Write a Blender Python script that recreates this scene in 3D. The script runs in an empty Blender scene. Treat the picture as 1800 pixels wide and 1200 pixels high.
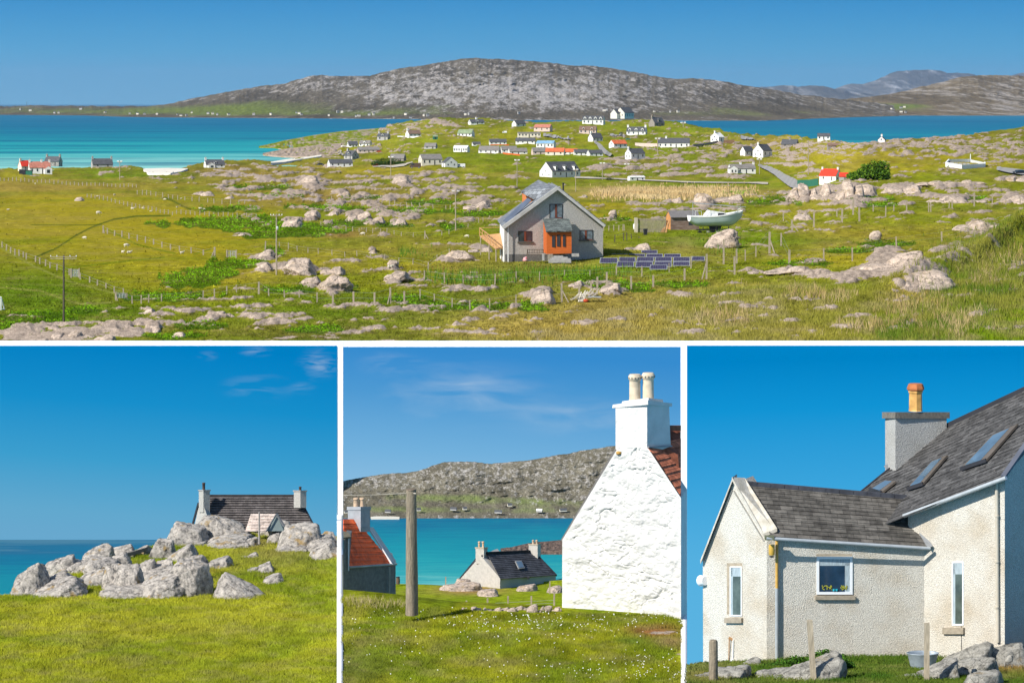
import bpy, bmesh, math, random
import numpy as np
from mathutils import Vector, Matrix
random.seed(7); RNG = np.random.default_rng(11)
sc = bpy.context.scene
COL = sc.collection
USE_HAZE = True

# ------------------------------------------------------------------ camera
F = 4500.0; YH = 183.0; XC = 900.0        # pixels of the 1800 x 1200 photograph
cam_d = bpy.data.cameras.new('camera'); cam = bpy.data.objects.new('camera', cam_d); COL.objects.link(cam)
cam.location = (0, 0, 0); cam.rotation_euler = (math.radians(90), 0, 0)
cam_d.sensor_width = 36; cam_d.lens = 36 * F / 1800.0
cam_d.shift_y = (YH - 600) / 1800.0
cam_d.clip_start = 1.0; cam_d.clip_end = 200000
sc.camera = cam
# ------------------------------------------------------------------ sun and sky
SUN_AZ = math.radians(50); SUN_EL = math.radians(38)   # sun to the left of and behind the camera
SD = Vector((-math.sin(SUN_AZ) * math.cos(SUN_EL), -math.cos(SUN_AZ) * math.cos(SUN_EL), math.sin(SUN_EL)))
sl = bpy.data.lights.new('sun', 'SUN'); sl.energy = 4.6; sl.angle = math.radians(0.5); sl.color = (1.0, 0.95, 0.87)
so = bpy.data.objects.new('sun', sl); COL.objects.link(so)
so.rotation_euler = (-SD).to_track_quat('-Z', 'Y').to_euler()
w = bpy.data.worlds.new('World'); sc.world = w; w.use_nodes = True
nt = w.node_tree; N = nt.nodes; L = nt.links; N.clear()
wo = N.new('ShaderNodeOutputWorld'); bg = N.new('ShaderNodeBackground'); L.new(bg.outputs[0], wo.inputs[0])
sky = N.new('ShaderNodeTexSky'); sky.sky_type = 'NISHITA'; sky.sun_disc = False
sky.sun_elevation = SUN_EL; sky.sun_rotation = math.pi + SUN_AZ
sky.air_density = 1.0; sky.dust_density = 0.3; sky.ozone_density = 2.0
geo = N.new('ShaderNodeTexCoord'); sep = N.new('ShaderNodeSeparateXYZ'); L.new(geo.outputs['Generated'], sep.inputs[0])
ramp = N.new('ShaderNodeValToRGB'); cr = ramp.color_ramp
mr = N.new('ShaderNodeMapRange'); mr.inputs['From Min'].default_value = -0.003; mr.inputs['From Max'].default_value = 0.05
L.new(sep.outputs['Z'], mr.inputs['Value']); L.new(mr.outputs[0], ramp.inputs[0])
SKYK = 8.6
cr.elements[0].position = 0; cr.elements[0].color = (0.120, 0.390, 0.605, 1)
cr.elements[1].position = 1; cr.elements[1].color = (0.000, 0.195, 0.505, 1)
e = cr.elements.new(0.45); e.color = (0.050, 0.320, 0.575, 1)
mul = N.new('ShaderNodeMix'); mul.data_type = 'RGBA'; mul.blend_type = 'MULTIPLY'; mul.inputs[0].default_value = 1
mul.inputs[7].default_value = (SKYK, SKYK, SKYK, 1); L.new(ramp.outputs[0], mul.inputs[6])
mr2 = N.new('ShaderNodeMapRange'); mr2.interpolation_type = 'SMOOTHSTEP'; mr2.inputs['From Min'].default_value = 0.06; mr2.inputs['From Max'].default_value = 0.3
L.new(sep.outputs['Z'], mr2.inputs['Value'])
mx = N.new('ShaderNodeMix'); mx.data_type = 'RGBA'; L.new(mr2.outputs[0], mx.inputs[0]); L.new(mul.outputs[2], mx.inputs[6]); L.new(sky.outputs[0], mx.inputs[7])
L.new(mx.outputs[2], bg.inputs[0]); bg.inputs[1].default_value = 0.10
sc.view_settings.view_transform = 'Standard'; sc.view_settings.look = 'None'
sc.view_settings.exposure = 0.45; sc.view_settings.gamma = 1
sc.cycles.max_bounces = 5; sc.cycles.diffuse_bounces = 2; sc.cycles.glossy_bounces = 2
sc.cycles.transmission_bounces = 4; sc.cycles.transparent_max_bounces = 6; sc.cycles.volume_bounces = 0
sc.cycles.use_denoising = True

# ------------------------------------------------------------------ helpers
def P(px, row, d): return Vector(((px - XC) / F * d, d, -(row - YH) / F * d))
def sst(a, b, x):
    t = np.clip((x - a) / (b - a), 0, 1); return t * t * (3 - 2 * t)
def _hash(ix, iy, iz, seed):
    h = (ix.astype(np.int64) * 374761393 + iy.astype(np.int64) * 668265263 + iz.astype(np.int64) * 2147483647 + seed * 974634777) & 0xffffffff
    h = ((h ^ (h >> 13)) * 1274126177) & 0xffffffff
    return ((h ^ (h >> 16)) & 0xffff).astype(np.float64) / 65535.0
def vnoise(x, y, z=None, seed=0):
    x = np.asarray(x, float); y = np.asarray(y, float); z = np.zeros_like(x) if z is None else np.asarray(z, float)
    ix = np.floor(x); iy = np.floor(y); iz = np.floor(z); fx = x - ix; fy = y - iy; fz = z - iz
    fx = fx * fx * (3 - 2 * fx); fy = fy * fy * (3 - 2 * fy); fz = fz * fz * (3 - 2 * fz)
    def h(a, b, c): return _hash(ix + a, iy + b, iz + c, seed)
    def l(a, b, t): return a + (b - a) * t
    v = l(l(l(h(0,0,0), h(1,0,0), fx), l(h(0,1,0), h(1,1,0), fx), fy), l(l(h(0,0,1), h(1,0,1), fx), l(h(0,1,1), h(1,1,1), fx), fy), fz)
    return v * 2 - 1
def fbm(x, y, z=None, oct=4, seed=0, gain=0.5):
    a = 1.0; s = 0; t = 0; f = 1.0
    for k in range(oct):
        s = s + a * vnoise(x * f + 17.3 * k, y * f - 9.1 * k, None if z is None else z * f + 3.7 * k, seed + k); t += a; a *= gain; f *= 2.03
    return s / t
def tag(o, label=None, cat=None, group=None, kind=None):
    if label: o['label'] = label
    if cat: o['category'] = cat
    if group: o['group'] = group
    if kind: o['kind'] = kind
    return o
def link(o, parent=None):
    COL.objects.link(o)
    if parent is not None: o.parent = parent
    return o
def empty(name, loc=(0, 0, 0), rz=0, label=None, cat=None, group=None):
    o = bpy.data.objects.new(name, None); o.empty_display_size = 0.3; COL.objects.link(o)
    o.location = loc; o.rotation_euler = (0, 0, rz); return tag(o, label, cat, group)
def np_mesh(name, V, Fc, m=None, parent=None, cols=None, smooth=True, rock=None):
    V = np.asarray(V, np.float32); Fc = np.asarray(Fc, np.int32); k = Fc.shape[1]
    me = bpy.data.meshes.new(name); me.vertices.add(len(V)); me.vertices.foreach_set('co', V.ravel())
    me.loops.add(Fc.size); me.loops.foreach_set('vertex_index', Fc.ravel())
    me.polygons.add(len(Fc)); me.polygons.foreach_set('loop_start', np.arange(0, Fc.size, k, dtype=np.int32))
    me.polygons.foreach_set('loop_total', np.full(len(Fc), k, np.int32))
    me.update(calc_edges=True)
    if smooth: me.polygons.foreach_set('use_smooth', np.ones(len(Fc), bool))
    if cols is not None:
        a = me.color_attributes.new('col', 'FLOAT_COLOR', 'POINT')
        c = np.ones((len(V), 4), np.float32); c[:, :3] = cols; a.data.foreach_set('color', c.ravel())
    if rock is not None:
        a = me.attributes.new('rock', 'FLOAT', 'POINT'); a.data.foreach_set('value', np.asarray(rock, np.float32))
    if m: me.materials.append(m)
    return link(bpy.data.objects.new(name, me), parent)
def grid_faces(nr, nc):
    i = np.arange(nr - 1)[:, None] * nc + np.arange(nc - 1)[None, :]
    return np.stack([i, i + 1, i + nc + 1, i + nc], -1).reshape(-1, 4)

class MB:
    """collects simple shapes into one mesh"""
    def __init__(s): s.v = []; s.f = []; s.sm = []
    def add(s, vs, fs, smooth=False):
        b = len(s.v); s.v += [Vector(v) for v in vs]; s.f += [[b + i for i in f] for f in fs]; s.sm += [smooth] * len(fs); return s
    def box(s, x0, x1, y0, y1, z0, z1, M=None):
        vs = [Vector((x, y, z)) for z in (z0, z1) for y in (y0, y1) for x in (x0, x1)]
        if M is not None: vs = [M @ v for v in vs]
        return s.add(vs, [(0,2,3,1),(4,5,7,6),(0,1,5,4),(2,6,7,3),(0,4,6,2),(1,3,7,5)])
    def hexa(s, p):   # 8 corner points: bottom 4 ring, top 4 ring
        return s.add(p, [(3,2,1,0),(4,5,6,7),(0,1,5,4),(1,2,6,5),(2,3,7,6),(3,0,4,7)])
    def prism(s, poly, off):  # polygon (3d points) pushed by a vector
        n = len(poly); off = Vector(off); a = [Vector(q) for q in poly]
        return s.add(a + [q + off for q in a], [tuple(range(n)), tuple(range(2*n-1, n-1, -1))] + [(i, i+n, (i+1) % n + n, (i+1) % n) for i in range(n)])
    def bar(s, a, b, r, n=6, r2=None, caps=True, smooth=True):
        a = Vector(a); b = Vector(b); r2 = r if r2 is None else r2
        q = (b - a).to_track_quat('Z', 'Y'); vs = []
        for (c, rr) in ((a, r), (b, r2)):
            for k in range(n):
                t = 2 * math.pi * (k + .5) / n; vs.append(c + q @ Vector((math.cos(t) * rr, math.sin(t) * rr, 0)))
        s.add(vs, [(k, (k+1) % n, (k+1) % n + n, k + n) for k in range(n)], smooth)
        if caps: s.add(vs, [tuple(range(n-1, -1, -1)), tuple(range(n, 2*n))])
        return s
    def beam(s, a, b, wd, ht):   # rectangular bar
        a = Vector(a); b = Vector(b); d = (b - a).normalized(); up = Vector((0, 0, 1))
        if abs(d.z) > .95: up = Vector((0, 1, 0))
        u = d.cross(up).normalized() * wd / 2; v = u.cross(d).normalized() * ht / 2
        return s.hexa([a-u-v, a+u-v, a+u+v, a-u+v, b-u-v, b+u-v, b+u+v, b-u+v])
    def lathe(s, c, prof, n=16, smooth=True):
        c = Vector(c); vs = []
        for (r, z) in prof:
            for k in range(n):
                t = 2 * math.pi * k / n; vs.append(c + Vector((r * math.cos(t), r * math.sin(t), z)))
        m = len(prof)
        s.add(vs, [(j*n+k, j*n+(k+1) % n, (j+1)*n+(k+1) % n, (j+1)*n+k) for j in range(m-1) for k in range(n)], smooth)
        s.add(vs, [tuple(range(n-1, -1, -1)), tuple(range((m-1)*n, m*n))]); return s
    def mesh(s, name, m):
        me = bpy.data.meshes.new(name); me.from_pydata([tuple(v) for v in s.v], [], s.f)
        for p, k in zip(me.polygons, s.sm): p.use_smooth = k
        bm = bmesh.new(); bm.from_mesh(me); bmesh.ops.remove_doubles(bm, verts=bm.verts, dist=1e-5) if False else None
        bmesh.ops.recalc_face_normals(bm, faces=bm.faces); bm.to_mesh(me); bm.free()
        if m: me.materials.append(m)
        return me
    def build(s, name, m, parent=None):
        return link(bpy.data.objects.new(name, s.mesh(name, m)), parent)
def copy_tree(o, parent=None):
    c = o.copy(); COL.objects.link(c); c.parent = parent
    for ch in list(o.children): copy_tree(ch, c)
    return c

# ------------------------------------------------------------------ materials
MATS = {}
def mat(name, col, rough=0.85, var=0.15, scale=1.0, bump=0.0, bscale=None, spec=0.3, metal=0.0, col2=None, stretch=None, detail=6):
    if name in MATS: return MATS[name]
    m = bpy.data.materials.new(name); m.use_nodes = True; nt = m.node_tree; N = nt.nodes; L = nt.links
    p = N['Principled BSDF']; p.inputs['Roughness'].default_value = rough; p.inputs['Specular IOR Level'].default_value = spec
    p.inputs['Metallic'].default_value = metal
    tc = N.new('ShaderNodeTexCoord'); mp = N.new('ShaderNodeMapping'); L.new(tc.outputs['Object'], mp.inputs[0])
    if stretch: mp.inputs['Scale'].default_value = stretch
    nz = N.new('ShaderNodeTexNoise'); nz.inputs['Scale'].default_value = scale; nz.inputs['Detail'].default_value = detail
    L.new(mp.outputs[0], nz.inputs[0])
    mr = N.new('ShaderNodeMapRange'); mr.inputs['From Min'].default_value = .33; mr.inputs['From Max'].default_value = .67
    L.new(nz.outputs[0], mr.inputs[0])
    mi = N.new('ShaderNodeMix'); mi.data_type = 'RGBA'; L.new(mr.outputs[0], mi.inputs[0])
    a = [max(0, c * (1 - var)) for c in col]; b = list(col2) if col2 else [min(1, c * (1 + var)) for c in col]
    mi.inputs[6].default_value = (*a, 1); mi.inputs[7].default_value = (*b, 1); L.new(mi.outputs[2], p.inputs['Base Color'])
    if bump:
        n2 = N.new('ShaderNodeTexNoise'); n2.inputs['Scale'].default_value = bscale or scale * 3; n2.inputs['Detail'].default_value = 4
        L.new(tc.outputs['Object'], n2.inputs[0]); bp = N.new('ShaderNodeBump'); bp.inputs['Strength'].default_value = 0.9
        bp.inputs['Distance'].default_value = bump; L.new(n2.outputs[0], bp.inputs['Height']); L.new(bp.outputs[0], p.inputs['Normal'])
    MATS[name] = m; return m
def roof_mat(name, col, course, tile=0.0, var=0.35, gap=0.5, rough=.8, bump=.02, axis='Z', patch=1.2):
    """slates or tiles: courses stepping up the slope (by height) with random tone per slate"""
    if name in MATS: return MATS[name]
    m = bpy.data.materials.new(name); m.use_nodes = True; nt = m.node_tree; N = nt.nodes; L = nt.links; p = N['Principled BSDF']
    p.inputs['Roughness'].default_value = rough; p.inputs['Specular IOR Level'].default_value = .3
    tc = N.new('ShaderNodeTexCoord')
    # brick texture mapped by (u, height): object X and Z
    sp = N.new('ShaderNodeSeparateXYZ'); L.new(tc.outputs['UV'], sp.inputs[0])
    cb = N.new('ShaderNodeCombineXYZ'); L.new(sp.outputs['X'], cb.inputs['X']); L.new(sp.outputs['Y'], cb.inputs['Y'])
    br = N.new('ShaderNodeTexBrick'); L.new(cb.outputs[0], br.inputs['Vector']); br.inputs['Scale'].default_value = 1
    br.inputs['Row Height'].default_value = course; br.inputs['Brick Width'].default_value = tile or 1000
    br.inputs['Mortar Size'].default_value = course * 0.07 * gap * 2; br.inputs['Mortar Smooth'].default_value = .3; br.inputs['Bias'].default_value = 0
    br.inputs['Color1'].default_value = (*[c * (1 - var) for c in col], 1); br.inputs['Color2'].default_value = (*[min(1, c * (1 + var)) for c in col], 1)
    br.inputs['Mortar'].default_value = (*[c * .25 for c in col], 1)
    nz = N.new('ShaderNodeTexNoise'); nz.inputs['Scale'].default_value = patch; nz.inputs['Detail'].default_value = 8; nz.inputs['Roughness'].default_value = .65; L.new(tc.outputs['Object'], nz.inputs[0])
    mr = N.new('ShaderNodeMapRange'); mr.inputs['From Min'].default_value = .3; mr.inputs['From Max'].default_value = .7; mr.inputs['To Min'].default_value = .65; mr.inputs['To Max'].default_value = 1.4
    L.new(nz.outputs[0], mr.inputs[0])
    mi = N.new('ShaderNodeMix'); mi.data_type = 'RGBA'; mi.blend_type = 'MULTIPLY'; mi.inputs[0].default_value = 1
    L.new(br.outputs['Color'], mi.inputs[6]); L.new(mr.outputs[0], mi.inputs[7]); L.new(mi.outputs[2], p.inputs['Base Color'])
    # each course is a shallow wedge
    dv = N.new('ShaderNodeMath'); dv.operation = 'DIVIDE'; L.new(sp.outputs['Y'], dv.inputs[0]); dv.inputs[1].default_value = course
    fr = N.new('ShaderNodeMath'); fr.operation = 'FRACT'; L.new(dv.outputs[0], fr.inputs[0])
    iv = N.new('ShaderNodeMath'); iv.operation = 'SUBTRACT'; iv.inputs[0].default_value = 1; L.new(fr.outputs[0], iv.inputs[1])
    bp = N.new('ShaderNodeBump'); bp.inputs['Strength'].default_value = 1; bp.inputs['Distance'].default_value = bump; L.new(iv.outputs[0], bp.inputs['Height']); L.new(bp.outputs[0], p.inputs['Normal'])
    MATS[name] = m; return m
def uv_slope(o, origin, udir, vdir):
    me = o.data; uv = me.uv_layers.new(name='UVMap'); u = Vector(udir).normalized(); v = Vector(vdir).normalized(); o0 = Vector(origin)
    for lp in me.loops:
        c = me.vertices[lp.vertex_index].co - o0; uv.data[lp.index].uv = (c.dot(u) + 500, c.dot(v) + 50)
    return o
def rock_mat(name, light, dark, s, moss=0.0, bumpd=.05):
    if name in MATS: return MATS[name]
    m = bpy.data.materials.new(name); m.use_nodes = True; nt = m.node_tree; N = nt.nodes; L = nt.links; p = N['Principled BSDF']
    p.inputs['Roughness'].default_value = .95; p.inputs['Specular IOR Level'].default_value = .15
    tc = N.new('ShaderNodeTexCoord'); gm = N.new('ShaderNodeNewGeometry')
    def nz(sc_, det, ro=.6, src='Position'):
        n = N.new('ShaderNodeTexNoise'); n.inputs['Scale'].default_value = sc_; n.inputs['Detail'].default_value = det; n.inputs['Roughness'].default_value = ro
        L.new(gm.outputs[src], n.inputs[0]); return n
    a = nz(1.6 * s, 9, .72); b = nz(11 * s, 5, .7); c = nz(.6 * s, 3)
    r = N.new('ShaderNodeValToRGB'); L.new(a.outputs[0], r.inputs[0]); e = r.color_ramp.elements
    e[0].position = .36; e[0].color = (*dark, 1); e[1].position = .62; e[1].color = (*light, 1)
    mid = r.color_ramp.elements.new(.48); mid.color = (*[(x * .6 + y * .4) for x, y in zip(light, dark)], 1)
    r2 = N.new('ShaderNodeMapRange'); r2.inputs['From Min'].default_value = .35; r2.inputs['From Max'].default_value = .65; r2.inputs['To Min'].default_value = .7; r2.inputs['To Max'].default_value = 1.22
    L.new(b.outputs[0], r2.inputs[0])
    mi = N.new('ShaderNodeMix'); mi.data_type = 'RGBA'; mi.blend_type = 'MULTIPLY'; mi.inputs[0].default_value = 1; L.new(r.outputs[0], mi.inputs[6]); L.new(r2.outputs[0], mi.inputs[7])
    vo = N.new('ShaderNodeTexVoronoi'); vo.feature = 'DISTANCE_TO_EDGE'; vo.inputs['Scale'].default_value = 1.1 * s
    ad = N.new('ShaderNodeVectorMath'); ad.operation = 'ADD'; ms = N.new('ShaderNodeVectorMath'); ms.operation = 'SCALE'; ms.inputs['Scale'].default_value = .9 / s
    L.new(c.outputs['Color'], ms.inputs[0]); L.new(gm.outputs['Position'], ad.inputs[0]); L.new(ms.outputs[0], ad.inputs[1]); L.new(ad.outputs[0], vo.inputs['Vector'])
    cm = N.new('ShaderNodeMapRange'); cm.inputs['From Min'].default_value = 0.0; cm.inputs['From Max'].default_value = .03; cm.inputs['To Min'].default_value = .45
    L.new(vo.outputs['Distance'], cm.inputs[0])
    m2 = N.new('ShaderNodeMix'); m2.data_type = 'RGBA'; m2.blend_type = 'MULTIPLY'; m2.inputs[0].default_value = 1; L.new(mi.outputs[2], m2.inputs[6]); L.new(cm.outputs[0], m2.inputs[7])
    out = m2.outputs[2]
    if moss:
        mm = N.new('ShaderNodeMapRange'); mm.inputs['From Min'].default_value = .60; mm.inputs['From Max'].default_value = .68; mm.inputs['To Max'].default_value = moss
        L.new(c.outputs[0], mm.inputs[0]); m3 = N.new('ShaderNodeMix'); m3.data_type = 'RGBA'; L.new(mm.outputs[0], m3.inputs[0]); L.new(out, m3.inputs[6]); m3.inputs[7].default_value = (.30, .20, .07, 1); out = m3.outputs[2]
    L.new(out, p.inputs['Base Color'])
    bp = N.new('ShaderNodeBump'); bp.inputs['Strength'].default_value = 1; bp.inputs['Distance'].default_value = bumpd
    su = N.new('ShaderNodeMath'); su.operation = 'ADD'; L.new(a.outputs[0], su.inputs[0]); mu = N.new('ShaderNodeMath'); mu.operation = 'MULTIPLY'; mu.inputs[1].default_value = .35
    L.new(cm.outputs[0], mu.inputs[0]); L.new(mu.outputs[0], su.inputs[1]); s3 = N.new('ShaderNodeMath'); s3.operation = 'MULTIPLY_ADD'; L.new(b.outputs[0], s3.inputs[0]); s3.inputs[1].default_value = .4; L.new(su.outputs[0], s3.inputs[2])
    L.new(s3.outputs[0], bp.inputs['Height']); L.new(bp.outputs[0], p.inputs['Normal'])
    MATS[name] = m; return m
def ground_mat(name, s, rockc=(.53, .42, .33), dry=(.30, .22, .09), dryamt=.35, bumpd=.06, rocks=True):
    """grass whose base colour comes from the 'col' attribute, with noise, and bare rock where 'rock' is high"""
    m = bpy.data.materials.new(name); m.use_nodes = True; nt = m.node_tree; N = nt.nodes; L = nt.links; p = N['Principled BSDF']
    p.inputs['Roughness'].default_value = .95; p.inputs['Specular IOR Level'].default_value = 0
    gm = N.new('ShaderNodeNewGeometry'); at = N.new('ShaderNodeAttribute'); at.attribute_name = 'col'; ar = N.new('ShaderNodeAttribute'); ar.attribute_name = 'rock'
    def nz(sc_, det, ro=.6):
        n = N.new('ShaderNodeTexNoise'); n.inputs['Scale'].default_value = sc_; n.inputs['Detail'].default_value = det; n.inputs['Roughness'].default_value = ro
        L.new(gm.outputs['Position'], n.inputs[0]); return n
    def rng(src, a, b, c, d):
        q = N.new('ShaderNodeMapRange'); q.inputs['From Min'].default_value = a; q.inputs['From Max'].default_value = b; q.inputs['To Min'].default_value = c; q.inputs['To Max'].default_value = d
        L.new(src, q.inputs[0]); return q.outputs[0]
    def mix(f, a, b, mode='MIX'):
        q = N.new('ShaderNodeMix'); q.data_type = 'RGBA'; q.blend_type = mode
        if isinstance(f, float): q.inputs[0].default_value = f
        else: L.new(f, q.inputs[0])
        for i, x in ((6, a), (7, b)):
            if isinstance(x, tuple): q.inputs[i].default_value = (*x, 1)
            else: L.new(x, q.inputs[i])
        return q.outputs[2]
    n1 = nz(.9 * s, 8, .7); n2 = nz(7 * s, 4, .7); n3 = nz(.18 * s, 5, .6)
    c = mix(1.0, at.outputs['Color'], rng(n1.outputs[0], .3, .7, .45, 1.5), 'MULTIPLY')
    c = mix(1.0, c, rng(n2.outputs[0], .32, .68, .6, 1.4), 'MULTIPLY')
    c = mix(rng(n3.outputs[0], .5, .72, 0, dryamt), c, dry)
    if rocks:
        rn = nz(1.3 * s, 9, .75)
        ad = N.new('ShaderNodeMath'); ad.operation = 'ADD'; L.new(rn.outputs[0], ad.inputs[0]); L.new(ar.outputs['Fac'], ad.inputs[1])
        rc = mix(1.0, mix(rng(n1.outputs[0], .35, .65, 0, 1), tuple(x * .5 for x in rockc), rockc), rng(n2.outputs[0], .3, .7, .6, 1.3), 'MULTIPLY')
        vo = N.new('ShaderNodeTexVoronoi'); vo.feature = 'DISTANCE_TO_EDGE'; mp = N.new('ShaderNodeMapping'); mp.inputs['Scale'].default_value = (.55 * s, .22 * s, 1.1 * s); ws = N.new('ShaderNodeVectorMath'); ws.operation = 'MULTIPLY_ADD'; L.new(n3.outputs['Color'], ws.inputs[0]); ws.inputs[1].default_value = (6, 6, 3); L.new(gm.outputs['Position'], ws.inputs[2]); L.new(ws.outputs[0], mp.inputs[0]); L.new(mp.outputs[0], vo.inputs['Vector'])
        rc = mix(1.0, rc, rng(vo.outputs['Distance'], 0, .05, .4, 1), 'MULTIPLY')
        c = mix(rng(ad.outputs[0], .98, 1.02, 0, 1), c, rc)
    L.new(c, p.inputs['Base Color'])
    bp = N.new('ShaderNodeBump'); bp.inputs['Strength'].default_value = .9; bp.inputs['Distance'].default_value = bumpd
    a2 = N.new('ShaderNodeMath'); a2.operation = 'ADD'; L.new(n1.outputs[0], a2.inputs[0]); L.new(n2.outputs[0], a2.inputs[1]); L.new(a2.outputs[0], bp.inputs['Height']); L.new(bp.outputs[0], p.inputs['Normal'])
    return m
def water_mat(name, stops, axis_from, axis_to, sx, sy, streak=(.004, .08, .165), amt=.5):
    """sea colour by depth of the water (distance from the shore) with darker weed streaks"""
    m = bpy.data.materials.new(name); m.use_nodes = True; nt = m.node_tree; N = nt.nodes; L = nt.links; p = N['Principled BSDF']
    p.inputs['Roughness'].default_value = .5; p.inputs['Specular IOR Level'].default_value = .02
    gm = N.new('ShaderNodeNewGeometry'); sp = N.new('ShaderNodeSeparateXYZ'); L.new(gm.outputs['Position'], sp.inputs[0])
    iv = N.new('ShaderNodeMath'); iv.operation = 'DIVIDE'; iv.inputs[0].default_value = 1000; L.new(sp.outputs['Y'], iv.inputs[1])
    mr = N.new('ShaderNodeMapRange'); mr.inputs['From Min'].default_value = 1000 / axis_from; mr.inputs['From Max'].default_value = 1000 / axis_to; L.new(iv.outputs[0], mr.inputs[0])
    mp = N.new('ShaderNodeMapping'); mp.inputs['Scale'].default_value = (sx, sy, 1); L.new(gm.outputs['Position'], mp.inputs[0])
    nz = N.new('ShaderNodeTexNoise'); nz.inputs['Scale'].default_value = 1; nz.inputs['Detail'].default_value = 6; nz.inputs['Roughness'].default_value = .6; L.new(mp.outputs[0], nz.inputs[0])
    of = N.new('ShaderNodeMath'); of.operation = 'MULTIPLY_ADD'; L.new(nz.outputs[0], of.inputs[0]); of.inputs[1].default_value = .7; L.new(mr.outputs[0], of.inputs[2])
    of2 = N.new('ShaderNodeMath'); of2.operation = 'SUBTRACT'; L.new(of.outputs[0], of2.inputs[0]); of2.inputs[1].default_value = .35
    r = N.new('ShaderNodeValToRGB'); L.new(of2.outputs[0], r.inputs[0]); e = r.color_ramp.elements
    e[0].position = stops[0][0]; e[0].color = (*stops[0][1], 1); e[1].position = stops[-1][0]; e[1].color = (*stops[-1][1], 1)
    for q, c in stops[1:-1]: x = e.new(q); x.color = (*c, 1)
    n2 = N.new('ShaderNodeTexNoise'); n2.inputs['Scale'].default_value = 1.7; n2.inputs['Detail'].default_value = 7; n2.inputs['Roughness'].default_value = .7; L.new(mp.outputs[0], n2.inputs[0])
    m2 = N.new('ShaderNodeMapRange'); m2.inputs['From Min'].default_value = .50; m2.inputs['From Max'].default_value = .62; m2.inputs['To Max'].default_value = amt; L.new(n2.outputs[0], m2.inputs[0])
    mi = N.new('ShaderNodeMix'); mi.data_type = 'RGBA'; L.new(m2.outputs[0], mi.inputs[0]); L.new(r.outputs[0], mi.inputs[6]); mi.inputs[7].default_value = (*streak, 1)
    L.new(mi.outputs[2], p.inputs['Base Color'])
    n3 = N.new('ShaderNodeTexNoise'); n3.inputs['Scale'].default_value = 40; n3.inputs['Detail'].default_value = 3; L.new(mp.outputs[0], n3.inputs[0])
    bp = N.new('ShaderNodeBump'); bp.inputs['Strength'].default_value = .5; bp.inputs['Distance'].default_value = .3 / max(sy, .01) * .02; L.new(n3.outputs[0], bp.inputs['Height']); L.new(bp.outputs[0], p.inputs['Normal'])
    return m
def attr_mat(name, rough=.9, soft=.6, trans=0.0, var=.2, s=3.0):
    m = bpy.data.materials.new(name); m.use_nodes = True; N = m.node_tree.nodes; L = m.node_tree.links; p = N['Principled BSDF']
    p.inputs['Roughness'].default_value = rough; p.inputs['Specular IOR Level'].default_value = 0
    at = N.new('ShaderNodeAttribute'); at.attribute_name = 'col'; L.new(at.outputs['Color'], p.inputs['Base Color'])
    g = N.new('ShaderNodeNewGeometry'); vm = N.new('ShaderNodeVectorMath'); vm.operation = 'MULTIPLY_ADD'; L.new(g.outputs['Normal'], vm.inputs[0]); vm.inputs[1].default_value = (soft, soft, soft); vm.inputs[2].default_value = (0, 0, 1 - soft * .6)
    nn = N.new('ShaderNodeVectorMath'); nn.operation = 'NORMALIZE'; L.new(vm.outputs[0], nn.inputs[0]); L.new(nn.outputs[0], p.inputs['Normal']); return m
GLASS = mat('window_glass', (.03, .045, .06), rough=.08, var=.4, scale=1.2, spec=.8)
GLASSC = mat('curtained_glass', (.16, .21, .24), rough=.12, var=.45, scale=2.2, spec=.7)
WHITE = mat('white_render', (.78, .77, .73), var=.05, scale=.8, bump=.01, bscale=6)
WPAINT = mat('white_paint', (.82, .82, .80), rough=.5, var=.04, scale=2)
GREYR = mat('grey_harling', (.40, .385, .36), var=.12, scale=9, bump=.03, bscale=14)
WOOD = mat('weathered_timber', (.34,.285,.205), var=.3, scale=6, bump=.01, bscale=30, stretch=(4, 4, .6))
DWOOD = mat('dark_pole_timber', (.085, .07, .05), var=.3, scale=6, stretch=(4, 4, .6))
METAL = mat('galvanised_metal', (.5, .52, .53), rough=.45, var=.15, scale=5, metal=.5)
DARK = mat('dark_paint', (.03, .03, .035), rough=.5)
# ================================================================== UPPER PANORAMA: land, sea, hills
T_MID = [(206,2800),(215,2550),(230,2200),(250,1800),(270,1500),(290,1230),(310,1000),(340,730),(370,540),(400,425),(430,350),(460,300),(490,270),(520,240),(560,212),(606,197)]
T_LEFT = [(206,4300),(225,3500),(240,2700),(252,2240),(262,1960),(274,1700),(283,1540),(292,1420),(300,1300),(310,1090),(320,950),(340,760),(370,548),(400,425),(430,350),(460,300),(490,270),(520,240),(560,212),(606,197)]
T_RIGHT = [(206,1500),(220,1260),(235,1110),(250,990),(270,870),(290,770),(310,690),(340,580),(370,480),(400,405),(430,340),(460,295),(490,262),(520,236),(560,212),(606,197)]
def tab(t, row): return np.exp(np.interp(row, [a for a, b in t], [math.log(b) for a, b in t]))
def depthA(px, row):
    px = np.asarray(px, float); row = np.asarray(row, float)
    wl = 1 - sst(560, 780, px); wr = sst(1330, 1520, px)
    d = tab(T_MID, row) * (1 - wl - wr) + tab(T_LEFT, row) * wl + tab(T_RIGHT, row) * wr
    # the near hillside (lower right) is closer than the dip behind its edge
    edge = np.interp(px, [780, 900, 1000, 1250, 1400, 1540, 1640, 1720, 1800, 1900], [600, 590, 556, 500, 492, 500, 470, 440, 385, 340])
    near = 197 + (606 - row) * .30
    k = sst(-4, 12, row - edge) * sst(780, 900, px)
    return d * (1 - k) + np.minimum(near, d) * k
def nearmask(px, row):
    edge = np.interp(px, [780, 900, 1000, 1250, 1400, 1540, 1640, 1720, 1800, 1900], [600, 590, 556, 500, 492, 500, 470, 440, 385, 340])
    return sst(-2, 14, row - edge) * sst(780, 900, px)
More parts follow.
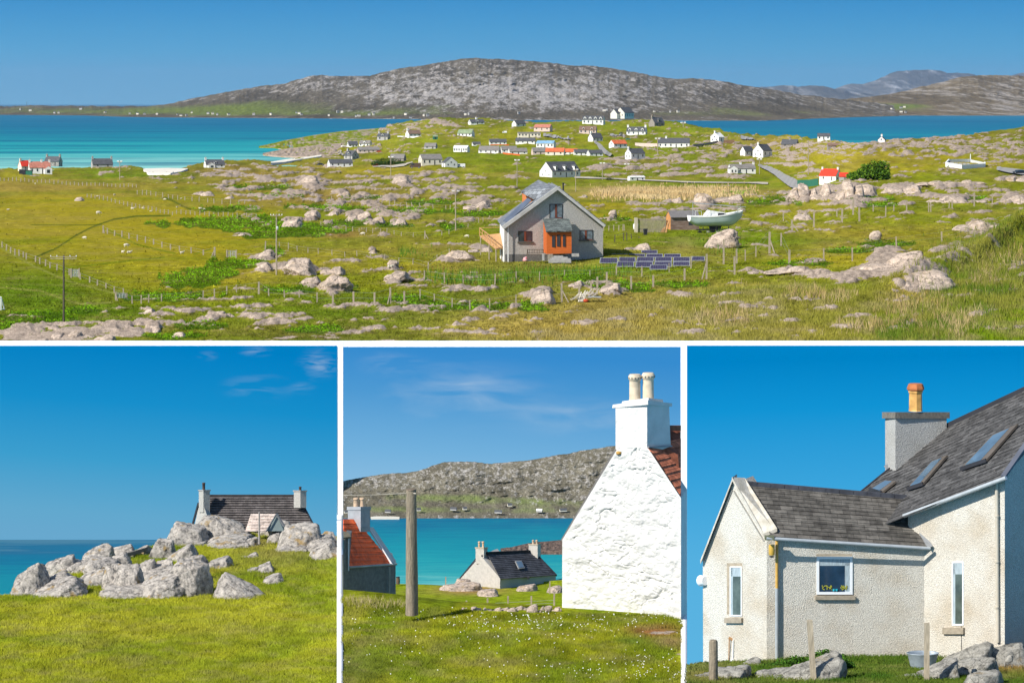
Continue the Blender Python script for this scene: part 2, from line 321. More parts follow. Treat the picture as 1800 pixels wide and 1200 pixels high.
SKY_A = [(-100,296),(0,297),(30,295),(100,294),(125,292),(155,293),(200,292),(235,292),(255,297),(275,300.5),(290,304),(303,302),(318,297),(330,293),(345,290),(365,285),(400,282),(450,281.5),(480,284),(500,284),(515,280),(560,272),(600,262),(640,246),(665,230),(680,222),(715,213),(740,210),(780,208),(870,210),(950,214),(1060,212),(1150,212),(1200,217),(1250,225),(1275,231),(1300,236),(1347,237),(1400,239),(1437,245),(1475,249),(1500,251),(1525,251),(1562,246),(1600,245),(1650,243),(1700,240),(1725,234),(1750,229),(1800,222),(1900,212)]
FLAT = [(970,455,130,28,1.0),(1150,465,110,24,1.0),(130,400,190,70,.9),(60,480,150,60,.9),(300,440,150,60,.9),(1150,342,150,14,.9),(700,235,60,12,.3),(1345,305,30,10,.9),(1370,317,26,10,.9),(1395,327,26,9,.9),(1055,262,16,12,.8),(1000,313,40,5,.7),(1060,315,50,5,.8),(1150,319,60,5,.8),(1250,322,70,5,.8),(690,292,50,5,.8),(1780,303,40,9,.9),(1462,316,30,6,.8),(760,288,50,5,.6),(985,310,50,6,.7),(1200,400,60,12,.8),(1420,328,26,8,.8)]
MOUND = [(1085,452,55,12,10),(1060,446,14,7,3)]
def gauss(px, row, b, soft=1.0):
    q = ((px - b[0]) / b[2]) ** 2 + ((row - b[1]) / b[3]) ** 2; return np.exp(-q * soft)
ROCKY = [ # px,row,rx,ry,strength : bare-rock areas
 (470,345,60,18,.30),(640,350,110,22,.28),(760,330,80,20,.28),(700,380,60,12,.20),(560,300,120,8,.10),(430,320,60,10,.22),(330,315,50,10,.22),(400,300,40,8,.20),
 (600,262,80,12,.20),(500,262,50,7,.45),(640,236,90,10,.34),(750,220,60,9,.38),(790,213,50,5,.25),(1180,296,110,22,.34),(1260,288,60,15,.25),(1100,285,60,12,.20),(1300,262,90,12,.28),(1040,310,90,10,.12),
 (1480,262,120,10,.34),(1600,262,90,16,.34),(1700,255,80,16,.28),(1770,275,40,30,.28),(1400,290,30,18,.36),(1440,340,80,14,.40),(1560,330,110,10,.35),(1640,345,70,10,.35),(1780,345,40,12,.35),(1250,360,80,14,.36),(1100,362,60,12,.2),
 (1350,400,60,14,.15),(1600,462,60,26,.42),(1560,478,70,14,.36),(1700,410,60,10,.32),(1480,365,50,10,.30),(1420,488,110,7,.34),(1690,440,50,10,.25),
 (640,480,70,18,.18),(540,470,60,20,.20),(470,460,60,20,.22),(130,585,130,9,.42),(280,570,130,7,.28),(330,545,110,8,.22),(450,545,80,10,.2),(60,580,60,8,.2),(820,440,50,14,.28),(1150,455,20,8,.1),
 (1060,500,60,18,.16),(950,520,30,20,.26),(1080,555,300,40,.02),(900,585,60,8,.2),(1570,560,20,6,.16),(1480,560,30,6,.10),(540,320,90,14,.24),(860,345,60,12,.2),(850,470,60,10,.12),(900,300,50,10,.08),(980,270,120,30,-.05),(1230,470,90,6,.14)]
def rockA(px, row):
    r = np.full_like(px, .26)
    for b in ROCKY: r = r + gauss(px, row, b, .9) * b[4]
    for b in FLAT: r = r - gauss(px, row, b, .8) * .35 * b[4]
    r = r - .22 * sst(250, 200, px + 0 * row) * sst(305, 330, row) * sst(560, 520, row)
    return r
AR_E = [(1386,328,1440,354),(1428,320,1476,350),(1468,318,1518,350),(1515,326,1542,343),(1556,321,1620,341),(1612,323,1680,331),(1672,322,1734,330),(1628,338,1738,356),(1760,338,1810,358),(1748,306,1810,320),(1520,440,1632,484),(1545,470,1680,512),(1685,384,1764,406),(1398,370,1434,387),(1530,405,1551,421),(1240,403,1300,436),(1095,427,1144,443),(1320,463,1420,480),(1350,468,1460,482),(498,455,556,485),(563,468,604,484),(560,488,618,514),(530,492,562,505),(676,480,718,497),(452,440,482,457),(448,460,478,478),(606,369,650,389),(640,380,676,394),(686,384,716,396),(495,372,530,398),(535,372,562,386),(568,366,596,378),(765,441,830,460),(820,430,864,442),(815,347,860,368),(880,381,902,390),(646,436,662,447),(680,466,700,475),(1070,372,1084,382),(1168,344,1200,357),(1222,340,1255,362),(1262,344,1306,358),(1015,340,1034,347),(36,592,100,604),(85,578,165,596),(160,585,200,598),(255,567,282,584),(300,580,324,593),(240,538,270,551),(358,545,410,559),(405,408,442,414),(128,344,146,354),(337,333,376,345),(392,341,410,349),(525,310,560,327),(1055,505,1092,520),(935,498,975,535),(1000,498,1025,508),(690,310,720,326),(592,335,615,345)]
BR = [(410,392,150,13),(520,402,90,14),(470,410,60,12),(620,392,60,6),(600,368,80,5),(690,395,40,6),(560,364,60,5),(720,372,90,5),(400,368,60,8),(365,480,60,16),(330,495,60,14),(420,465,50,12),(300,520,90,10),(480,445,30,10),(60,558,80,14),(30,580,50,16),(145,545,40,8),(760,355,60,4),(840,375,60,5),(790,400,30,8),(1370,357,60,5),(1430,350,90,4),(1530,350,60,4),(1690,350,50,6),(1300,340,40,4),(1060,500,60,10),(1110,505,50,10),(1020,490,40,8),(780,540,50,9),(860,540,60,9),(720,530,50,10),(930,540,40,8),(500,510,50,8),(610,505,30,5),(1560,430,60,7),(1410,462,70,5),(1500,440,60,5),(1380,462,40,4),(350,572,70,7),(300,590,60,6),(1190,500,60,6),(560,580,60,8),(1090,385,30,5),(480,345,60,4),(640,350,60,4),(460,330,50,4),(1540,360,60,4)]
def bracken_mask(px, row):
    q = np.zeros_like(px); j = fbm(px/22, row/7, oct=3, seed=19)
    for b in BR: q = np.maximum(q, gauss(px, row, b, 1))
    return sst(.42, .54, q + j * .45)
def rockval(px, row):
    """how far a spot is inside a rock outcrop (> 0: bare rock)"""
    w1 = 1 - sst(262, 290, row); w3 = sst(390, 440, row); w2 = 1 - w1 - w3; n = 0
    for w_, s_, sd in ((w1, .5, 71), (w2, 1.0, 72), (w3, 1.9, 73)):
        n = n + w_ * (fbm(px / (27 * s_) + .3 * row / s_ / 6, row / (3.8 * s_), oct=5, seed=sd, gain=.62))
    ex = 0 * px
    for (a, b, c_, e_) in AR_E: ex = np.maximum(ex, np.clip(1.25 - ((px - (a+c_)/2) / ((c_-a)*.60))**2 - ((row - e_ + (e_-b)*.25) / ((e_-b)*.55))**2, 0, 1))
    return np.maximum(n * .5 + ex * .9 - .35, 0) * (ex > 0) + n * 1.35 + np.minimum((rockA(px, row) - .26) * 1.5, .42) - .44
def dzA(px, row, D):
    X = (px - XC) / F * D
    f1 = fbm(X / 34, D / 60, oct=4, seed=3); f2 = fbm(X / 6, D / 12, oct=4, seed=9)
    edge = np.interp(px, [780, 900, 1000, 1250, 1400, 1540, 1640, 1720, 1800, 1900], [600, 590, 556, 500, 492, 500, 470, 440, 385, 340]); bank = 24 * np.exp(-((row - edge - 12) / 11) ** 2) * sst(1480, 1620, px)
    amp = D / F; flat = 0 * px
    for b in FLAT: flat = np.maximum(flat, gauss(px, row, b, .8) * b[4])
    rv = rockval(px, row); sc_ = np.interp(row, [210, 280, 400, 600], [.5, 1.0, 1.5, 2.2])
    g = fbm(px / 5 / sc_, row / 2.2 / sc_, oct=3, seed=88)
    knoll = np.clip(rv + .35, 0, 1) * 4.0 * sc_
    md = 0
    for b in MOUND: md = md + gauss(px, row, b) * b[4]
    return amp * (md + bank) + amp * (1 - flat) * (4.2 * f1 + 2.0 * f2 + knoll + sst(0, .12, rv) * sc_ * (.7 + 1.7 * np.clip(rv, 0, 1) + g * 1.0))
def GA(px, row, lift=0.0):
    a = np.array([float(px)]); b = np.array([float(row)]); D = depthA(a, b); z = dzA(a, b, D)[0]; D = float(D[0])
    return Vector(((px - XC) / F * D, D, -(row - YH) / F * D + z * fade(px, row) + lift))
def fade(px, row): # bumps fade out at the front edge
    return float(1 - sst(575, 600, np.array([float(row)]))[0])
def SA(px, row): return float(depthA(np.array([float(px)]), np.array([float(row)]))[0]) / F   # metres per photo pixel

PAL = dict(olive=(.290,.240,.014), lime=(.160,.215,.008), green=(.098,.155,.008), dgreen=(.035,.075,.01), brown=(.215,.140,.035), tan=(.40,.28,.11), dry=(.285,.215,.045), lawn=(.130,.195,.006), pale=(.215,.225,.045), bracken=(.075,.165,.006), rush=(.03,.10,.018), path=(.30,.25,.12))
PAINT = [ # px,row,rx,ry,colour,strength
 (200,395,290,62,'olive',1),(300,470,240,52,'olive',1),(30,350,150,40,'olive',1),(100,325,200,12,'dry',.5),(60,520,150,55,'green',.85),(180,545,120,14,'green',.8),(40,330,120,8,'brown',.4),
 (300,300,120,14,'green',.6),(230,305,90,8,'lawn',.8),(450,300,110,16,'brown',.55),(560,345,160,16,'brown',.6),(520,300,200,9,'brown',.45),(560,395,80,18,'lime',.6),(590,410,60,9,'brown',.8),
 (640,250,120,16,'olive',.7),(620,232,140,10,'dry',.6),(760,245,120,22,'lime',.7),(900,280,150,25,'lime',.75),(1000,225,120,14,'lime',.6),(1180,230,140,14,'lime',.6),(900,240,180,20,'olive',.4),(1150,270,110,14,'lime',.5),(700,300,150,14,'olive',.6),
 (1060,340,110,6,'tan',.2),(1175,339,118,9,'tan',1.4),(1260,322,150,8,'lime',.6),(1040,365,90,18,'olive',.7),(1100,395,50,12,'green',.5),(1350,250,60,10,'dry',.7),(1500,275,130,22,'olive',.7),(1650,290,140,18,'olive',.9),(1650,310,90,9,'lime',.4),(1600,240,160,10,'brown',.5),
 (1550,390,240,30,'olive',.9),(1440,430,150,22,'dry',.5),(1640,380,150,16,'lime',.4),(1320,420,90,30,'lawn',.7),(1220,425,60,26,'green',.6),(1200,430,20,10,'tan',.4),(960,480,200,22,'lawn',1),(860,480,110,16,'rush',.55),(1010,462,50,8,'dry',.4),(1010,495,180,8,'brown',.5),
 (760,450,90,10,'rush',.3),(700,520,260,22,'green',.8),(650,560,260,26,'green',.6),(560,590,120,14,'dgreen',.5),(470,580,160,16,'brown',.3),(60,570,120,14,'green',.8),(600,500,120,14,'olive',.5),
 (1150,550,240,34,'dry',1.2),(980,580,160,24,'dry',1.0),(1350,570,140,30,'pale',.8),(1400,540,160,20,'dry',.9),(1500,580,140,24,'dry',.9),(1640,560,90,40,'lawn',.7),(1760,470,70,70,'green',.6),(1700,590,110,24,'lawn',.8),(1600,520,60,20,'dry',.7),(1780,560,50,26,'lawn',.6),(1720,430,60,20,'dry',.5),
 (1480,455,100,14,'olive',.6),(730,480,90,26,'olive',.6),(500,440,80,10,'olive',.6)]
def colA(px, row, D):
    X = (px - XC) / F * D
    c = np.array(PAL['olive'])[None] * np.ones((px.size, 1)); c = c * (1 - .65) + .65 * np.array(PAL['green'])
    nx = fbm(px / 40, row / 12, oct=4, seed=5) * 14; ny = fbm(px / 40, row / 12, oct=4, seed=6) * 5
    for b in PAINT:
        g = np.clip(gauss(px + nx, row + ny, b, .75) * b[5] * 1.3, 0, 1)[:, None]; c = c * (1 - g) + g * np.array(PAL[b[4]])
    t = np.clip(fbm(X / 22, D / 40, oct=5, seed=44) * 2.2, 0, 1)[:, None] * .45; c = c * (1 - t) + t * np.array(PAL['dry'])
    t = np.clip(fbm(X / 26, D / 45, oct=5, seed=54) * 2.4, 0, 1)[:, None] * .45; c = c * (1 - t) + t * np.array(PAL['green'])
    c = c * (1 + .55 * (1 - .75 * (gauss(px, row, (200, 400, 290, 60), .8))) * fbm(px / 16, row / 4.5, oct=5, seed=64, gain=.6))[:, None]; q_ = bracken_mask(px, row)[:, None] * .85; c = c * (1 - q_) + q_ * np.array([.05, .105, .008])
    # trodden tracks and ditches
    for pts, wd, k in LINES:
        xs = [p[0] for p in pts]; ys = [p[1] for p in pts]
        yy = np.interp(px, xs, ys); inside = (px >= xs[0]) & (px <= xs[-1]); g = (np.exp(-((row - yy) / wd) ** 2) * inside)[:, None] * .85
        c = c * (1 - g) + g * np.array(PAL[k])
    return c
LINES = [([(60,453),(100,436),(130,416),(160,400),(200,385),(240,380),(300,379)], 1.5, 'dgreen'),([(0,435),(60,468),(120,494),(200,514),(250,518)], 1.6, 'pale'),([(0,505),(70,511),(110,525),(150,536),(200,530)], 1.6, 'pale'),
 ([(55,395),(120,396),(180,395)], .8, 'dgreen'),([(290,348),(310,356),(335,368)], 1.8, 'dgreen'),([(110,472),(200,461),(290,452)], .9, 'green'),([(190,404),(240,430),(310,446)], 1.2, 'green'),([(340,447),(370,438)],.9,'green')]
# --- land mesh
cols_px = np.arange(-110, 1911, 2.2); nA = 400
top = np.interp(cols_px, [a for a, b in SKY_A], [b for a, b in SKY_A]) + fbm(cols_px / 14, cols_px * 0, oct=3, seed=8) * 1.2
tt = np.linspace(0, 1, nA)[:, None] ** .86
ROW = 606 + (top[None, :] - 606) * tt; PXg = np.broadcast_to(cols_px[None, :], ROW.shape).copy()
D = depthA(PXg, ROW); dz = dzA(PXg, ROW, D) * (1 - sst(575, 600, ROW))
X = (PXg - XC) / F * D; Z = -(ROW - YH) / F * D + dz
# two rows that fall away behind the crest, below the sea
DD = np.concatenate([D, D[-1:] * 1.01, D[-1:] * 1.03], 0); Xs = np.concatenate([X, X[-1:] * 1.01, X[-1:] * 1.03], 0)
Zs = np.concatenate([Z, Z[-1:] - 4, np.full((1, Z.shape[1]), -44.0)], 0); R2 = np.concatenate([ROW, ROW[-1:], ROW[-1:]], 0); P2 = np.concatenate([PXg, PXg[-1:], PXg[-1:]], 0)
V = np.stack([Xs, DD, Zs], -1).reshape(-1, 3)
cA = colA(P2.ravel(), R2.ravel(), DD.ravel()); rv_ = rockval(P2.ravel(), R2.ravel()); rA = np.clip(.50 + rv_ * 2.2, 0, .75)
t_ = np.exp(-((rv_ + .05) / .09) ** 2)[:, None] * .45; cA = cA * (1 - t_) + t_ * np.array([.30, .21, .08])
# sand at the shore on the left
sand = ((gauss(P2.ravel(), R2.ravel(), (282, 301, 34, 4.2), 1) * (P2.ravel() < 330)) > .38) & (R2.ravel() < 309)
M_LAND = ground_mat('moorland_turf', 1.0)
land = np_mesh('ground', V, grid_faces(nA + 2, len(cols_px)), M_LAND, cols=cA, rock=rA); tag(land, kind='structure')

# --- peninsula tip (rocks and beach beyond the near land), at the waterline
def headland(name, outline_top, outline_bot, dfun, m, colr, rockv, n=60, hump=3.0, seed=1, steps=220):
    xs = np.linspace(outline_top[0][0], outline_top[-1][0], steps)
    tp = np.interp(xs, [a for a, b in outline_top], [b for a, b in outline_top]); bt = np.interp(xs, [a for a, b in outline_bot], [b for a, b in outline_bot])
    t = np.linspace(0, 1, n)[:, None]; row = bt + (tp - bt) * t; px = np.broadcast_to(xs, row.shape).copy()
    d = dfun(px, row); x = (px - XC) / F * d; z = -(row - YH) / F * d
    nz = fbm(px / 5, row / 2.2, oct=5, seed=seed); edge = np.sin(np.clip(t, 0, 1) * math.pi) ** .5
    z = z + d / F * hump * nz * edge
    x = np.concatenate([x[:1], x, x[-1:] * 1.01], 0); d2 = np.concatenate([d[:1], d, d[-1:] * 1.01], 0); z2 = np.concatenate([z[:1] * 0 - 40, z, z[-1:] * 0 - 40], 0)
    c = np.empty((z2.size, 3)); c[:] = colr
    t2 = np.clip(fbm(np.concatenate([px[:1], px, px[-1:]], 0).ravel() / 9, np.concatenate([row[:1], row, row[-1:]], 0).ravel() / 3, oct=4, seed=seed + 5) + .3, 0, 1)[:, None]
    c = c * (1 - t2 * .5) + t2 * .5 * np.array(PAL['dry'])
    return np_mesh(name, np.stack([x, d2, z2], -1).reshape(-1, 3), grid_faces(n + 2, steps), m, cols=c, rock=rockv + .30 * fbm(np.concatenate([px[:1], px, px[-1:]], 0).ravel() / 7, np.concatenate([row[:1], row, row[-1:]], 0).ravel() / 2.2, oct=4, seed=seed + 8))
SEA = -35.0
dsea = lambda px, row: 35.0 * F / np.maximum(row - YH, 5) * .985
hd = headland('ground', [(455,257),(480,252),(500,247),(550,238),(600,231),(660,226),(700,222)], [(455,259),(480,259.5),(500,263),(530,276),(560,282),(700,292)], lambda px, row: dsea(px, row) * (1 - .0 * px), M_LAND, PAL['lime'], .44, hump=2.2, seed=31, n=50); tag(hd, kind='structure')
hd2 = headland('ground', [(462,269.5),(480,266),(500,262),(560,255),(600,252)], [(462,271.5),(480,273.5),(500,275),(540,276),(600,276)], lambda px, row: dsea(px, row) * .99, M_LAND, PAL['brown'], .66, hump=3, seed=37, n=24, steps=120); tag(hd2, kind='structure')
SAND = mat('white_shell_sand', (.72, .66, .55), var=.08, scale=.2)
hd3 = headland('beach', [(476,284.6),(500,280.5),(520,278),(545,275),(565,272)], [(476,286.5),(500,285),(520,281.5),(545,278),(565,274.5)], lambda px, row: dsea(px, row) * .975, SAND, (.7,.65,.55), 0, hump=.5, n=8, steps=60); tag(hd3, kind='structure')
hd4 = headland('beach', [(252,296.5),(262,296),(280,295.6),(300,295.2),(330,296)], [(252,300),(262,305),(300,305),(318,302),(330,297)], lambda px, row: dsea(px, row) * np.where(row > 303, .9, .965), SAND, (.7,.65,.55), 0, hump=.3, n=8, steps=60); tag(hd4, kind='structure')
SHORE = rock_mat('dark_shore_rock', (.16,.13,.10), (.03,.028,.025), .12)
# --- sea
SEAM = water_mat('turquoise_sea', [(0,(.022,.155,.25)),(.15,(.006,.125,.225)),(.40,(.006,.175,.25)),(.58,(.010,.255,.285)),(.78,(.03,.33,.33)),(1,(.22,.52,.46))], 7800, 1480, .0020, .006, amt=.6)
s_ = MB().add([(-60000, 900, SEA), (60000, 900, SEA), (60000, 120000, SEA), (-60000, 120000, SEA)], [(0,1,2,3)]).build('sea', SEAM); tag(s_, kind='structure')

# --- far hills
def hill_mat(name, s, rock, heath, grass, g0, g1, rockamt=0.0):
    m = bpy.data.materials.new(name); m.use_nodes = True; nt = m.node_tree; N = nt.nodes; L = nt.links; p = N['Principled BSDF']
    p.inputs['Roughness'].default_value = 1; p.inputs['Specular IOR Level'].default_value = .05
    gm = N.new('ShaderNodeNewGeometry'); ar = N.new('ShaderNodeAttribute'); ar.attribute_name = 'rock'
    mp = N.new('ShaderNodeMapping'); mp.inputs['Scale'].default_value = (s, s * .05, s * 1.7); L.new(gm.outputs['Position'], mp.inputs[0])
    def nz(sc_, det, ro=.65):
        n = N.new('ShaderNodeTexNoise'); n.inputs['Scale'].default_value = sc_; n.inputs['Detail'].default_value = det; n.inputs['Roughness'].default_value = ro; L.new(mp.outputs[0], n.inputs[0]); return n
    def rng(src, a, b, c=0, d=1):
        q = N.new('ShaderNodeMapRange'); q.inputs['From Min'].default_value = a; q.inputs['From Max'].default_value = b; q.inputs['To Min'].default_value = c; q.inputs['To Max'].default_value = d; L.new(src, q.inputs[0]); return q.outputs[0]
    def mix(f, a, b, mode='MIX'):
        q = N.new('ShaderNodeMix'); q.data_type = 'RGBA'; q.blend_type = mode
        L.new(f, q.inputs[0]) if not isinstance(f, float) else setattr(q.inputs[0], 'default_value', f)
        for i, x in ((6, a), (7, b)):
            if isinstance(x, tuple): q.inputs[i].default_value = (*x, 1)
            else: L.new(x, q.inputs[i])
        return q.outputs[2]
    a = nz(1, 8, .75); b = nz(.22, 5); c = nz(4, 3)
    at = N.new('ShaderNodeAttribute'); at.attribute_name = 'col'
    base = mix(rng(b.outputs[0], .35, .65), tuple(x * .7 for x in heath), tuple(min(1, x * 1.3) for x in heath))
    sp = N.new('ShaderNodeSeparateColor'); L.new(at.outputs['Color'], sp.inputs[0])
    gn = N.new('ShaderNodeMath'); gn.operation = 'ADD'; L.new(sp.outputs[1], gn.inputs[0]); L.new(b.outputs[0], gn.inputs[1])
    base = mix(rng(gn.outputs[0], .85, 1.25), base, grass)
    ad = N.new('ShaderNodeMath'); ad.operation = 'ADD'; L.new(a.outputs[0], ad.inputs[0]); L.new(ar.outputs['Fac'], ad.inputs[1])
    base = mix(rng(ad.outputs[0], .50, .64), base, rock)
    base = mix(1.0, base, rng(c.outputs[0], .3, .7, .65, 1.35), 'MULTIPLY')
    L.new(base, p.inputs['Base Color'])
    bp = N.new('ShaderNodeBump'); bp.inputs['Strength'].default_value = 1; bp.inputs['Distance'].default_value = .25 / s; L.new(a.outputs[0], bp.inputs['Height']); L.new(bp.outputs[0], p.inputs['Normal'])
    return m
def hill(name, ridge, shore, d0, d1, m, seed, crag, steps=700, n=110, base_z=None, green=(), rockb=(), ns=1.0, curve=.8, back=1.25):
    xs = np.linspace(ridge[0][0], ridge[-1][0], steps)
    rd = np.interp(xs, [a for a, b in ridge], [b for a, b in ridge]); sh = np.interp(xs, [a for a, b in shore], [b for a, b in shore])
    rd = rd + fbm(xs / 9 * ns, xs * 0, oct=4, seed=seed) * 1.3 / ns
    t = np.linspace(0, 1, n)[:, None]; row = sh + (rd - sh) * t; px = np.broadcast_to(xs, row.shape).copy()
    d0a = d0(sh) if callable(d0) else d0
    # gentle at the foot, steep in the middle: depth grows quickly near the shore
    d = d0a + (d1 - d0a) * (t ** curve)
    x = (px - XC) / F * d; z = -(row - YH) / F * d
    amp = np.sin(np.clip(t, 0, 1) * math.pi) ** .6
    nn = fbm(px / 26 * ns, row / 9 * ns, oct=6, seed=seed + 2, gain=.6); rdg = 1 - np.abs(fbm(px / 40 * ns, row / 14 * ns, oct=4, seed=seed + 7)) * 2
    d = d + (nn * 1.0 + rdg * .7) * crag * amp; x = (px - XC) / F * d; z = -(row - YH) / F * d
    X_ = np.concatenate([x[:1], x, x[-1:] * back], 0); D_ = np.concatenate([d[:1], d, d[-1:] * back], 0); Z_ = np.concatenate([z[:1] - 20 / (30 if d1 < 500 else 1), z, z[-1:] * 0 + (SEA - 10 if d1 > 500 else -31)], 0)
    pp = np.concatenate([px[:1], px, px[-1:]], 0).ravel(); rr = np.concatenate([row[:1], row, row[-1:]], 0).ravel()
    c = np.zeros((X_.size, 3)); 
    for b in green: c[:, 1] += gauss(pp, rr, b, 1) * b[4]
    r = np.zeros(X_.size)
    for b in rockb: r += gauss(pp, rr, b, 1) * b[4]
    return tag(np_mesh(name, np.stack([X_, D_, Z_], -1).reshape(-1, 3), grid_faces(n + 2, steps), m, cols=c, rock=r), kind='structure')
HM = hill_mat('heather_and_gneiss', .036, (.345,.315,.285), (.110,.092,.064), (.135,.165,.035), 0, 0)
RIDGE = [(-100,188),(0,187),(60,186),(120,186),(200,187),(260,186.5),(290,184),(310,180),(330,175),(375,166),(420,158),(450,153),(480,149),(500,147),(520,141),(545,134),(560,132),(580,134),(620,134),(650,134),(670,128),(700,121),(740,116),(780,109),(810,104),(830,102),(860,104),(900,105),(940,108),(970,111),(1000,115),(1050,117),(1090,123),(1120,128),(1150,134),(1180,139),(1220,138),(1260,141),(1290,147),(1320,152),(1350,156.5),(1380,162),(1410,167),(1440,170),(1465,173),(1490,176),(1530,180),(1580,186)]
SHORE_R = [(-100,202),(0,202),(150,203),(220,205.5),(300,206.5),(450,207.5),(600,208.5),(730,209.5),(900,211),(1200,212),(1350,212),(1420,209),(1500,206),(1580,204)]
hill('hills', RIDGE, SHORE_R, lambda s: 35 * F / (s - YH) * .99, 9800, HM, 60, 110, steps=1150, n=150,
     green=[(150,195,260,9,.62),(380,195,100,12,.42),(500,190,160,12,.42),(480,178,80,9,.38),(720,192,80,7,.36),(780,186,50,5,.32),(900,200,300,5,.3),(1260,200,160,8,.35),(1280,190,50,6,.28),(600,200,140,6,.4),(1400,195,80,10,.25)],
     rockb=[(840,165,210,32,.085),(1000,160,160,25,.06),(560,150,70,12,.03),(1150,180,130,22,.0),(700,175,60,14,.03),(150,195,220,9,-.3),(420,190,110,12,-.14),(900,203,400,3.5,-.16),(1350,195,140,12,-.12),(520,178,120,14,-.07),(680,190,120,10,-.06)])
HM2 = hill_mat('brown_moor_hill', .022, (.32,.285,.245), (.145,.112,.066), (.14,.175,.035), 0, 0)
hill('hills', [(1380,185),(1420,180),(1475,175),(1525,171),(1560,166),(1587,161),(1620,152),(1637,149),(1660,143),(1687,136),(1725,132),(1775,132.5),(1800,134),(1860,128),(1950,135)], [(1380,210),(1450,208),(1500,205.5),(1560,203.5),(1800,203.5),(1950,204)], lambda s: 35 * F / (s - YH) * 1.0, 11500, HM2, 80, 130, steps=420, n=100,
     green=[(1540,190,70,6,.7),(1600,185,70,5,.45),(1500,186,40,5,.5),(1640,196,60,5,.3)], rockb=[(1760,160,60,20,.04),(1620,155,60,10,.03),(1740,190,80,12,.05),(1500,190,100,14,-.2),(1600,180,80,8,-.1)])
HM3 = hill_mat('distant_mountain', .002, (.30,.29,.28), (.12,.11,.09), (.1,.12,.06), 0, 0)
hill('mountains', [(1250,184),(1300,165),(1340,153),(1365,150.5),(1385,150.5),(1405,153),(1425,151.5),(1445,152),(1470,156.5),(1500,162),(1540,166),(1600,170),(1640,178)], [(1250,186),(1640,186)], 36000, 42000, HM3, 90, 300, steps=160, n=40, ns=.6)
hill('mountains', [(1400,182),(1440,170),(1470,156),(1486,149),(1500,147.6),(1518,147),(1535,143),(1552,136),(1562,130),(1572,125.5),(1590,124.6),(1606,122.8),(1622,122.6),(1640,122.8),(1655,125),(1664,129),(1680,128.5),(1700,130),(1720,134),(1760,140),(1785,131),(1800,126),(1830,120),(1900,140)], [(1400,186),(1900,186)], 48000, 56000, HM3, 95, 400, steps=200, n=50, ns=.6)
# ================================================================== BUILDINGS OF THE PANORAMA
WALLM = dict(white=WHITE, cream=mat('cream_render', (.70,.65,.54), var=.06, scale=.7), grey=mat('grey_render', (.40,.39,.37), var=.12, scale=1.5), stone=mat('bare_stone', (.27,.24,.21), var=.4, scale=2.5),
             pink=mat('pinkish_render', (.60,.48,.42), var=.08, scale=.8), timber=mat('brown_timber', (.20,.12,.07), var=.25, scale=2), green=mat('green_sheet', (.03,.16,.10), var=.1), orange=mat('cedar_boards', (.56,.125,.022), var=.22, scale=3, stretch=(.4,.4,9), rough=.6), red=mat('red_paint', (.45,.02,.02), rough=.4), black=mat('black_sheet', (.03,.03,.035)))
def rm(n, c): return mat('roof_' + n, c, var=.28, scale=1.3, rough=.8, stretch=(.5, 1, 3), spec=.25)
ROOFM = dict(slate=rm('slate', (.085,.088,.095)), grey=rm('grey_tile', (.20,.185,.17)), brown=rm('brown_tile', (.20,.13,.095)), red=mat('roof_red', (.62,.045,.022), var=.12, scale=.8), orange=mat('roof_orange', (.56,.13,.05), var=.2, scale=1), salmon=mat('roof_salmon', (.42,.165,.115), var=.25, scale=1.3), green=rm('pale_green', (.22,.28,.16)), blue=rm('blue', (.20,.36,.52)), white=WHITE)
POTM = mat('clay_chimney_pot', (.50,.33,.17), var=.15, scale=4)
def gable_body(L, W, hw, hr, ov=.0, sink=1.2):
    x = L / 2; y = W / 2
    return [(-x,-y,-sink),(x,-y,-sink),(x,y,-sink),(-x,y,-sink),(-x,-y,hw),(x,-y,hw),(x,y,hw),(-x,y,hw),(-x,0,hw+hr),(x,0,hw+hr)], [(0,1,5,4),(1,2,6,9,5),(2,3,7,6),(3,0,4,8,7),(3,2,1,0)]
def roof_mb(mb, L, W, hw, hr, t=.18, ov=.25, M=None, flat=False):
    x = L / 2 + ov * .3; s = hr / (W / 2); e = ov
    for sg in (-1, 1):
        p = [(-x, sg*(W/2+e), hw-e*s), (x, sg*(W/2+e), hw-e*s), (x, 0, hw+hr), (-x, 0, hw+hr)]
        q = [(a, b, c + t) for a, b, c in p]
        if M is not None: p = [M @ Vector(v) for v in p]; q = [M @ Vector(v) for v in q]
        mb.hexa([*p, *q])
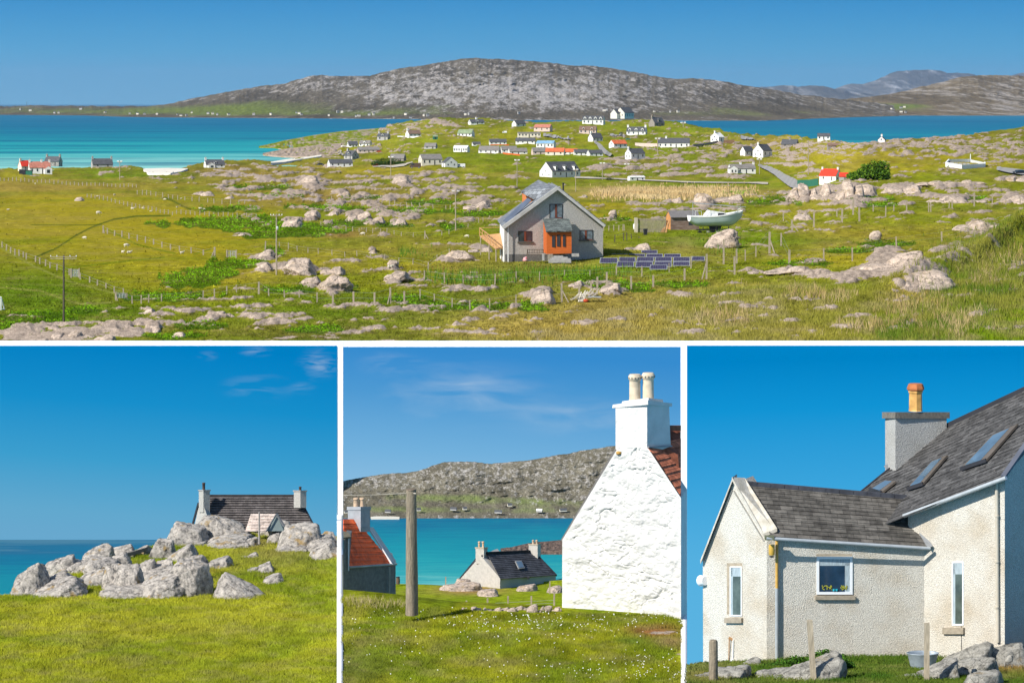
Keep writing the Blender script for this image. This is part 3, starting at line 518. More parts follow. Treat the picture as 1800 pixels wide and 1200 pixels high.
def house(label, cx, row, L, W, hw, hr, az, wall='white', roof='slate', chim=(), win=3, gwin=1, dorm=0, cat='house', group='cottages of the village', name='house', porch=None, wing=None, door=True, lift=0):
    """all sizes in photograph pixels; az > 0 shows the left gable, az < 0 the right one"""
    s = SA(cx, row); L, W, hw, hr = L*s, W*s, hw*s, hr*s; g = GA(cx, row, lift * s); a = math.radians(az)
    g = g + Vector((0, W / 2 * abs(math.cos(a)) + L / 2 * abs(math.sin(a)), 0))
    o = empty(name, g, a, label, cat, group)
    m = MB(); v, f = gable_body(L, W, hw, hr); m.add(v, f); m.build('wall', WALLM[wall], o)
    r = MB(); roof_mb(r, L, W, hw, hr, t=max(.15, .6*s), ov=.8*s); ro = r.build('roof', ROOFM[roof], o)
    for c in chim:   # -1 left gable, 1 right, 0 middle
        m = MB(); x = c * (L/2 - 1.3*s); k = 1.7*s; m.box(x-k*.9, x+k*.9, -k*.8, k*.8, hw+hr-2.5*s, hw+hr+3.2*s); m.box(x-k*1.1, x+k*1.1, -k, k, hw+hr+3.2*s, hw+hr+3.8*s)
        ch = m.build('chimney', WALLM[wall] if wall != 'pink' else WALLM['grey'], o); m = MB(); m.bar((x, 0, hw+hr+3.8*s), (x, 0, hw+hr+5.3*s), .5*s, 6); m.build('chimney_pot', POTM, ch)
    ws = min(2.4*s, L/(win*2+1)) if win else 0
    for i in range(win):
        x = -L/2 + L*(i+.5)/win; isdoor = door and i == win//2
        m = MB(); z0 = .05 if isdoor else hw*.38; m.box(x-ws*(.35 if isdoor else .5), x+ws*(.35 if isdoor else .5), -W/2-.06, -W/2+.1, z0, hw*.78); m.build('door' if isdoor else 'window', DARK if isdoor else GLASS, o)
    if gwin:
        for sg in (-1, 1):
            m = MB(); x = sg*L/2; m.box(x-.06, x+.06, -1.1*s, 1.1*s, hw*.9, hw*.9+2.4*s); m.build('window', GLASS, o)
            if hw > 7*s:
                for yy in (-.25, .25): m = MB(); m.box(x-.06, x+.06, W*yy-1.0*s, W*yy+1.0*s, hw*.35, hw*.35+2.6*s); m.build('window', GLASS, o)
    for i in range(dorm):
        x = -L/2 + L*(i+.5)/dorm; m = MB(); dw = 2.3*s; y0 = -W/2+.5*s; zt = hw + hr*.55
        m.hexa([(x-dw,y0,hw+.1*hr),(x+dw,y0,hw+.1*hr),(x+dw,-.5*s,hw+.1*hr),(x-dw,-.5*s,hw+.1*hr),(x-dw,y0,zt),(x+dw,y0,zt),(x+dw,-.5*s,zt),(x-dw,-.5*s,zt)])
        m.add([(x-dw,y0,zt),(x+dw,y0,zt),(x,y0,zt+1.8*s)], [(0,1,2)]); d = m.build('dormer', WALLM[wall], o)
        m = MB(); 
        for sg in (-1,1): m.hexa([(x+sg*dw*1.2,y0-.3*s,zt-.2*s),(x,y0-.3*s,zt+1.9*s),(x,0,zt+1.9*s),(x+sg*dw*1.2,0,zt-.2*s),(x+sg*dw*1.2,y0-.3*s,zt+.2*s),(x,y0-.3*s,zt+2.4*s),(x,0,zt+2.4*s),(x+sg*dw*1.2,0,zt+.2*s)])
        m.build('roof', ROOFM[roof], d); m = MB(); m.box(x-dw*.6,x+dw*.6,y0-.08,y0+.05,hw+.2*hr,zt-.3*s); m.build('window', GLASS, d)
    if porch:   # (x fraction, width, depth, height, wall, roof)
        fx, pw, pd, ph, pc, pr = porch; pw, pd, ph = pw*s, pd*s, ph*s; x = fx*L/2; M = Matrix.Translation((x, -W/2-pd/2, 0)) @ Matrix.Rotation(math.pi/2, 4, 'Z')
        m = MB(); v, f = gable_body(pd, pw, ph, pw*.35); m.add([M @ Vector(q) for q in v], f); w_ = m.build('porch', WALLM[pc], o)
        m = MB(); roof_mb(m, pd, pw, ph, pw*.35, t=.4*s, ov=.4*s, M=M); m.build('roof', ROOFM[pr], w_)
        m = MB(); m.box(x-pw*.2, x+pw*.2, -W/2-pd-.08, -W/2-pd+.05, ph*.2, ph*.85); m.build('window', GLASS, w_)
    if wing:    # cross wing (x fraction, width, forward, wall height, roof height)
        fx, pw, pd, ph, pr = wing; pw, pd, ph, pr = pw*s, pd*s, ph*s, pr*s; x = fx*L/2; LL = pd + W/2; M = Matrix.Translation((x, -W/2-pd+LL/2, 0)) @ Matrix.Rotation(math.pi/2, 4, 'Z')
        m = MB(); v, f = gable_body(LL, pw, ph, pr); m.add([M @ Vector(q) for q in v], f); w_ = m.build('gable_wing', WALLM[wall], o)
        m = MB(); roof_mb(m, LL, pw, ph, pr, t=.5*s, ov=.6*s, M=M); m.build('roof', ROOFM[roof], w_)
        for k in (-.22, .22): m = MB(); m.box(x+pw*k-1.0*s, x+pw*k+1.0*s, -W/2-pd-.08, -W/2-pd+.05, ph*.3, ph*.75); m.build('window', GLASS, w_)
    return o
CV = 'cottages of the village'
# left shore cluster
house('white cottage with a pinkish tiled roof and red roofed annexe by the bay', 67, 306, 37, 15, 11.5, 9.5, 18, 'white', 'salmon', (-1, 0.2, 1), 4, 1, porch=(.72, 13, 10, 9, 'white', 'salmon'))
house('white gabled cottage with a bright red roof behind the pinkish roofed one', 40, 302, 16, 15, 9, 9, 35, 'cream', 'red', (-1,), 1, 0)
house('dark stone house with slate roof behind the white shore cottage', 92, 291, 28, 14, 8, 8, -18, 'stone', 'slate', (-1, 1), 2, 1)
house('lone stone cottage with pale gable and dark roof at the edge of the bay', 177, 295, 36, 16, 6, 9, 20, 'grey', 'slate', (-1, 1), 2, 0)
house('white house with dark roof and dormer right of the small beach', 375, 295.5, 34, 16, 6, 8, 22, 'white', 'slate', (-1, 1), 3, 1, dorm=1, porch=(-.5, 12, 8, 5, 'white', 'grey'))
# middle village
H = [
 ('white gabled bungalow with a long dark roof at the left edge of the village', 597, 295, 42, 16, 6.5, 6, 18, 'white','slate',(),4,1,0),
 ('grey storey and a half house with a slate roof behind the long bungalow', 617, 281.5, 20, 17, 8, 8, -40, 'grey','slate',(-1,),2,1,1),
 ('pale two storey house at the far left of the hamlet', 619, 258, 17, 11, 5.5, 5, 18,'white','slate',(),3,1,0),
 ('white house with two steep gables left of the hamlet', 642, 257, 20, 12, 6, 5,-20,'white','grey',(),3,1,1),
 ('pinkish bungalow with a low grey roof beside a red car', 647, 267, 38, 14, 5, 4.5, 10,'pink','grey',(),5,0,0),
 ('twin gabled grey and white house on the rocky slope', 674, 247.5, 20, 12, 8, 5, -20,'grey','slate',(-1,1),2,1,1),
 ('cottage with white chimneyed gable and brown roof above a white wall', 726, 242, 24, 14, 6.5, 6, 28,'white','brown',(-1,),3,0,0),
 ('white cottage standing on the skyline left of the village crest', 837, 217.5, 26, 12, 4.5, 4.5, 22,'white','slate',(0,),3,1,1),
 ('white house with a pale green roof', 819, 238.5, 27, 14, 6, 6, -22,'white','green',(),4,0,0),
 ('small grey roofed cottage below the pale green roof', 757, 262.5, 21, 11, 5, 5, -15,'grey','grey',(),2,0,0),
 ('plain white hall with a row of tall windows', 811, 268.5, 26, 12, 8, 3.5, -20,'white','white',(),6,0,0),
 ('large cream house with steep grey roof and front gable', 756, 290, 38, 20, 11, 8, 20,'cream','grey',(),4,1,0),
 ('white house front gable with dark roof beside a parked van', 790, 293.5, 14, 24, 8, 9, -64,'white','slate',(),1,1,0),
 ('grey roofed house half hidden by the dark hedge', 699, 285, 26, 14, 5, 7, -15,'stone','grey',(),2,0,0),
 ('tiny white cottage above the row of bungalows', 837, 256, 14, 9, 4, 3, 12,'white','slate',(),2,0,0),
 ('white bungalow with a centre gable and dark wings', 875, 255, 30, 10, 5, 4.5, 6,'white','slate',(),4,0,0),
 ('bungalow with hipped grey roof near the centre of the village', 860, 270, 36, 14, 6, 6.5, -14,'white','grey',(),4,0,0),
 ('white bungalow with brownish roof and fence right of the hipped one', 894, 270, 28, 14, 6, 5.5, 12,'white','grey',(),3,0,0),
 ('white gable cottage on the skyline beside a strip of sea', 912, 222, 22, 12, 5, 6, 40,'white','slate',(),2,1,0),
 ('house with salmon pink tiled roof below the crest', 955, 232.5, 30, 14, 5, 5, -22,'pink','salmon',(),3,0,0),
 ('long low flat roofed white building with a band of windows', 930, 240.5, 40, 10, 7, 1.2, 4,'cream','grey',(),7,0,0),
 ('grey roofed white bungalow below the flat roofed building', 924, 253.5, 34, 12, 5, 5, -8,'white','slate',(),4,0,0),
 ('white block with a pale blue roof', 960, 259, 32, 14, 8, 4, -18,'white','blue',(),5,0,0),
 ('bungalow with a dark brownish roof left of the orange roofs', 910, 271, 32, 14, 5, 5.5, 12,'white','grey',(),3,0,0),
 ('grey roofed bungalow beside the bright orange roof', 949, 272, 28, 14, 5.5, 6, 12,'pink','grey',(),3,0,0),
 ('bungalow with the largest bright orange roof', 976, 273.5, 33, 15, 6, 6, -10,'cream','orange',(),3,0,0),
 ('bungalow with the second, smaller orange roof', 1003, 272.5, 24, 14, 5, 5, -8,'white','orange',(),3,0,0),
 ('dark roofed white bungalow right of the orange roofs', 1021, 273.5, 24, 13, 5, 5, 6,'white','slate',(),3,0,0),
 ('white gabled bungalow at the end of the bungalow row', 1046, 274.5, 26, 13, 5.5, 5, 22,'white','slate',(),3,1,0),
 ('brown roofed house with small dormers under the long white hotel', 1034, 235.5, 30, 14, 7, 6, -10,'pink','brown',(),4,1,2),
 ('white cottage with a chimneyed front gable by the lane bend', 1047, 250, 22, 14, 6.5, 8, 36,'white','slate',(-1,),3,0,0),
 ('white house with dormers and a small front conservatory', 1120, 237.5, 34, 15, 7.5, 7, -15,'white','slate',(-1,1),4,1,3),
 ('bare stone gabled building on the crest right of the church', 1155, 222, 24, 15, 7, 9, 40,'stone','slate',(-1,),2,0,1),
 ('bungalow with a terracotta roof and front gable', 1087, 262.5, 28, 16, 6.5, 6, 30,'white','orange',(),3,1,0),
 ('white cottage with tall chimneyed gable and dark roof among the rocks', 1117, 283.5, 32, 17, 10, 8, 38,'white','slate',(-1,),3,1,0),
 ('white gable end cottage alone near the inlet', 1262, 252.5, 16, 18, 9, 7, 48,'white','white',(-1,),1,1,0),
 ('long white complex with grey roof, front gable and white extension', 1185, 257.5, 56, 18, 9, 8, -6,'white','slate',(-.5,),6,1,0),
 ('small white outhouse with a dark roof and red door', 1314, 274.5, 22, 12, 8, 8, 42,'white','slate',(),2,0,0),
 ('tall white gable cottage with slate roof beside the lane', 1342, 276, 28, 22, 12, 11, 50,'white','slate',(-1,),2,1,0),
 ('dark grey hip roofed cottage on the green slope above the lane', 1390, 259, 28, 16, 5, 8, -20,'stone','slate',(0,),2,0,0),
 ('white house with a dark roof against the inlet', 1449, 246.5, 22, 12, 6.5, 4.5, -8,'white','slate',(),3,0,0),
 ('single white cottage gable with chimney peeping over the ridge', 1551, 250.5, 9, 12, 5, 5.5, 70,'white','slate',(0,),0,1,0),
 ('low brown roof just showing behind the rocky ridge', 1468, 259, 26, 10, 3, 4, 6,'stone','brown',(1,),1,0,0)]
for h in H: house(h[0], *h[1:7], h[7], h[8], h[9], h[10], h[11], h[12], h[13])
house('large white house with a dark roof and three white dormers behind the grey gabled house', 985, 312, 66, 34, 11, 16, 40, 'white', 'slate', (), 5, 1, dorm=3)
house('white cottage group with grey roof, front gable and lean-to near the lane', 1305, 306, 46, 18, 9, 7, 12, 'white', 'grey', (-.1, 1), 4, 0, wing=(-.82, 14, 6, 9, 5))
house('long white two storey building with a turret and dormers on the crest', 1044, 220, 38, 15, 9, 6, -16, 'white', 'slate', (), 5, 1, dorm=4, cat='hotel', name='hotel')
# church: two gables and a long slate roof
s_ = SA(1092, 209)
ch = house('white church with two gables and dark slate roof on the top of the village', 1099, 209, 26, 20, 8.5, 9, 48, 'cream', 'slate', (), 0, 1, cat='church', name='church', group=None)
m = MB(); v, f = gable_body(14*s_, 15*s_, 7*s_, 7.5*s_); M = Matrix.Translation((-14*s_, 8*s_, 0)); m.add([M @ Vector(q) for q in v], f); aw = m.build('gable_wing', WALLM['cream'], ch)
m = MB(); roof_mb(m, 14*s_, 15*s_, 7*s_, 7.5*s_, t=.8, M=M); m.build('roof', ROOFM['slate'], aw)
for k in range(5): m = MB(); x = (-10 + 5*k)*s_; m.box(x-.7*s_, x+.7*s_, -10.1*s_-.05, -9.9*s_, 2*s_, 6.5*s_); m.build('window', GLASS, ch)
# red-roofed cottage by the shrub
house('cottage with a bright red roof and two chimneys beside the big green shrub', 1462, 319.5, 34, 20, 9, 11, -38, 'white', 'red', (-1, 1), 2, 1, group=None, lift=2)
house('low outbuilding with the same red roof touching the green shrub', 1486, 315, 20, 12, 5, 6, -6, 'grey', 'red', (), 1, 0, group=None)
house('lone white static caravan beside the straight track', 1119, 318, 30, 9, 6, 1.5, 24, 'white', 'white', (), 3, 0, group=None, name='caravan', cat='caravan')
house('green garden shed on the slope left of the pale green roof', 765, 246, 8, 6, 5, 2, 10, 'green', 'green', (), 1, 0, group=None, name='shed', cat='shed')
for (lb, x, r, l, h, k) in (('black storage box below the shore cottage', 39, 308, 11, 7, 'black'), ('dark green container in front of the shore cottage', 50.5, 308, 11, 7.5, 'green')):
    s = SA(x, r); g = GA(x, r); o = empty('container', g, 0, lb, 'container'); m = MB(); m.box(-l/2*s, l/2*s, 0, 6*s, -.6, h*s); m.build('body', WALLM[k], o); m = MB(); m.box(-l/2*s-.1, l/2*s+.1, -.1, 6*s+.1, h*s, h*s+.6*s); m.build('lid', DARK if k == 'green' else METAL, o)
# far shore houses, a few pixels each
far = [(36,192),(53,193.5),(96,198),(103,198),(142,191),(185,197.5),(228,200),(242,200),(254,200.5),(276,200.5),(312,201.5),(318,203),(328,203),(337,197.5),(366,199),(374,199.5),(382,201),(402,201),(446,200.5),(476,200),(521,198),(526,199),(530,201),(578,202),(594,196),(601,195.5),(626,204),(631,203),(649,201),(657,200),(692,207),(713,200),(722,206.5),(745,202),(752,202),(818,200),(824,199.5),(1062,193),(1066,192),(1150,196),(1178,195.5),(1192,195.5),(1542,190),(1567,191),(1584,189),(1590,188),(1592,197),(1584,196),(912,198)]
def farhouse(i, x, r):
    d = dzfar(x, r); s = d / F; o = empty('house', P(x, r, d - 40), (i * .7) % 1.2 - .6, 'tiny pale house on the low flat shore at the far left' if x < 290 else 'tiny pale house under the left foot of the long rocky hill' if x < 600 else 'tiny pale house on the far shore behind the headland' if x < 1000 else 'tiny pale house on the brown slope beyond the church' if x < 1300 else 'tiny pale house in the green patch across the right inlet', 'house', 'houses dotted along the far shore')
    k = 1 + (i * 37 % 10) / 12; L, W, h, q = 3.0*s*k, 2.2*s, .9*s, .9*s; m = MB(); v, f = gable_body(L, W, h, q, sink=8); m.add(v, f); m.build('wall', WALLM['cream' if i % 2 else 'grey'], o); m = MB(); roof_mb(m, L, W, h, q, t=.3); m.build('roof', ROOFM['slate' if i % 3 else 'grey'], o)
def dzfar(x, r):
    sh = np.interp(x, [a for a, b in SHORE_R], [b for a, b in SHORE_R]); rd = np.interp(x, [a for a, b in RIDGE], [b for a, b in RIDGE])
    if x > 1500: sh, rd, d1 = 204, 165, 11500
    else: d1 = 9800
    t = min(1, max(0, (sh - r) / (sh - rd))); d0 = 35 * F / (sh - YH) * .99; return (d0 + (d1 - d0) * t ** .8) - 100
for i, (x, r) in enumerate(far): farhouse(i, x, r)

# ------------------------------------------------------------------ roads and tracks
ASPH = mat('pale_asphalt', (.30,.285,.26), var=.12, scale=.4); TRACK = mat('sandy_track', (.46,.41,.32), var=.12, scale=.4)
def strip(name, pts, wpx, m, lift=.35, n=14):
    V = []; pts = [(*q, wpx) if len(q) == 2 else q for q in pts]; q = []
    for a, b in zip(pts, pts[1:]):
        for k in range(n): t = k / n; q.append([a[i] * (1-t) + b[i] * t for i in range(3)])
    q.append(pts[-1])
    for k, (x, r, w_) in enumerate(q):
        x2, r2 = (q[k+1][:2] if k + 1 < len(q) else q[k][:2]); x1, r1 = q[k-1][:2] if k else q[k][:2]
        dx, dy = x2 - x1, (r2 - r1); l = math.hypot(dx, dy) or 1; nx, ny = -dy / l * w_ / 2, dx / l * w_ / 2
        if abs(nx) < 1e-6: nx = 0
        V.append(GA(x - nx, r - ny, lift)); V.append(GA(x + nx, r + ny, lift))
    return tag(np_mesh(name, V, grid_faces(len(q), 2), m), kind='structure')
strip('road', [(1333,293,5),(1352,300,8),(1366,308,11),(1378,317,13),(1390,324,16),(1404,331,15)], 8, ASPH, lift=.8)
strip('road', [(1045,251,3),(1052,256,6),(1056,262,8),(1064,270,7),(1075,275,5)], 6, ASPH, lift=.9)
strip('road', [(1072,238,3),(1090,240,3),(1100,243,2)], 3, ASPH, lift=.8); strip('road', [(1302,244,3),(1320,246,4),(1330,249,4)], 3, ASPH, lift=.9)
strip('road', [(955,238,4),(975,240,4),(990,244,3),(1003,247,2)], 4, ASPH, lift=.8)
strip('track', [(1010,313,3),(1050,314,2),(1100,316,2),(1160,319,2),(1220,321.5,2),(1350,324,2.2)], 2, TRACK, lift=.3)
strip('track', [(655,294,2.5),(690,293.5,3),(710,291,3),(725,286,2)], 3, TRACK, lift=.4); strip('track', [(600,265,2),(596,270,4),(604,274,3)], 2.5, TRACK, lift=.8)
strip('road', [(1752,299,5),(1775,303,8),(1800,306,9),(1830,309,9)], 8, ASPH, lift=.5)

# ------------------------------------------------------------------ vehicles
TYRE = mat('rubber_tyre', (.02,.02,.02)); CARM = {k: mat('car_paint_' + k, c, rough=.3, var=.02, spec=.6) for k, c in dict(red=(.5,.02,.03), white=(.8,.8,.8), black=(.02,.022,.03), green=(.05,.2,.16), silver=(.5,.52,.55), brown=(.10,.06,.045)).items()}
def vehicle(label, px, row, Lpx, az, col, van=False, cat='car', name='parked_car', group='vehicles parked in the village'):
    s = SA(px, row); L = Lpx * s; k = L / 4.2; o = empty(name, GA(px, row, .15), math.radians(az), label, cat, group); W = 1.7*k/2
    prof = [(-2.1,.35),(-2.1,.8),(-1.95,.95),(-1.3,1.0),(-.75,1.45),(.9,1.47),(1.6,1.0),(2.05,.9),(2.1,.5),(2.1,.35)] if not van else [(-2.1,.35),(-2.1,.9),(-1.8,1.1),(-1.3,1.9),(2.0,1.95),(2.1,1.8),(2.1,.35)]
    m = MB(); m.prism([(x*k, -W, z*k) for x, z in prof], (0, 2*W, 0)); b = m.build('body', CARM[col], o)
    m = MB(); g = [(-1.15,1.03),(-.7,1.38),(.82,1.4),(1.35,1.03)] if not van else [(-1.5,1.2),(-1.2,1.75),(-.4,1.75),(-.4,1.2)]
    m.prism([(x*k, -W-.02*k, z*k) for x, z in g], (0, 2*W+.04*k, 0)); m.build('side_windows', GLASS, b)
    m = MB(); m.hexa([(-1.32*k if not van else -1.84*k,-W*.8,1.02*k if not van else 1.15*k),(-1.32*k if not van else -1.84*k,W*.8,1.02*k if not van else 1.15*k),(-1.2*k,W*.8,1.02*k),(-1.2*k,-W*.8,1.02*k),(-.8*k if not van else -1.4*k,-W*.75,1.42*k if not van else 1.8*k),(-.8*k if not van else -1.4*k,W*.75,1.42*k if not van else 1.8*k),(-.7*k,W*.75,1.42*k),(-.7*k,-W*.75,1.42*k)]); m.build('windscreen', GLASS, b)
    for x in (-1.3, 1.3):
        for y in (-1, 1):
            m = MB(); m.bar((x*k, y*W*.8, .33*k), (x*k, y*W*1.04, .33*k), .33*k, 14); w_ = m.build('wheel', TYRE, o); m = MB(); m.bar((x*k, y*W*1.0, .33*k), (x*k, y*W*1.06, .33*k), .18*k, 10); m.build('hubcap', METAL, w_)
    for y in (-1, 1): m = MB(); m.box(-2.14*k, -2.05*k, y*W*.75-.15*k, y*W*.75+.15*k, .6*k, .78*k); m.build('headlight', METAL, o)
    return o
vehicle('small bright red van on the track below the dark hedge', 660, 293.5, 10, 10, 'red', van=True, cat='van', name='parked_van')
vehicle('red car beside the pinkish bungalow', 666, 267.5, 9, 4, 'red'); vehicle('white van next to the white front gable', 810, 293, 15, 6, 'white', van=True, cat='van', name='parked_van')
vehicle('white car by the white block with the blue roof', 963, 257, 8, 0, 'white'); vehicle('teal car on the lane below the dormered house', 1104, 250, 9, 0, 'green')
vehicle('dark car left of the dormered white house', 1092, 236, 8, 0, 'black'); vehicle('brown rusty truck below the large cream house', 730, 296, 20, 3, 'brown', van=True, cat='truck', name='parked_truck'); vehicle('dark car left of the long bungalow', 563, 293.5, 13, 5, 'black')
vehicle('black car at the right end of the lane, cut by the edge', 1792, 308, 24, 28, 'black', group=None); vehicle('white van on the green slope above the hall', 887, 234, 8, 0, 'white', van=True, cat='van', name='parked_van')

# ------------------------------------------------------------------ walls and enclosure
def lowwall(name, label, pts, hpx, tpx, m, cat='wall', group=None):
    o = empty(name, GA(*pts[0]), 0, label, cat, group); o0 = o.location.copy(); mb = MB()
    for a, b in zip(pts, pts[1:]):
        A = GA(*a) - o0; B = GA(*b) - o0; s = SA(*a); h = Vector((0, 0, hpx*s)); dn = Vector((0, 0, -1.5*s)); dirv = (B - A).normalized(); n_ = Vector((-dirv.y, dirv.x, 0)) * tpx*s/2
        mb.hexa([A-n_+dn, B-n_+dn, B+n_+dn, A+n_+dn, A-n_+h, B-n_+h, B+n_+h, A+n_+h])
    mb.build('wall_body', m, o); return o
ow = lowwall('enclosure', 'white walled rectangular enclosure with a small white obelisk on the right hillside', [(1663,293),(1690,297.5),(1731,295)], 6.5, 1.6, WPAINT, 'enclosure')
s_ = SA(1690, 295); mb = MB()
for a, b, h in (((1663,293),(1668,287),6.5),((1668,287),(1706,284.5),6),((1706,284.5),(1731,291),5),((1731,291),(1731,295),6.5)):
    A = GA(*a) - ow.location; B = GA(*b) - ow.location; mb.hexa([A+Vector(q) for q in ((-.2,-.2,-1),(.2,-.2,-1),(.2,.2,-1),(-.2,.2,-1))] + [A+Vector((x,y,h*s_)) for x,y in ((-.2,-.2),(.2,-.2),(.2,.2),(-.2,.2))]); mb.beam(A+Vector((0,0,h*s_/2)), B+Vector((0,0,h*s_/2)), .4, h*s_)
mb.build('rear_wall', WPAINT, ow); q = GA(1706, 284) - ow.location
for x in (1663, 1731): m = MB(); p = GA(x, 294) - ow.location; m.box(p.x-.5*s_*1.6, p.x+.5*s_*1.6, p.y-.4, p.y+.4, p.z-.3, p.z+8*s_); m.build('gate_pier', WPAINT, ow)
m = MB(); m.bar(q, q + Vector((0, 0, 15*s_)), 1.5*s_, 4, .9*s_); m.build('obelisk', WPAINT, ow)
for k in range(5): m = MB(); p = GA(1674 + k*7, 290) - ow.location; m.box(p.x-.5, p.x+.5, p.y-.15, p.y+.15, p.z-.3, p.z+3.5*s_); m.build('headstone', WALLM['grey'], ow)
lowwall('garden_wall', 'low white wall left of the brown roofed chimney cottage', [(699,241),(722,242.5),(740,242)], 2.2, 1, WPAINT); lowwall('garden_wall', 'white wall running left of the pale two storey house', [(600,259),(618,259)], 2, 1, WPAINT)
lowwall('garden_wall', 'stone wall with dark openings left of the long white complex', [(1117,257.5),(1135,258),(1157,258.5)], 6, 2, WALLM['pink']); lowwall('garden_wall', 'dark hedge-like wall right of the long white complex', [(1218,258),(1240,255),(1262,254)], 2.5, 1, WALLM['stone'])
gf = lowwall('panel_fence', 'dark green panel fence in front of the red roofed cottage', [(1402,328.5),(1420,328),(1438,325)], 12, 1, WALLM['green'], 'fence')
lowwall('garden_wall', 'orange brick wall below the white bungalow with centre gable', [(862,256.5),(895,256.5)], 2, 1, WALLM['orange']); lowwall('garden_wall', 'reddish fence below the brownish roofed bungalow', [(884,272),(914,273)], 2.4, 1, WALLM['orange'])
lowwall('timber_fence', 'brown panel fence right of the lone gable end cottage', [(1272,254),(1291,254)], 5, 1, WALLM['timber'], 'fence')
# mast on the far left horizon
m = MB(); d = 9300; m.bar((0,0,0), (0,0,9*d/F), .5, 6); tag(m.build('radio_mast', DARK), 'thin dark mast on the low far shore at the left', 'mast').location = P(47, 187.5, d)
# ================================================================== NEAR THINGS OF THE PANORAMA
RK_A = rock_mat('lichened_gneiss', (.62,.49,.385), (.20,.165,.13), .55, moss=.5, bumpd=.12)
def ico(sub):
    bm = bmesh.new(); bmesh.ops.create_icosphere(bm, subdivisions=sub, radius=1); bm.verts.ensure_lookup_table()
    v = np.array([q.co[:] for q in bm.verts]); f = np.array([[q.index for q in p.verts] for p in bm.faces]); bm.free(); return v, f
ICO = {k: ico(k) for k in (3, 4, 5)}
def rock_shape(seed, sub=4, nf=11, rough=.07, fine=.03, slab=True, low=0.0):
    """an angular boulder: the inside of a few random planes, rounded and weathered"""
    r = np.random.default_rng(seed); v, f = ICO[sub]; n = r.normal(size=(nf, 3)); n[:, 2] *= .8; n /= np.linalg.norm(n, axis=1)[:, None]; h = r.uniform(.62, .95, nf)
    if slab:
        j = lambda a: r.uniform(-a, a); n2 = np.array([[-.25+j(.3),-.15+j(.15),1],[-1,-.3+j(.3),.5+j(.25)],[1,-.2+j(.3),.15+j(.2)],[-.1+j(.4),-1,.5+j(.25)],[.55,-1,.25+j(.2)],[-.55,-.8,.9+j(.3)],[j(.3),1,.2],[0,0,-1]]); n2[0, 1] -= .35 * low; n2[1, 2] += .35 * low; n2[2, 2] += .45 * low; n2[3, 2] += .7 * low; n2[4, 2] += .6 * low; n2 /= np.linalg.norm(n2, axis=1)[:, None]
        n = np.concatenate([n2, n[:4]]); h = np.concatenate([[.52+j(.08),.72+j(.1),.78+j(.1),.66+j(.1),.78+j(.08),.70+j(.08),.8,.6], h[:4] + .05])
    dp = v @ n.T; q = np.where(dp > .05, h[None] / np.maximum(dp, .05), 9.); k = 34.0
    R = -np.log(np.exp(-k * np.minimum(q, 1.35)).sum(1)) / k; R = np.minimum(R, 1.1)
    s = seed * 3.1; w = v * 1.0
    R = R + rough * fbm(w[:,0]*2+s, w[:,1]*2, w[:,2]*2, oct=4, seed=seed % 50) + fine * fbm(w[:,0]*9+s, w[:,1]*9, w[:,2]*9, oct=3, seed=seed % 50 + 3)
    cr = fbm(w[:,0]*2.2-s, w[:,1]*2.2, w[:,2]*3.2, oct=3, seed=seed % 50 + 9); R = R - .07 * np.exp(-(cr / .03) ** 2)
    V = v * R[:, None]; V -= (V.max(0) + V.min(0)) / 2; V /= (V.max(0) - V.min(0)) / 2; return V, f
def rock(px0, row0, px1, row1, d, seed, m, label, group=None, sub=4, sink=.25, depthk=.8, slope=0.0, name='boulder', cat='boulder', cx=None, nf=11, taper=0.0, blocks=0, **k):
    s = d / F; W = (px1 - px0) * s; Hh = (row1 - row0) * s; H2 = Hh * (1 + sink); Dp = max(min(W * depthk, Hh * 4), Hh * .8); r = random.Random(seed)
    nb = blocks or max(1, min(3, int(round(W / Hh * .45)))); Vs, Fs, off = [], [], 0
    for i in range(nb):
        V, f = rock_shape(seed + 101 * i, max(3, sub - (1 if nb > 2 else 0)), nf=nf, **k); t = (i + .5) / nb; u = 2 * t - 1
        wk = W / nb * (1.0 if nb == 1 else r.uniform(1.15, 1.45)) / 2; cxk = u * (W / 2 - wk * (1 if nb > 1 else 0)) * (1 if nb > 1 else 0)
        if nb > 1: cxk = -W / 2 + wk + (W - 2 * wk) * (i / (nb - 1))
        hk = H2 * (1 if nb == 1 else (r.uniform(.72, 1.0) if i not in (0, nb - 1) else r.uniform(.5, .8)))
        if i == nb // 2: hk = H2
        if taper: hk *= (1 - abs(taper) * max(0, u * (1 if taper > 0 else -1)) ** 1.0)
        if slope: hk *= 1 - max(0, -slope * u) * .7
        if nb == 1 and (taper or slope): z_ = V[:, 2]; V = V.copy(); q_ = (z_ - z_.min()) / (z_.max() - z_.min()); V[:, 2] = z_.min() + q_ * (z_.max() - z_.min()) * (1 - (abs(taper) * np.clip((V[:, 0] * (1 if taper > 0 else -1) + 1) / 2, 0, 1) ** 1.2 if taper else 0))
        a = r.uniform(-.3, .3); tl = r.uniform(-.25, .25) + slope * .3; x, y, z = V[:, 0], V[:, 1], V[:, 2]; x, y = x * math.cos(a) - y * math.sin(a), x * math.sin(a) + y * math.cos(a); z = z + tl * x; z = (z - z.min()) / (z.max() - z.min()); x = x / max(abs(x).max(), 1e-3)
        Vs.append(np.stack([cxk + x * wk, y * Dp / 2 * r.uniform(.7, 1) + (r.uniform(-.2, .2) * Dp if nb > 1 else 0), z * hk - H2 + Hh], -1)); Fs.append(f + off); off += len(V)
    c = P((px0 + px1) / 2, row1, d); c = c + Vector((0, Dp * .25, 0)); o = np_mesh(name, np.concatenate(Vs), np.concatenate(Fs), m, smooth=True); o.location = c; return tag(o, label, cat, group)
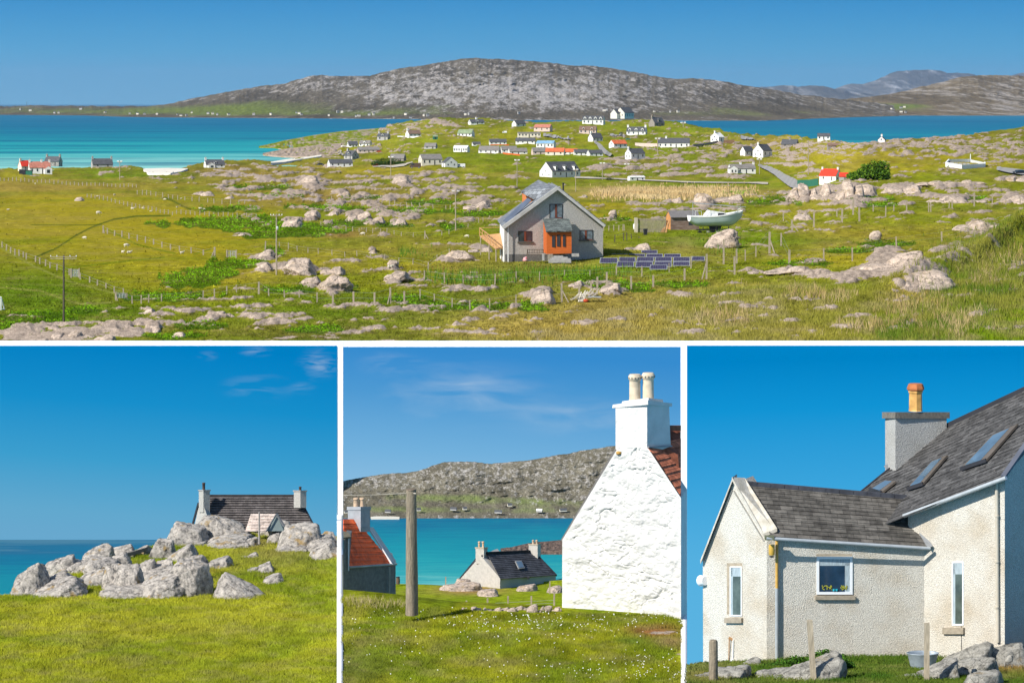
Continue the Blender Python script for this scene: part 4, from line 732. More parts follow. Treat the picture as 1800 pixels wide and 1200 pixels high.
# outcrops of the panorama: px0,row0,px1,row1,seed,label
AR = [
 (1386,328,1440,354,1,'left block of the big grey crag below the red roofed cottage'),(1428,320,1476,350,2,'large dark cracked block of the crag below the shrub'),(1468,318,1518,350,3,'upright fissured block at the right of the big grey crag'),(1515,326,1542,343,4,'rounded block ending the big crag on the right'),
 (1556,321,1620,341,5,'wide pale ledge rock right of the crag',),(1612,323,1680,331,6,'long flat ledge continuing right of the wide pale rock'),(1672,322,1734,330,7,'thin ledge rock at the right end of the rock shelf'),(1628,338,1738,356,8,'long pale broken outcrop behind a row of posts'),(1760,338,1810,358,9,'dark fissured outcrop cut by the right edge'),
 (1748,306,1810,320,10,'pale rock under the black car'),(1520,440,1632,484,11,'large pale rock slab on the near right hillside'),(1545,470,1680,512,12,'long sloping slab beneath the large pale slab'),(1685,384,1764,406,13,'striped outcrop high on the right hillside'),(1398,370,1434,387,14,'grey boulder leaning beside the fence post'),(1530,405,1551,421,15,'small pale boulder on the right slope'),
 (1240,403,1300,436,16,'layered rock outcrop below the sailing boat'),(1095,427,1144,443,17,'smooth pale boulder right of the grey house'),(1320,463,1420,480,18,'low flat rock in front of the solar panels hillside'),(1350,468,1460,482,19,'long low pale slab along the near slope'),
 (498,455,556,485,20,'domed pink outcrop beside the utility pole'),(563,468,604,484,21,'pinkish boulder right of the domed outcrop'),(560,488,618,514,22,'broad domed outcrop nearer than the pink dome'),(530,492,562,505,23,'low flank of the broad domed outcrop'),(676,480,718,497,24,'pale rounded rock by the leaning strut post'),(452,440,482,457,25,'rock at the pole foot'),(448,460,478,478,26,'pink rock left of the utility pole'),
 (606,369,650,389,27,'pale domed rock in the bracken'),(640,380,676,394,28,'grey rock right of the domed rock in the bracken'),(686,384,716,396,29,'smaller rock at the end of the bracken strip'),(495,372,530,398,30,'heap of dark angular blocks by the pole top'),(535,372,562,386,31,'grey blocks in the bracken'),(568,366,596,378,32,'pale rock near the fence bend'),
 (765,441,830,460,33,'long pale rock left of the house deck'),(820,430,864,442,34,'flat rock under the deck'),(815,347,860,368,35,'pale rock hump left of the grey house roof'),(880,381,902,390,36,'pale stone beside the deck'),(646,436,662,447,37,'white round stone in the field'),(680,466,700,475,38,'lying pale stone in the short grass'),
 (1070,372,1084,382,39,'small round boulder behind the grey house'),(1168,344,1200,357,40,'pale rounded rock below the reed bed'),(1222,340,1255,362,41,'pale outcrop right of the reed bed'),(1262,344,1306,358,42,'broad pale outcrop behind the boat'),(1015,340,1034,347,43,'flat stone above the chimney flue'),
 (36,592,100,604,44,'broad slab at the bottom left corner'),(85,578,165,596,45,'long pale slab near the foot of the big pole'),(160,585,200,598,46,'low slab right of the big pole'),(255,567,282,584,47,'leaning pale rock near the bottom edge'),(300,580,324,593,48,'dark topped boulder near the bottom edge'),(240,538,270,551,49,'pale tilted rock in the grass'),(358,545,410,559,50,'broad flat outcrop in front of the bracken'),(405,408,442,414,51,'flat stone in the bright bracken'),
 (128,344,146,354,52,'dark stone heap in the olive field'),(337,333,376,345,53,'pale outcrop in the upper field'),(392,341,410,349,54,'small outcrop beside the upper field fence'),(525,310,560,327,55,'pale knobbly outcrop above the fields'),(1055,505,1092,520,56,'low rock in the bracken by the timber heap'),(935,498,975,535,57,'lichen covered rock face at the near fence'),(1000,498,1025,508,58,'grey rock behind the near fence'),(690,310,720,326,59,'dark stained outcrop below the big cream house'),(592,335,615,345,60,'dark rock with a pale top in the moor')]
for (a, b, c, e, sd, lb) in AR:
    d = SA((a+c)/2, e) * F; g = GA((a+c)/2, e); rw = YH - g.z * F / g.y
    rock(a - (c-a)*.06, b + (rw - e) + (e - b) * (.15 if sd in (1,2,3,4,16,20,22) else .34), c + (c-a)*.06, rw + 1, d, sd * 7 + 1, RK_A, lb, 'larger outcrops of the moor', sub=5 if c - a > 50 else 4, sink=.5, rough=.13, fine=.07, low=1.0, depthk=1.1, blocks=(3 if sd in (1,2,3) else 0))

# ---------------------------------------------------- grey gabled house
GH = empty('house', P(975, 458, 301), 0, 'large grey harled gable fronted house with an orange timber porch and slate roof', 'house')
g0 = GH.location.copy()
def Q(px, row, d): return P(px, row, d) - g0
dF = lambda px: 300 + (px - 887) / 173 * 4
def facade(mb, pts, t=.3):
    A = [Q(x, r, dF(x)) for x, r in pts]; mb.prism(A, (0, t, 0))
HARL = mat('grey_pebbledash', (.47,.445,.41), var=.16, scale=7, bump=.05, bscale=9)
m = MB(); m.prism([Q(887,475,dF(887)), Q(1060,475,dF(1060)), Q(1060,396,dF(1060)), Q(979.5,334,dF(979)), Q(887,398,dF(887))], Vector((-.6, 14, 0))); m.build('wall', HARL, GH)
m = MB(); m.prism([Q(888,447,dF(888)-.03), Q(962,447,dF(962)-.03), Q(962,478,dF(962)-.03), Q(888,478,dF(888)-.03)], (0,.1,0)); m.build('plinth', mat('dark_plinth', (.17,.165,.16), var=.2, scale=5, bump=.02), GH)
m = MB(); m.prism([Q(880.4,470,311), Q(886.4,470,300.3), Q(886.4,398,300.3), Q(880.4,391,311)], (-.12,0,0)); m.build('side_wall', WHITE, GH)
SL = roof_mat('house_slate', (.20,.215,.23), .32, .5, var=.25, bump=.02)
def slab(name, pts, t, m, parent, uvd=None):
    mb = MB(); n = (pts[1]-pts[0]).cross(pts[3]-pts[0]).normalized(); n = n if n.z > 0 else -n
    mb.hexa([*pts, *[q + n * t for q in pts]]); o = mb.build(name, m, parent); uv_slope(o, pts[0], pts[1]-pts[0], pts[3]-pts[0]); return o
e1 = Q(884,401,299.4); ap = Q(979.5,331.5,299.9+1.7); dp = Vector((-.6, 15.5, 0))
slab('roof', [e1, e1 + dp, ap + dp, ap], .28, SL, GH); e2 = Q(1063,398.5,303.4); slab('roof', [e2, e2 + dp, ap + dp, ap], .28, SL, GH)
m = MB(); m.beam(e1 + Vector((0,-.02,.05)), ap + Vector((0,-.02,.05)), .12, .42); m.beam(ap + Vector((0,-.02,.05)), e2 + Vector((0,-.02,.05)), .12, .3); m.build('bargeboard', mat('pale_bargeboard', (.55,.53,.5)), GH)
# roof-light wing to the left of the ridge
dm = MB(); dm.hexa([Q(918,362,306),Q(975,362,303),Q(975,352,316),Q(920,352,316),Q(918,338,306),Q(976,338,303),Q(976,331,314),Q(924,336,314)]); w_ = dm.build('dormer', mat('orange_cladding', (.50,.17,.055), var=.15, scale=4), GH)
slab('roof', [Q(915.5,338.5,305), Q(946,355,303.4), Q(979,333,303.2), Q(945.5,319,310)], .22, SL, w_)
slab('roof', [Q(945.5,319,310), Q(979,333,303.2), Q(981,334,318), Q(947,320,318)], .2, SL, w_)
m = MB(); m.hexa([Q(884,388.5,300.6),Q(893,392,299.8),Q(934,353,301),Q(927,349,302.3),Q(884,387.3,300.6),Q(893,390.8,299.8),Q(934,351.8,301),Q(927,347.8,302.3)]); m.build('roof_panels', mat('roof_panel_glass', (.10,.12,.16), rough=.3, spec=.5), GH)
m = MB(); m.bar(Q(990,341,306), Q(990,322,306), .10, 8); m.bar(Q(990,323,306), Q(990,321.5,306), .16, 8); m.build('flue', DARK, GH)
m = MB(); m.box(*[x for x in (Q(981,334,308).x, Q(985,334,308).x, Q(981,334,308).y, Q(981,334,309).y, Q(981,336,308).z, Q(981,328,308).z)]); m.build('chimney', WALLM['grey'], GH)
RW = mat('reddish_frame', (.19,.055,.03), rough=.5)
def gwindow(x0, x1, r0, r1, mull, curt):
    A0, B0 = Q(x0, r1, dF(x0)), Q(x1, r1, dF(x1)); hh = (r1 - r0) * dF(x0) / F; ux = B0 - A0; wl = ux.length
    def bx(mb, u0, u1, z0, z1, y0, y1):
        p = [A0 + ux*u0/wl, A0 + ux*u1/wl]; mb.hexa([p[0]+Vector((0,y0,z0)), p[1]+Vector((0,y0,z0)), p[1]+Vector((0,y1,z0)), p[0]+Vector((0,y1,z0)), p[0]+Vector((0,y0,z1)), p[1]+Vector((0,y0,z1)), p[1]+Vector((0,y1,z1)), p[0]+Vector((0,y1,z1))])
    m = MB(); bx(m, 0, wl, 0, hh, -.03, .05); w_ = m.build('window', GLASSC if curt else GLASS, GH)
    m = MB(); t = .08; bx(m, 0, t, 0, hh, -.06, -.031); bx(m, wl-t, wl, 0, hh, -.06, -.031); bx(m, t, wl-t, hh-t, hh, -.06, -.031); m.build('frame', DARK, w_)
    m = MB(); bx(m, wl*mull-.12, wl*mull+.12, .05, hh-t, -.07, -.032); bx(m, wl*mull+.12, wl-t, .0, .09, -.07, -.032); m.build('mullion', RW, w_)
    m = MB(); bx(m, -.1, wl+.2, -.15, -.002, -.16, .02); m.build('sill', mat('dark_sill', (.12,.11,.10)), w_)
gwindow(965.7,989,358.5,383.5,.5,1); gwindow(911,935,406,424.5,.5,0); gwindow(1019,1042.3,404,421.5,.46,1)
# porch
pf = 297.6
m = MB(); m.hexa([Q(961,446.5,pf),Q(1004.7,445.5,pf+.5),Q(1001,444,302.4),Q(955.2,444,301),Q(961,406.5,pf),Q(1004.7,405.8,pf+.5),Q(1001,388,302.4),Q(955.2,388,301)]); po = m.build('porch', WALLM['orange'], GH)
a, b, c, e = Q(960,408.5,pf-.35), Q(1006.5,407.5,pf+.15), Q(1000.5,385.8,302.3), Q(954.5,386.3,301.2); slab('roof', [a,b,c,e], .14, roof_mat('porch_slate', (.13,.15,.14), .28, .4, var=.4, bump=.02), po)
for x0, x1, r0, r1 in ((970.3,975.7,414.5,434.5),(979,984.8,413,433.5),(989.5,994,413,434)):
    A = Q(x0,r1,pf-.0); B = Q(x1,r0,pf-.0); m = MB(); m.box(A.x,B.x,A.y-.02+ (x0-961)/44*.5,A.y+.3,A.z,B.z); m.build('door' if x0 == 979 else 'window', DARK, po)
m = MB(); m.hexa([Q(957.3,430,300.3)+Vector((-.03,0,0)),Q(959.2,431,299.1)+Vector((-.03,0,0)),Q(959.2,431,299.1)+Vector((.1,0,0)),Q(957.3,430,300.3)+Vector((.1,0,0)),Q(957.3,412,300.3)+Vector((-.03,0,0)),Q(959.2,413,299.1)+Vector((-.03,0,0)),Q(959.2,413,299.1)+Vector((.1,0,0)),Q(957.3,412,300.3)+Vector((.1,0,0))]); m.build('window', GLASS, po)
CONC = mat('concrete', (.33,.32,.30), var=.15, scale=4)
m = MB()
for k, (x0, x1, r) in enumerate(((973,990,449.5),(970,998,451.8),(967,1003,454.2),(964,1004,456.8))): A = Q(x0,r+2.2,pf-.5-k*.35); B = Q(x1,r,pf-.5-k*.35); m.box(A.x,B.x,A.y,A.y+.36,A.z-.2,B.z)
m.build('steps', CONC, GH)
m = MB(); A = Q(953,458,pf-.6); B = Q(957,447,pf-.6); m.box(A.x,B.x,A.y,A.y+2,A.z,B.z); m.build('porch_base', CONC, GH)
m = MB(); A = Q(1005,446.6,pf-.4); B = Q(1018,445.8,pf-.4); m.box(A.x,B.x,A.y,A.y+.4,A.z-.3,B.z); m.build('terrace_edge', CONC, GH)
m = MB(); m.bar(Q(893.3,462,299.8), Q(893.3,398,299.8), .06, 6); m.build('downpipe', WPAINT, GH)
# deck
DK = empty('deck', P(864, 440, 306), 0, 'raised timber deck with a railing on the left side of the grey house', 'deck'); g1 = DK.location.copy()
m = MB(); W_ = mat('deck_boards', (.50,.28,.12), var=.2, scale=5); m.hexa([P(x,r,d)-g1 for x,r,d in ((872,439,300.5),(884.5,437,301),(884.5,411,309),(843,416,313),(872,436.5,300.5),(884.5,434.5,301),(884.5,409.5,309),(843,414,313))]); m.build('platform', W_, DK)
m = MB(); A, B = P(843,414,312.8)-g1, P(872,436.5,300.4)-g1; up = Vector((0,0,.95))
for k in range(7): q = A.lerp(B, k/6); m.beam(q, q+up, .09, .09)
m.beam(A+up, B+up, .10, .08); m.beam(A+up*.5, B+up*.5, .04, .04); m.beam(A+up, A+up+Vector((2.8,-.3,.05)), .06, .05); m.build('railing', W_, DK)
m = MB(); [m.bar(P(x,r,d)-g1, P(x,r,d)-g1+Vector((0,0,-2.2)), .08, 6) for x,r,d in ((845,416,312),(860,428,306),(872,438,300.8),(882,437,301.5))]; m.build('posts', WOOD, DK)
# bench
DKW = mat('dark_weathered_teak', (.13,.105,.08), var=.3, scale=6)
def bench():
    WOOD = DKW
    o = empty('garden_bench', P(941, 454.5, 298.6), .04, 'weathered wooden garden bench standing against the grey gable wall', 'bench')
    m = MB(); [m.box(-.85,.85,y,y+.1,.42,.46) for y in (-.25,-.12,.01)]; m.build('seat', WOOD, o); m = MB(); m.box(-.85,.85,.12,.16,.88,.95); m.box(-.85,.85,.12,.16,.52,.58); [m.box(x-.03,x+.03,.125,.155,.56,.9) for x in [-.75+.167*k for k in range(10)]]; m.build('backrest', WOOD, o)
    for x in (-.82,.82):
        for y in (-.24,.14): m = MB(); m.box(x-.035,x+.035,y-.035,y+.035,-.15,.6 if y<0 else .95); m.build('leg', WOOD, o)
        m = MB(); m.box(x-.04,x+.04,-.27,.17,.6,.64); m.build('armrest', WOOD, o)
    o.scale = (1.15,1.15,1.15)
bench()
o = tag(np_mesh('buoy', *[(lambda V,f: (V*.28, f))(*rock_shape(4,3,nf=3,rough=.02,fine=0))][0], mat('red_white_plastic', (.75,.6,.58), col2=(.6,.05,.08), var=.1, scale=5)), 'small red and white round thing lying before the house plinth', 'buoy'); o.location = P(923,455,297.3)
# ---------------------------------------------------- solar panels
def sp_material():
    m = bpy.data.materials.new('solar_cells'); m.use_nodes = True; N = m.node_tree.nodes; L = m.node_tree.links; p = N['Principled BSDF']; p.inputs['Roughness'].default_value = .45; p.inputs['Specular IOR Level'].default_value = .15
    tc = N.new('ShaderNodeTexCoord'); br = N.new('ShaderNodeTexBrick'); br.offset = 0; br.inputs['Scale'].default_value = 1; br.inputs['Brick Width'].default_value = .2; br.inputs['Row Height'].default_value = .2; br.inputs['Mortar Size'].default_value = .014
    br.inputs['Color1'].default_value = (.018,.016,.05,1); br.inputs['Color2'].default_value = (.028,.022,.065,1); br.inputs['Mortar'].default_value = (.13,.13,.17,1); L.new(tc.outputs['UV'], br.inputs['Vector']); L.new(br.outputs['Color'], p.inputs['Base Color']); return m
SOLAR = sp_material()
SPN = [(1127,1155.5,440.5,446.5,'single solar panel at the top of the array'),
 (1074,1103,447,453.5,'first panel of the second row from the back'),(1105,1134,447,453.5,'second panel of the second row from the back'),(1135.5,1165,447,453.5,'third panel of the second row from the back'),(1167,1196.5,447,453.5,'right panel of the second row from the back'),
 (1054,1085.5,454,463.5,'leftmost tilted panel of the array'),(1087,1117,453,461.5,'second panel of the middle row'),(1119,1149.5,452.5,460.5,'third panel of the middle row'),(1151,1181,452.5,460.5,'fourth panel of the middle row'),(1183,1213,452.5,460.5,'fifth panel of the middle row'),(1215.5,1239,451.5,459,'rightmost panel of the array beside the thick post'),
 (1084,1114.5,460.5,469.5,'left panel of the front row'),(1117,1148,460.5,470.5,'second panel of the front row'),(1150,1180.5,460.5,469.8,'third panel of the front row'),(1182.5,1212.5,460.5,468,'right panel of the front row'),(1142,1173,466,474.5,'lowest panel, nearest of the array')]
for x0, x1, r0, r1, lb in SPN:
    xm = (x0+x1)/2; d = SA(xm, r1+1) * F; g = GA(xm, r1+2); k = d/F; W = (x1-x0)*k; h = (r1-r0)*k
    o = empty('solar_panel', P(xm, r1+.5, g.y), 0, lb, 'solar panel', 'solar panels on the lawn'); rot = Matrix.Rotation(math.radians(-52), 4, 'X'); hh = h / math.cos(math.radians(52)) * .92
    T = Matrix.Translation((0,0,.1)) @ rot; sk = .10
    m = MB(); m.hexa([T @ Vector(q) for q in ((-W/2,0,0),(W/2,0,0),(W/2,.05,0),(-W/2,.05,0),(-W/2+sk,0,hh),(W/2+sk*.2,0,hh),(W/2+sk*.2,.05,hh),(-W/2+sk,.05,hh))]); m.build('frame', METAL, o)
    m = MB(); c_ = [T @ Vector(q) for q in ((-W/2+.06,-.012,.06),(W/2-.06,-.012,.06),(W/2-.04,-.012,hh-.06),(-W/2+sk+.06,-.012,hh-.06))]; m.add(c_, [(0,1,2,3)]); s1 = m.build('cells', SOLAR, o); uv_slope(s1, c_[0], c_[1]-c_[0], c_[3]-c_[0])
    for sx in (-.4,.4): m = MB(); m.bar((sx*W, .05+hh*.75, -.5), T @ Vector((sx*W, .05, hh*.9)), .03, 5); m.build('leg', METAL, o)
# ---------------------------------------------------- shed, screen, tank, boat
sh = empty('shed', GA(1200, 404), math.radians(14), 'brown boarded shed with grey felt roof behind the sailing boat', 'shed'); k = SA(1200, 404)
L_, W_2, hw, hr = 52*k, 26*k, 24*k, 9*k; DB = mat('brown_boards', (.17,.095,.065), col2=(.30,.23,.19), var=.2, scale=2, stretch=(.6,.6,7)); m = MB(); v, f = gable_body(L_, W_2, hw, hr, sink=.6); m.add(v, f); m.build('wall', DB, sh)
m = MB(); v = [(-L_/2-.03,-W_2/2,0),(-L_/2-.03,W_2/2,0),(-L_/2-.03,W_2/2,hw),(-L_/2-.03,0,hw+hr),(-L_/2-.03,-W_2/2,hw)]; m.add(v, [(0,1,2,3,4)]); m.build('gable_end', mat('fresh_orange_boards', (.55,.25,.09), var=.15, scale=3), sh)
m = MB(); roof_mb(m, L_, W_2, hw, hr, t=.08, ov=.3); m.build('roof', mat('grey_felt', (.17,.16,.155), var=.12, scale=2), sh); m = MB(); m.box(L_*.13,L_*.27,-W_2/2-.03,-W_2/2+.02,hw*.35,hw*.92); m.build('window', GLASS, sh)
sc_ = empty('slatted_screen', GA(1146, 409), math.radians(3), 'tall weathered slatted timber screen left of the shed', 'screen'); m = MB()
for i in range(24): x = (-23+i*2)*k; m.box(x-.62*k, x+.62*k, 0, .04, -.2, (24.5-.03*i)*k+random.uniform(-.06,.04))
m.build('slats', mat('silvered_slats', (.30,.26,.19), var=.3, scale=5, stretch=(3,3,.4)), sc_); m = MB(); [m.box(-24*k,24*k,.045,.1,z*k,(z+1.5)*k) for z in (4,20)]; m.build('rails', WOOD, sc_)
m = MB(); m.box(-29*k,-24.5*k,-.3,1.2,-.3,24.5*k); m.build('end_panel', mat('pale_panel', (.45,.40,.30), var=.1), sc_)
tk = empty('gas_tank', GA(1118, 405), 0, 'white upright gas tank among the rocks left of the screen', 'tank'); m = MB(); m.lathe((0,0,0), [(4.2*k,0),(5*k,1.2*k),(5*k,7.5*k),(3.6*k,10*k),(1.2*k,11*k)], 16); m.build('body', WPAINT, tk); m = MB(); m.bar((0,0,11*k),(0,0,12.4*k),1.2*k,8); m.build('valve', METAL, tk)
bn = empty('wheelie_bin', GA(1134.5, 413), .2, 'black bin standing in front of the slatted screen', 'bin'); m = MB(); m.hexa([(-.22,-.25,0),(.22,-.25,0),(.22,.25,0),(-.22,.25,0),(-.28,-.32,.85),(.28,-.32,.85),(.28,.32,.85),(-.28,.32,.85)]); m.build('body', DARK, bn); m = MB(); m.box(-.3,.3,-.35,.34,.852,.92); m.build('lid', DARK, bn)
m = MB()
for i in range(7): m.beam((i*.16-.4, -.1*(i%3), 0), (.55+i*.08, .5, 1.9+.1*(i%2)), .09, .04)
tag(m.build('leaning_planks', mat('orange_planks', (.50,.27,.12), var=.25, scale=4)), 'bundle of planks leaning against the orange end of the shed', 'planks').location = GA(1166, 409)
bt = empty('sailing_boat', GA(1258, 409) + Vector((0,0,.75)), math.radians(14), 'small white and pale blue sailing yacht parked ashore with its mast lowered along the deck', 'boat')
bt.scale = (1, 1, 1.35); LB = 95*k; n = 26; secs = []
HULL = mat('pale_blue_hull', (.46,.56,.57), rough=.25, var=.05, spec=.5)
Vh = []; nn = 9
for i in range(n + 1):
    t = i / n; x = (t - .5) * LB; beam = 1.25 * (math.sin(min(1, t * 1.15 + .28) * math.pi / 2 if t < .6 else 1) if t < .6 else math.cos((t - .6) / .4 * math.pi / 2) ** .75) * 1.0; beam = max(beam, .015)
    if t < .6: beam = 1.25 * (.72 + .28 * math.sin(t / .6 * math.pi / 2))
    sheer = 1.28 + .55 * (t - .25) ** 2 * 2; keel = .15 + .05 * (1 - t) + 1.15 * max(0, (t - .72) / .28) ** 2 + .55 * max(0, (.16 - t) / .16) ** 1.4
    for j in range(nn): a = j / (nn - 1) * math.pi; yy = -math.cos(a) * beam; zz = sheer - (sheer - keel) * math.sin(a) ** .75; Vh.append((x + (.25 * (zz - keel) if t > .9 else 0), yy, zz))
np_mesh('hull', Vh, grid_faces(n + 1, nn), HULL, bt)
top = [(Vh[i*nn], Vh[i*nn+nn-1]) for i in range(n + 1)]; Vd = [q for p in top for q in p]; np_mesh('deck', np.array(Vd) + [0,0,.0], grid_faces(n + 1, 2), WPAINT, bt, smooth=False)
m = MB(); m.add([Vh[j] for j in range(nn)], [tuple(range(nn))]); m.build('transom', WPAINT, bt)
m = MB(); [m.beam(Vector(top[i][sd]) + Vector((0,0,.03)), Vector(top[i+1][sd]) + Vector((0,0,.03)), .1, .16) for i in range(n) for sd in (0,1)]; m.build('gunwale', WPAINT, bt)
m = MB(); zc = 1.3; m.hexa([(-1.9,-.85,zc),(2.0,-.7,zc+.05),(2.0,.7,zc+.05),(-1.9,.85,zc),(-1.2,-.68,zc+.75),(1.1,-.55,zc+.5),(1.1,.55,zc+.5),(-1.2,.68,zc+.75)]); cb = m.build('cabin', WPAINT, bt)
m = MB(); m.hexa([(.1,-.84,zc+.18),(1.6,-.76,zc+.2),(1.6,-.6,zc+.2),(.1,-.66,zc+.18),(.2,-.76,zc+.42),(1.25,-.68,zc+.4),(1.25,-.56,zc+.4),(.2,-.6,zc+.42)]); m.build('cabin_window', DARK, cb)
m = MB(); m.bar((-3.8,.0,2.9), (5.0,.0,2.35), .06, 8, .045); m.build('mast', METAL, bt)
m = MB(); m.bar((-3.75,0,1.1),(-3.75,0,3.0),.04,6); m.bar((-3.75,.15,2.0),(-3.0,.15,1.2),.03,5); m.build('mast_support', METAL, bt)
m = MB(); q1 = Vector((3.7,-.35,1.5))
for a, b in (((3.3,-.45,1.35),(3.75,-.3,2.15)),((3.9,-.1,1.5),(4.15,-.1,2.25)),((3.3,.45,1.35),(3.75,.3,2.15)),((3.75,-.3,2.15),(4.15,-.1,2.25)),((3.75,.3,2.15),(4.15,-.1,2.25)),((-3.6,-.8,1.4),(-3.6,-.8,2.0)),((-3.6,-.8,2.0),(-2.6,-.9,1.95)),((-2.6,-.9,1.4),(-2.6,-.9,1.95)),((-1.3,-.9,1.4),(-1.3,-.9,1.95)),((1.2,-.9,1.4),(1.2,-.9,1.9))): m.bar(a, b, .025, 5)
m.build('guard_rail', WPAINT, bt); m = MB(); m.hexa([(-.9,-.12,-.55),(.6,-.12,-.55),(.6,.12,-.55),(-.9,.12,-.55),(-1.1,-.12,.3),(1.0,-.12,.3),(1.0,.12,.3),(-1.1,.12,.3)]); m.build('keel', DARK, bt)
tr = empty('boat_trailer', bt.location + Vector((0,0,-.75)), math.radians(14), 'dark steel boat trailer and blocks propping up the yacht', 'trailer'); m = MB(); m.beam((-3,-.6,.45),(3,-.6,.45),.1,.14); m.beam((-3,.6,.45),(3,.6,.45),.1,.14)
for x in (-2.4,-.2,1.8): m.beam((x,-1.1,.45),(x,1.1,.45),.12,.14); m.beam((x,-.9,.45),(x,-1.0,1.0),.1,.1)
m.build('frame', DARK, tr)
for x in (-2.9, 1.0): m = MB(); m.bar((x,-1.05,.0),(x,-.85,.0),.36,14); m.build('wheel', TYRE, tr)
for x in (-1.5,.1): m = MB(); m.box(x-.2,x+.2,-.9,-.5,-.9,.3); m.build('block', CONC, tr)
# ---------------------------------------------------- poles
def pole(px, base, top, label, w=2.2, arm=0, dbl=False, trafo=False, mt=None, lean=0):
    k = SA(px, base); g = GA(px, base, -.3*k); o = empty('utility_pole', g, 0, label, 'utility pole', 'utility poles over the moor'); H_ = (base - top) * k
    m = MB(); m.bar((0,0,0), (lean*k,0,H_), w*k/2*1.15, 10, w*k/2*.85); m.build('pole', mt or WOOD, o)
    if arm:
        m = MB()
        for q in ((0, 1.6) if dbl else (0,)): m.beam((-arm*k+lean*k,-.1,H_-(3+q*2)*k), (arm*k+lean*k,-.1,H_-(3+q*2)*k), 1.1*k*.8, 1.2*k*.8)
        ca = m.build('crossarm', WOOD, o)
        for sx in (-.98,-.5,.5,.98): m = MB(); m.lathe((sx*arm*k+lean*k,-.1,H_-2.4*k), [(.5*k,0),(1.0*k,.6*k),(.6*k,1*k),(.9*k,1.6*k),(.3*k,2.2*k)], 8); m.build('insulator', WPAINT, ca)
    if trafo: m = MB(); m.lathe((1.9*k,-.2,H_-28*k), [(1.6*k,0),(1.8*k,.5*k),(1.8*k,5*k),(1.2*k,6*k)], 10); m.build('transformer', METAL, o)
    return o
pole(112,570,447,'tall dark utility pole with a wide crossarm of white insulators at the lower left',3.2,arm=23,dbl=True,mt=DWOOD)
pole(486,484,376,'grey pole with a small transformer beside the domed outcrop',2.6,arm=10,trafo=True); pole(801,408,337,'pole with a short crossarm left of the grey house',2.2,arm=6)
for q in [(909,331,280,'thin pole behind the ridge of the grey house'),(1012,337,296,'thin pole right of the dormered white house'),(1059,316,285,'thin pole at the start of the sandy track'),(1156,274,246,'dark pole in front of the long white complex'),(1102,302,288,'short pole below the chimneyed white cottage'),(1421,309,248,'tall pale pole left of the red roofed cottage'),(1335,306,278,'pole beside the white cottage group'),(210.5,315,281,'pole on the left meadow near the beach'),(687,318,276,'thin pole in front of the hedge'),(1201,226,216,'tiny pole on the crest right of the stone gable')]:
    pole(*q, w=1.3, arm=4 if q[0] != 1421 else 0, mt=WOOD)
# ---------------------------------------------------- fences
def fence(label, pts, hpx=10, w=1.9, thick=(), m=None, wires=2, group='post and wire fences', jit=.6):
    g = GA(pts[0][0], pts[0][1]); o = empty('wire_fence', g, 0, label, 'fence', group); tops = []; w = max(w * 1.1, 1.4)
    for i, q in enumerate(pts):
        x, r = q[:2]; h = q[2] if len(q) > 2 else hpx + random.uniform(-1, 1); k = SA(x, r); b = GA(x, r) - g; ww = w * (1.5 if (len(q) > 2 and q[2] > hpx * 1.35) else 1)
        t = b + Vector((random.uniform(-jit, jit) * k, 0, h * k)); mb = MB(); mb.beam(b - Vector((0,0,2*k)), t, ww*k, ww*k); mb.build('post', m or WOOD, o); tops.append((b, t))
        if len(q) > 3: mb = MB(); mb.beam(t.lerp(b,.3), b + Vector((q[3]*k,-.2,0)), ww*k*.6, ww*k*.6); mb.build('strut', m or WOOD, o)
    mb = MB()
    for (b1, t1), (b2, t2) in zip(tops, tops[1:]):
        for f_ in [(i+.9)/(wires) for i in range(wires)]: mb.bar(b1.lerp(t1, min(f_,.93)), b2.lerp(t2, min(f_,.93)), .006 + .00001*b1.length, 3, caps=False)
    mb.build('wire', METAL, o); return o
def z5(L_): return [(x/4, 300+y/4, *r) for x, y, *r in L_]
def z6(L_): return [(450+x/4, 300+y/4, *r) for x, y, *r in L_]
def z7(L_): return [(900+x/4, 300+y/4, *r) for x, y, *r in L_]
def z8(L_): return [(1350+x/4, 300+y/4, *r) for x, y, *r in L_]
def lerpts(a, b, n): return [(a[0]+(b[0]-a[0])*i/(n-1), a[1]+(b[1]-a[1])*i/(n-1)+random.uniform(-.6,.6)) for i in range(n)]
fence('fence of short posts running diagonally across the lower left field', z5([(15,540),(45,560),(75,580),(105,595),(135,600),(165,610),(185,625),(250,640),(280,655),(320,670),(352,685),(400,700),(487,735),(565,765),(630,785),(685,805),(745,825),(803,855),(868,868)]), 11)
fence('fence crossing the middle of the olive field towards the gate', z5([(725,440,13,3),(755,445),(805,460),(857,467),(908,482),(965,495),(1022,508),(1080,520),(1140,540),(1200,555),(1263,565),(1345,580),(1430,592),(1508,608,18,-5)]) , 10)
fence('fence on the far side of the fields under the moor', z5([(965,167),(1000,170),(1030,174),(1060,178),(1095,183),(1145,195),(1185,198),(1215,200),(1250,205),(1300,210),(1350,215),(1400,218),(1460,222),(1505,228),(1560,232),(1620,236),(1680,236),(1720,234)]), 8, 1.0)
fence('faint fence between the upper and middle olive field', lerpts((153,347),(303,378),22) + lerpts((310,376),(450,383),18), 7, .8)
fence('far fence in front of the beach meadow', lerpts((0,318),(240,330),34), 6, .8)
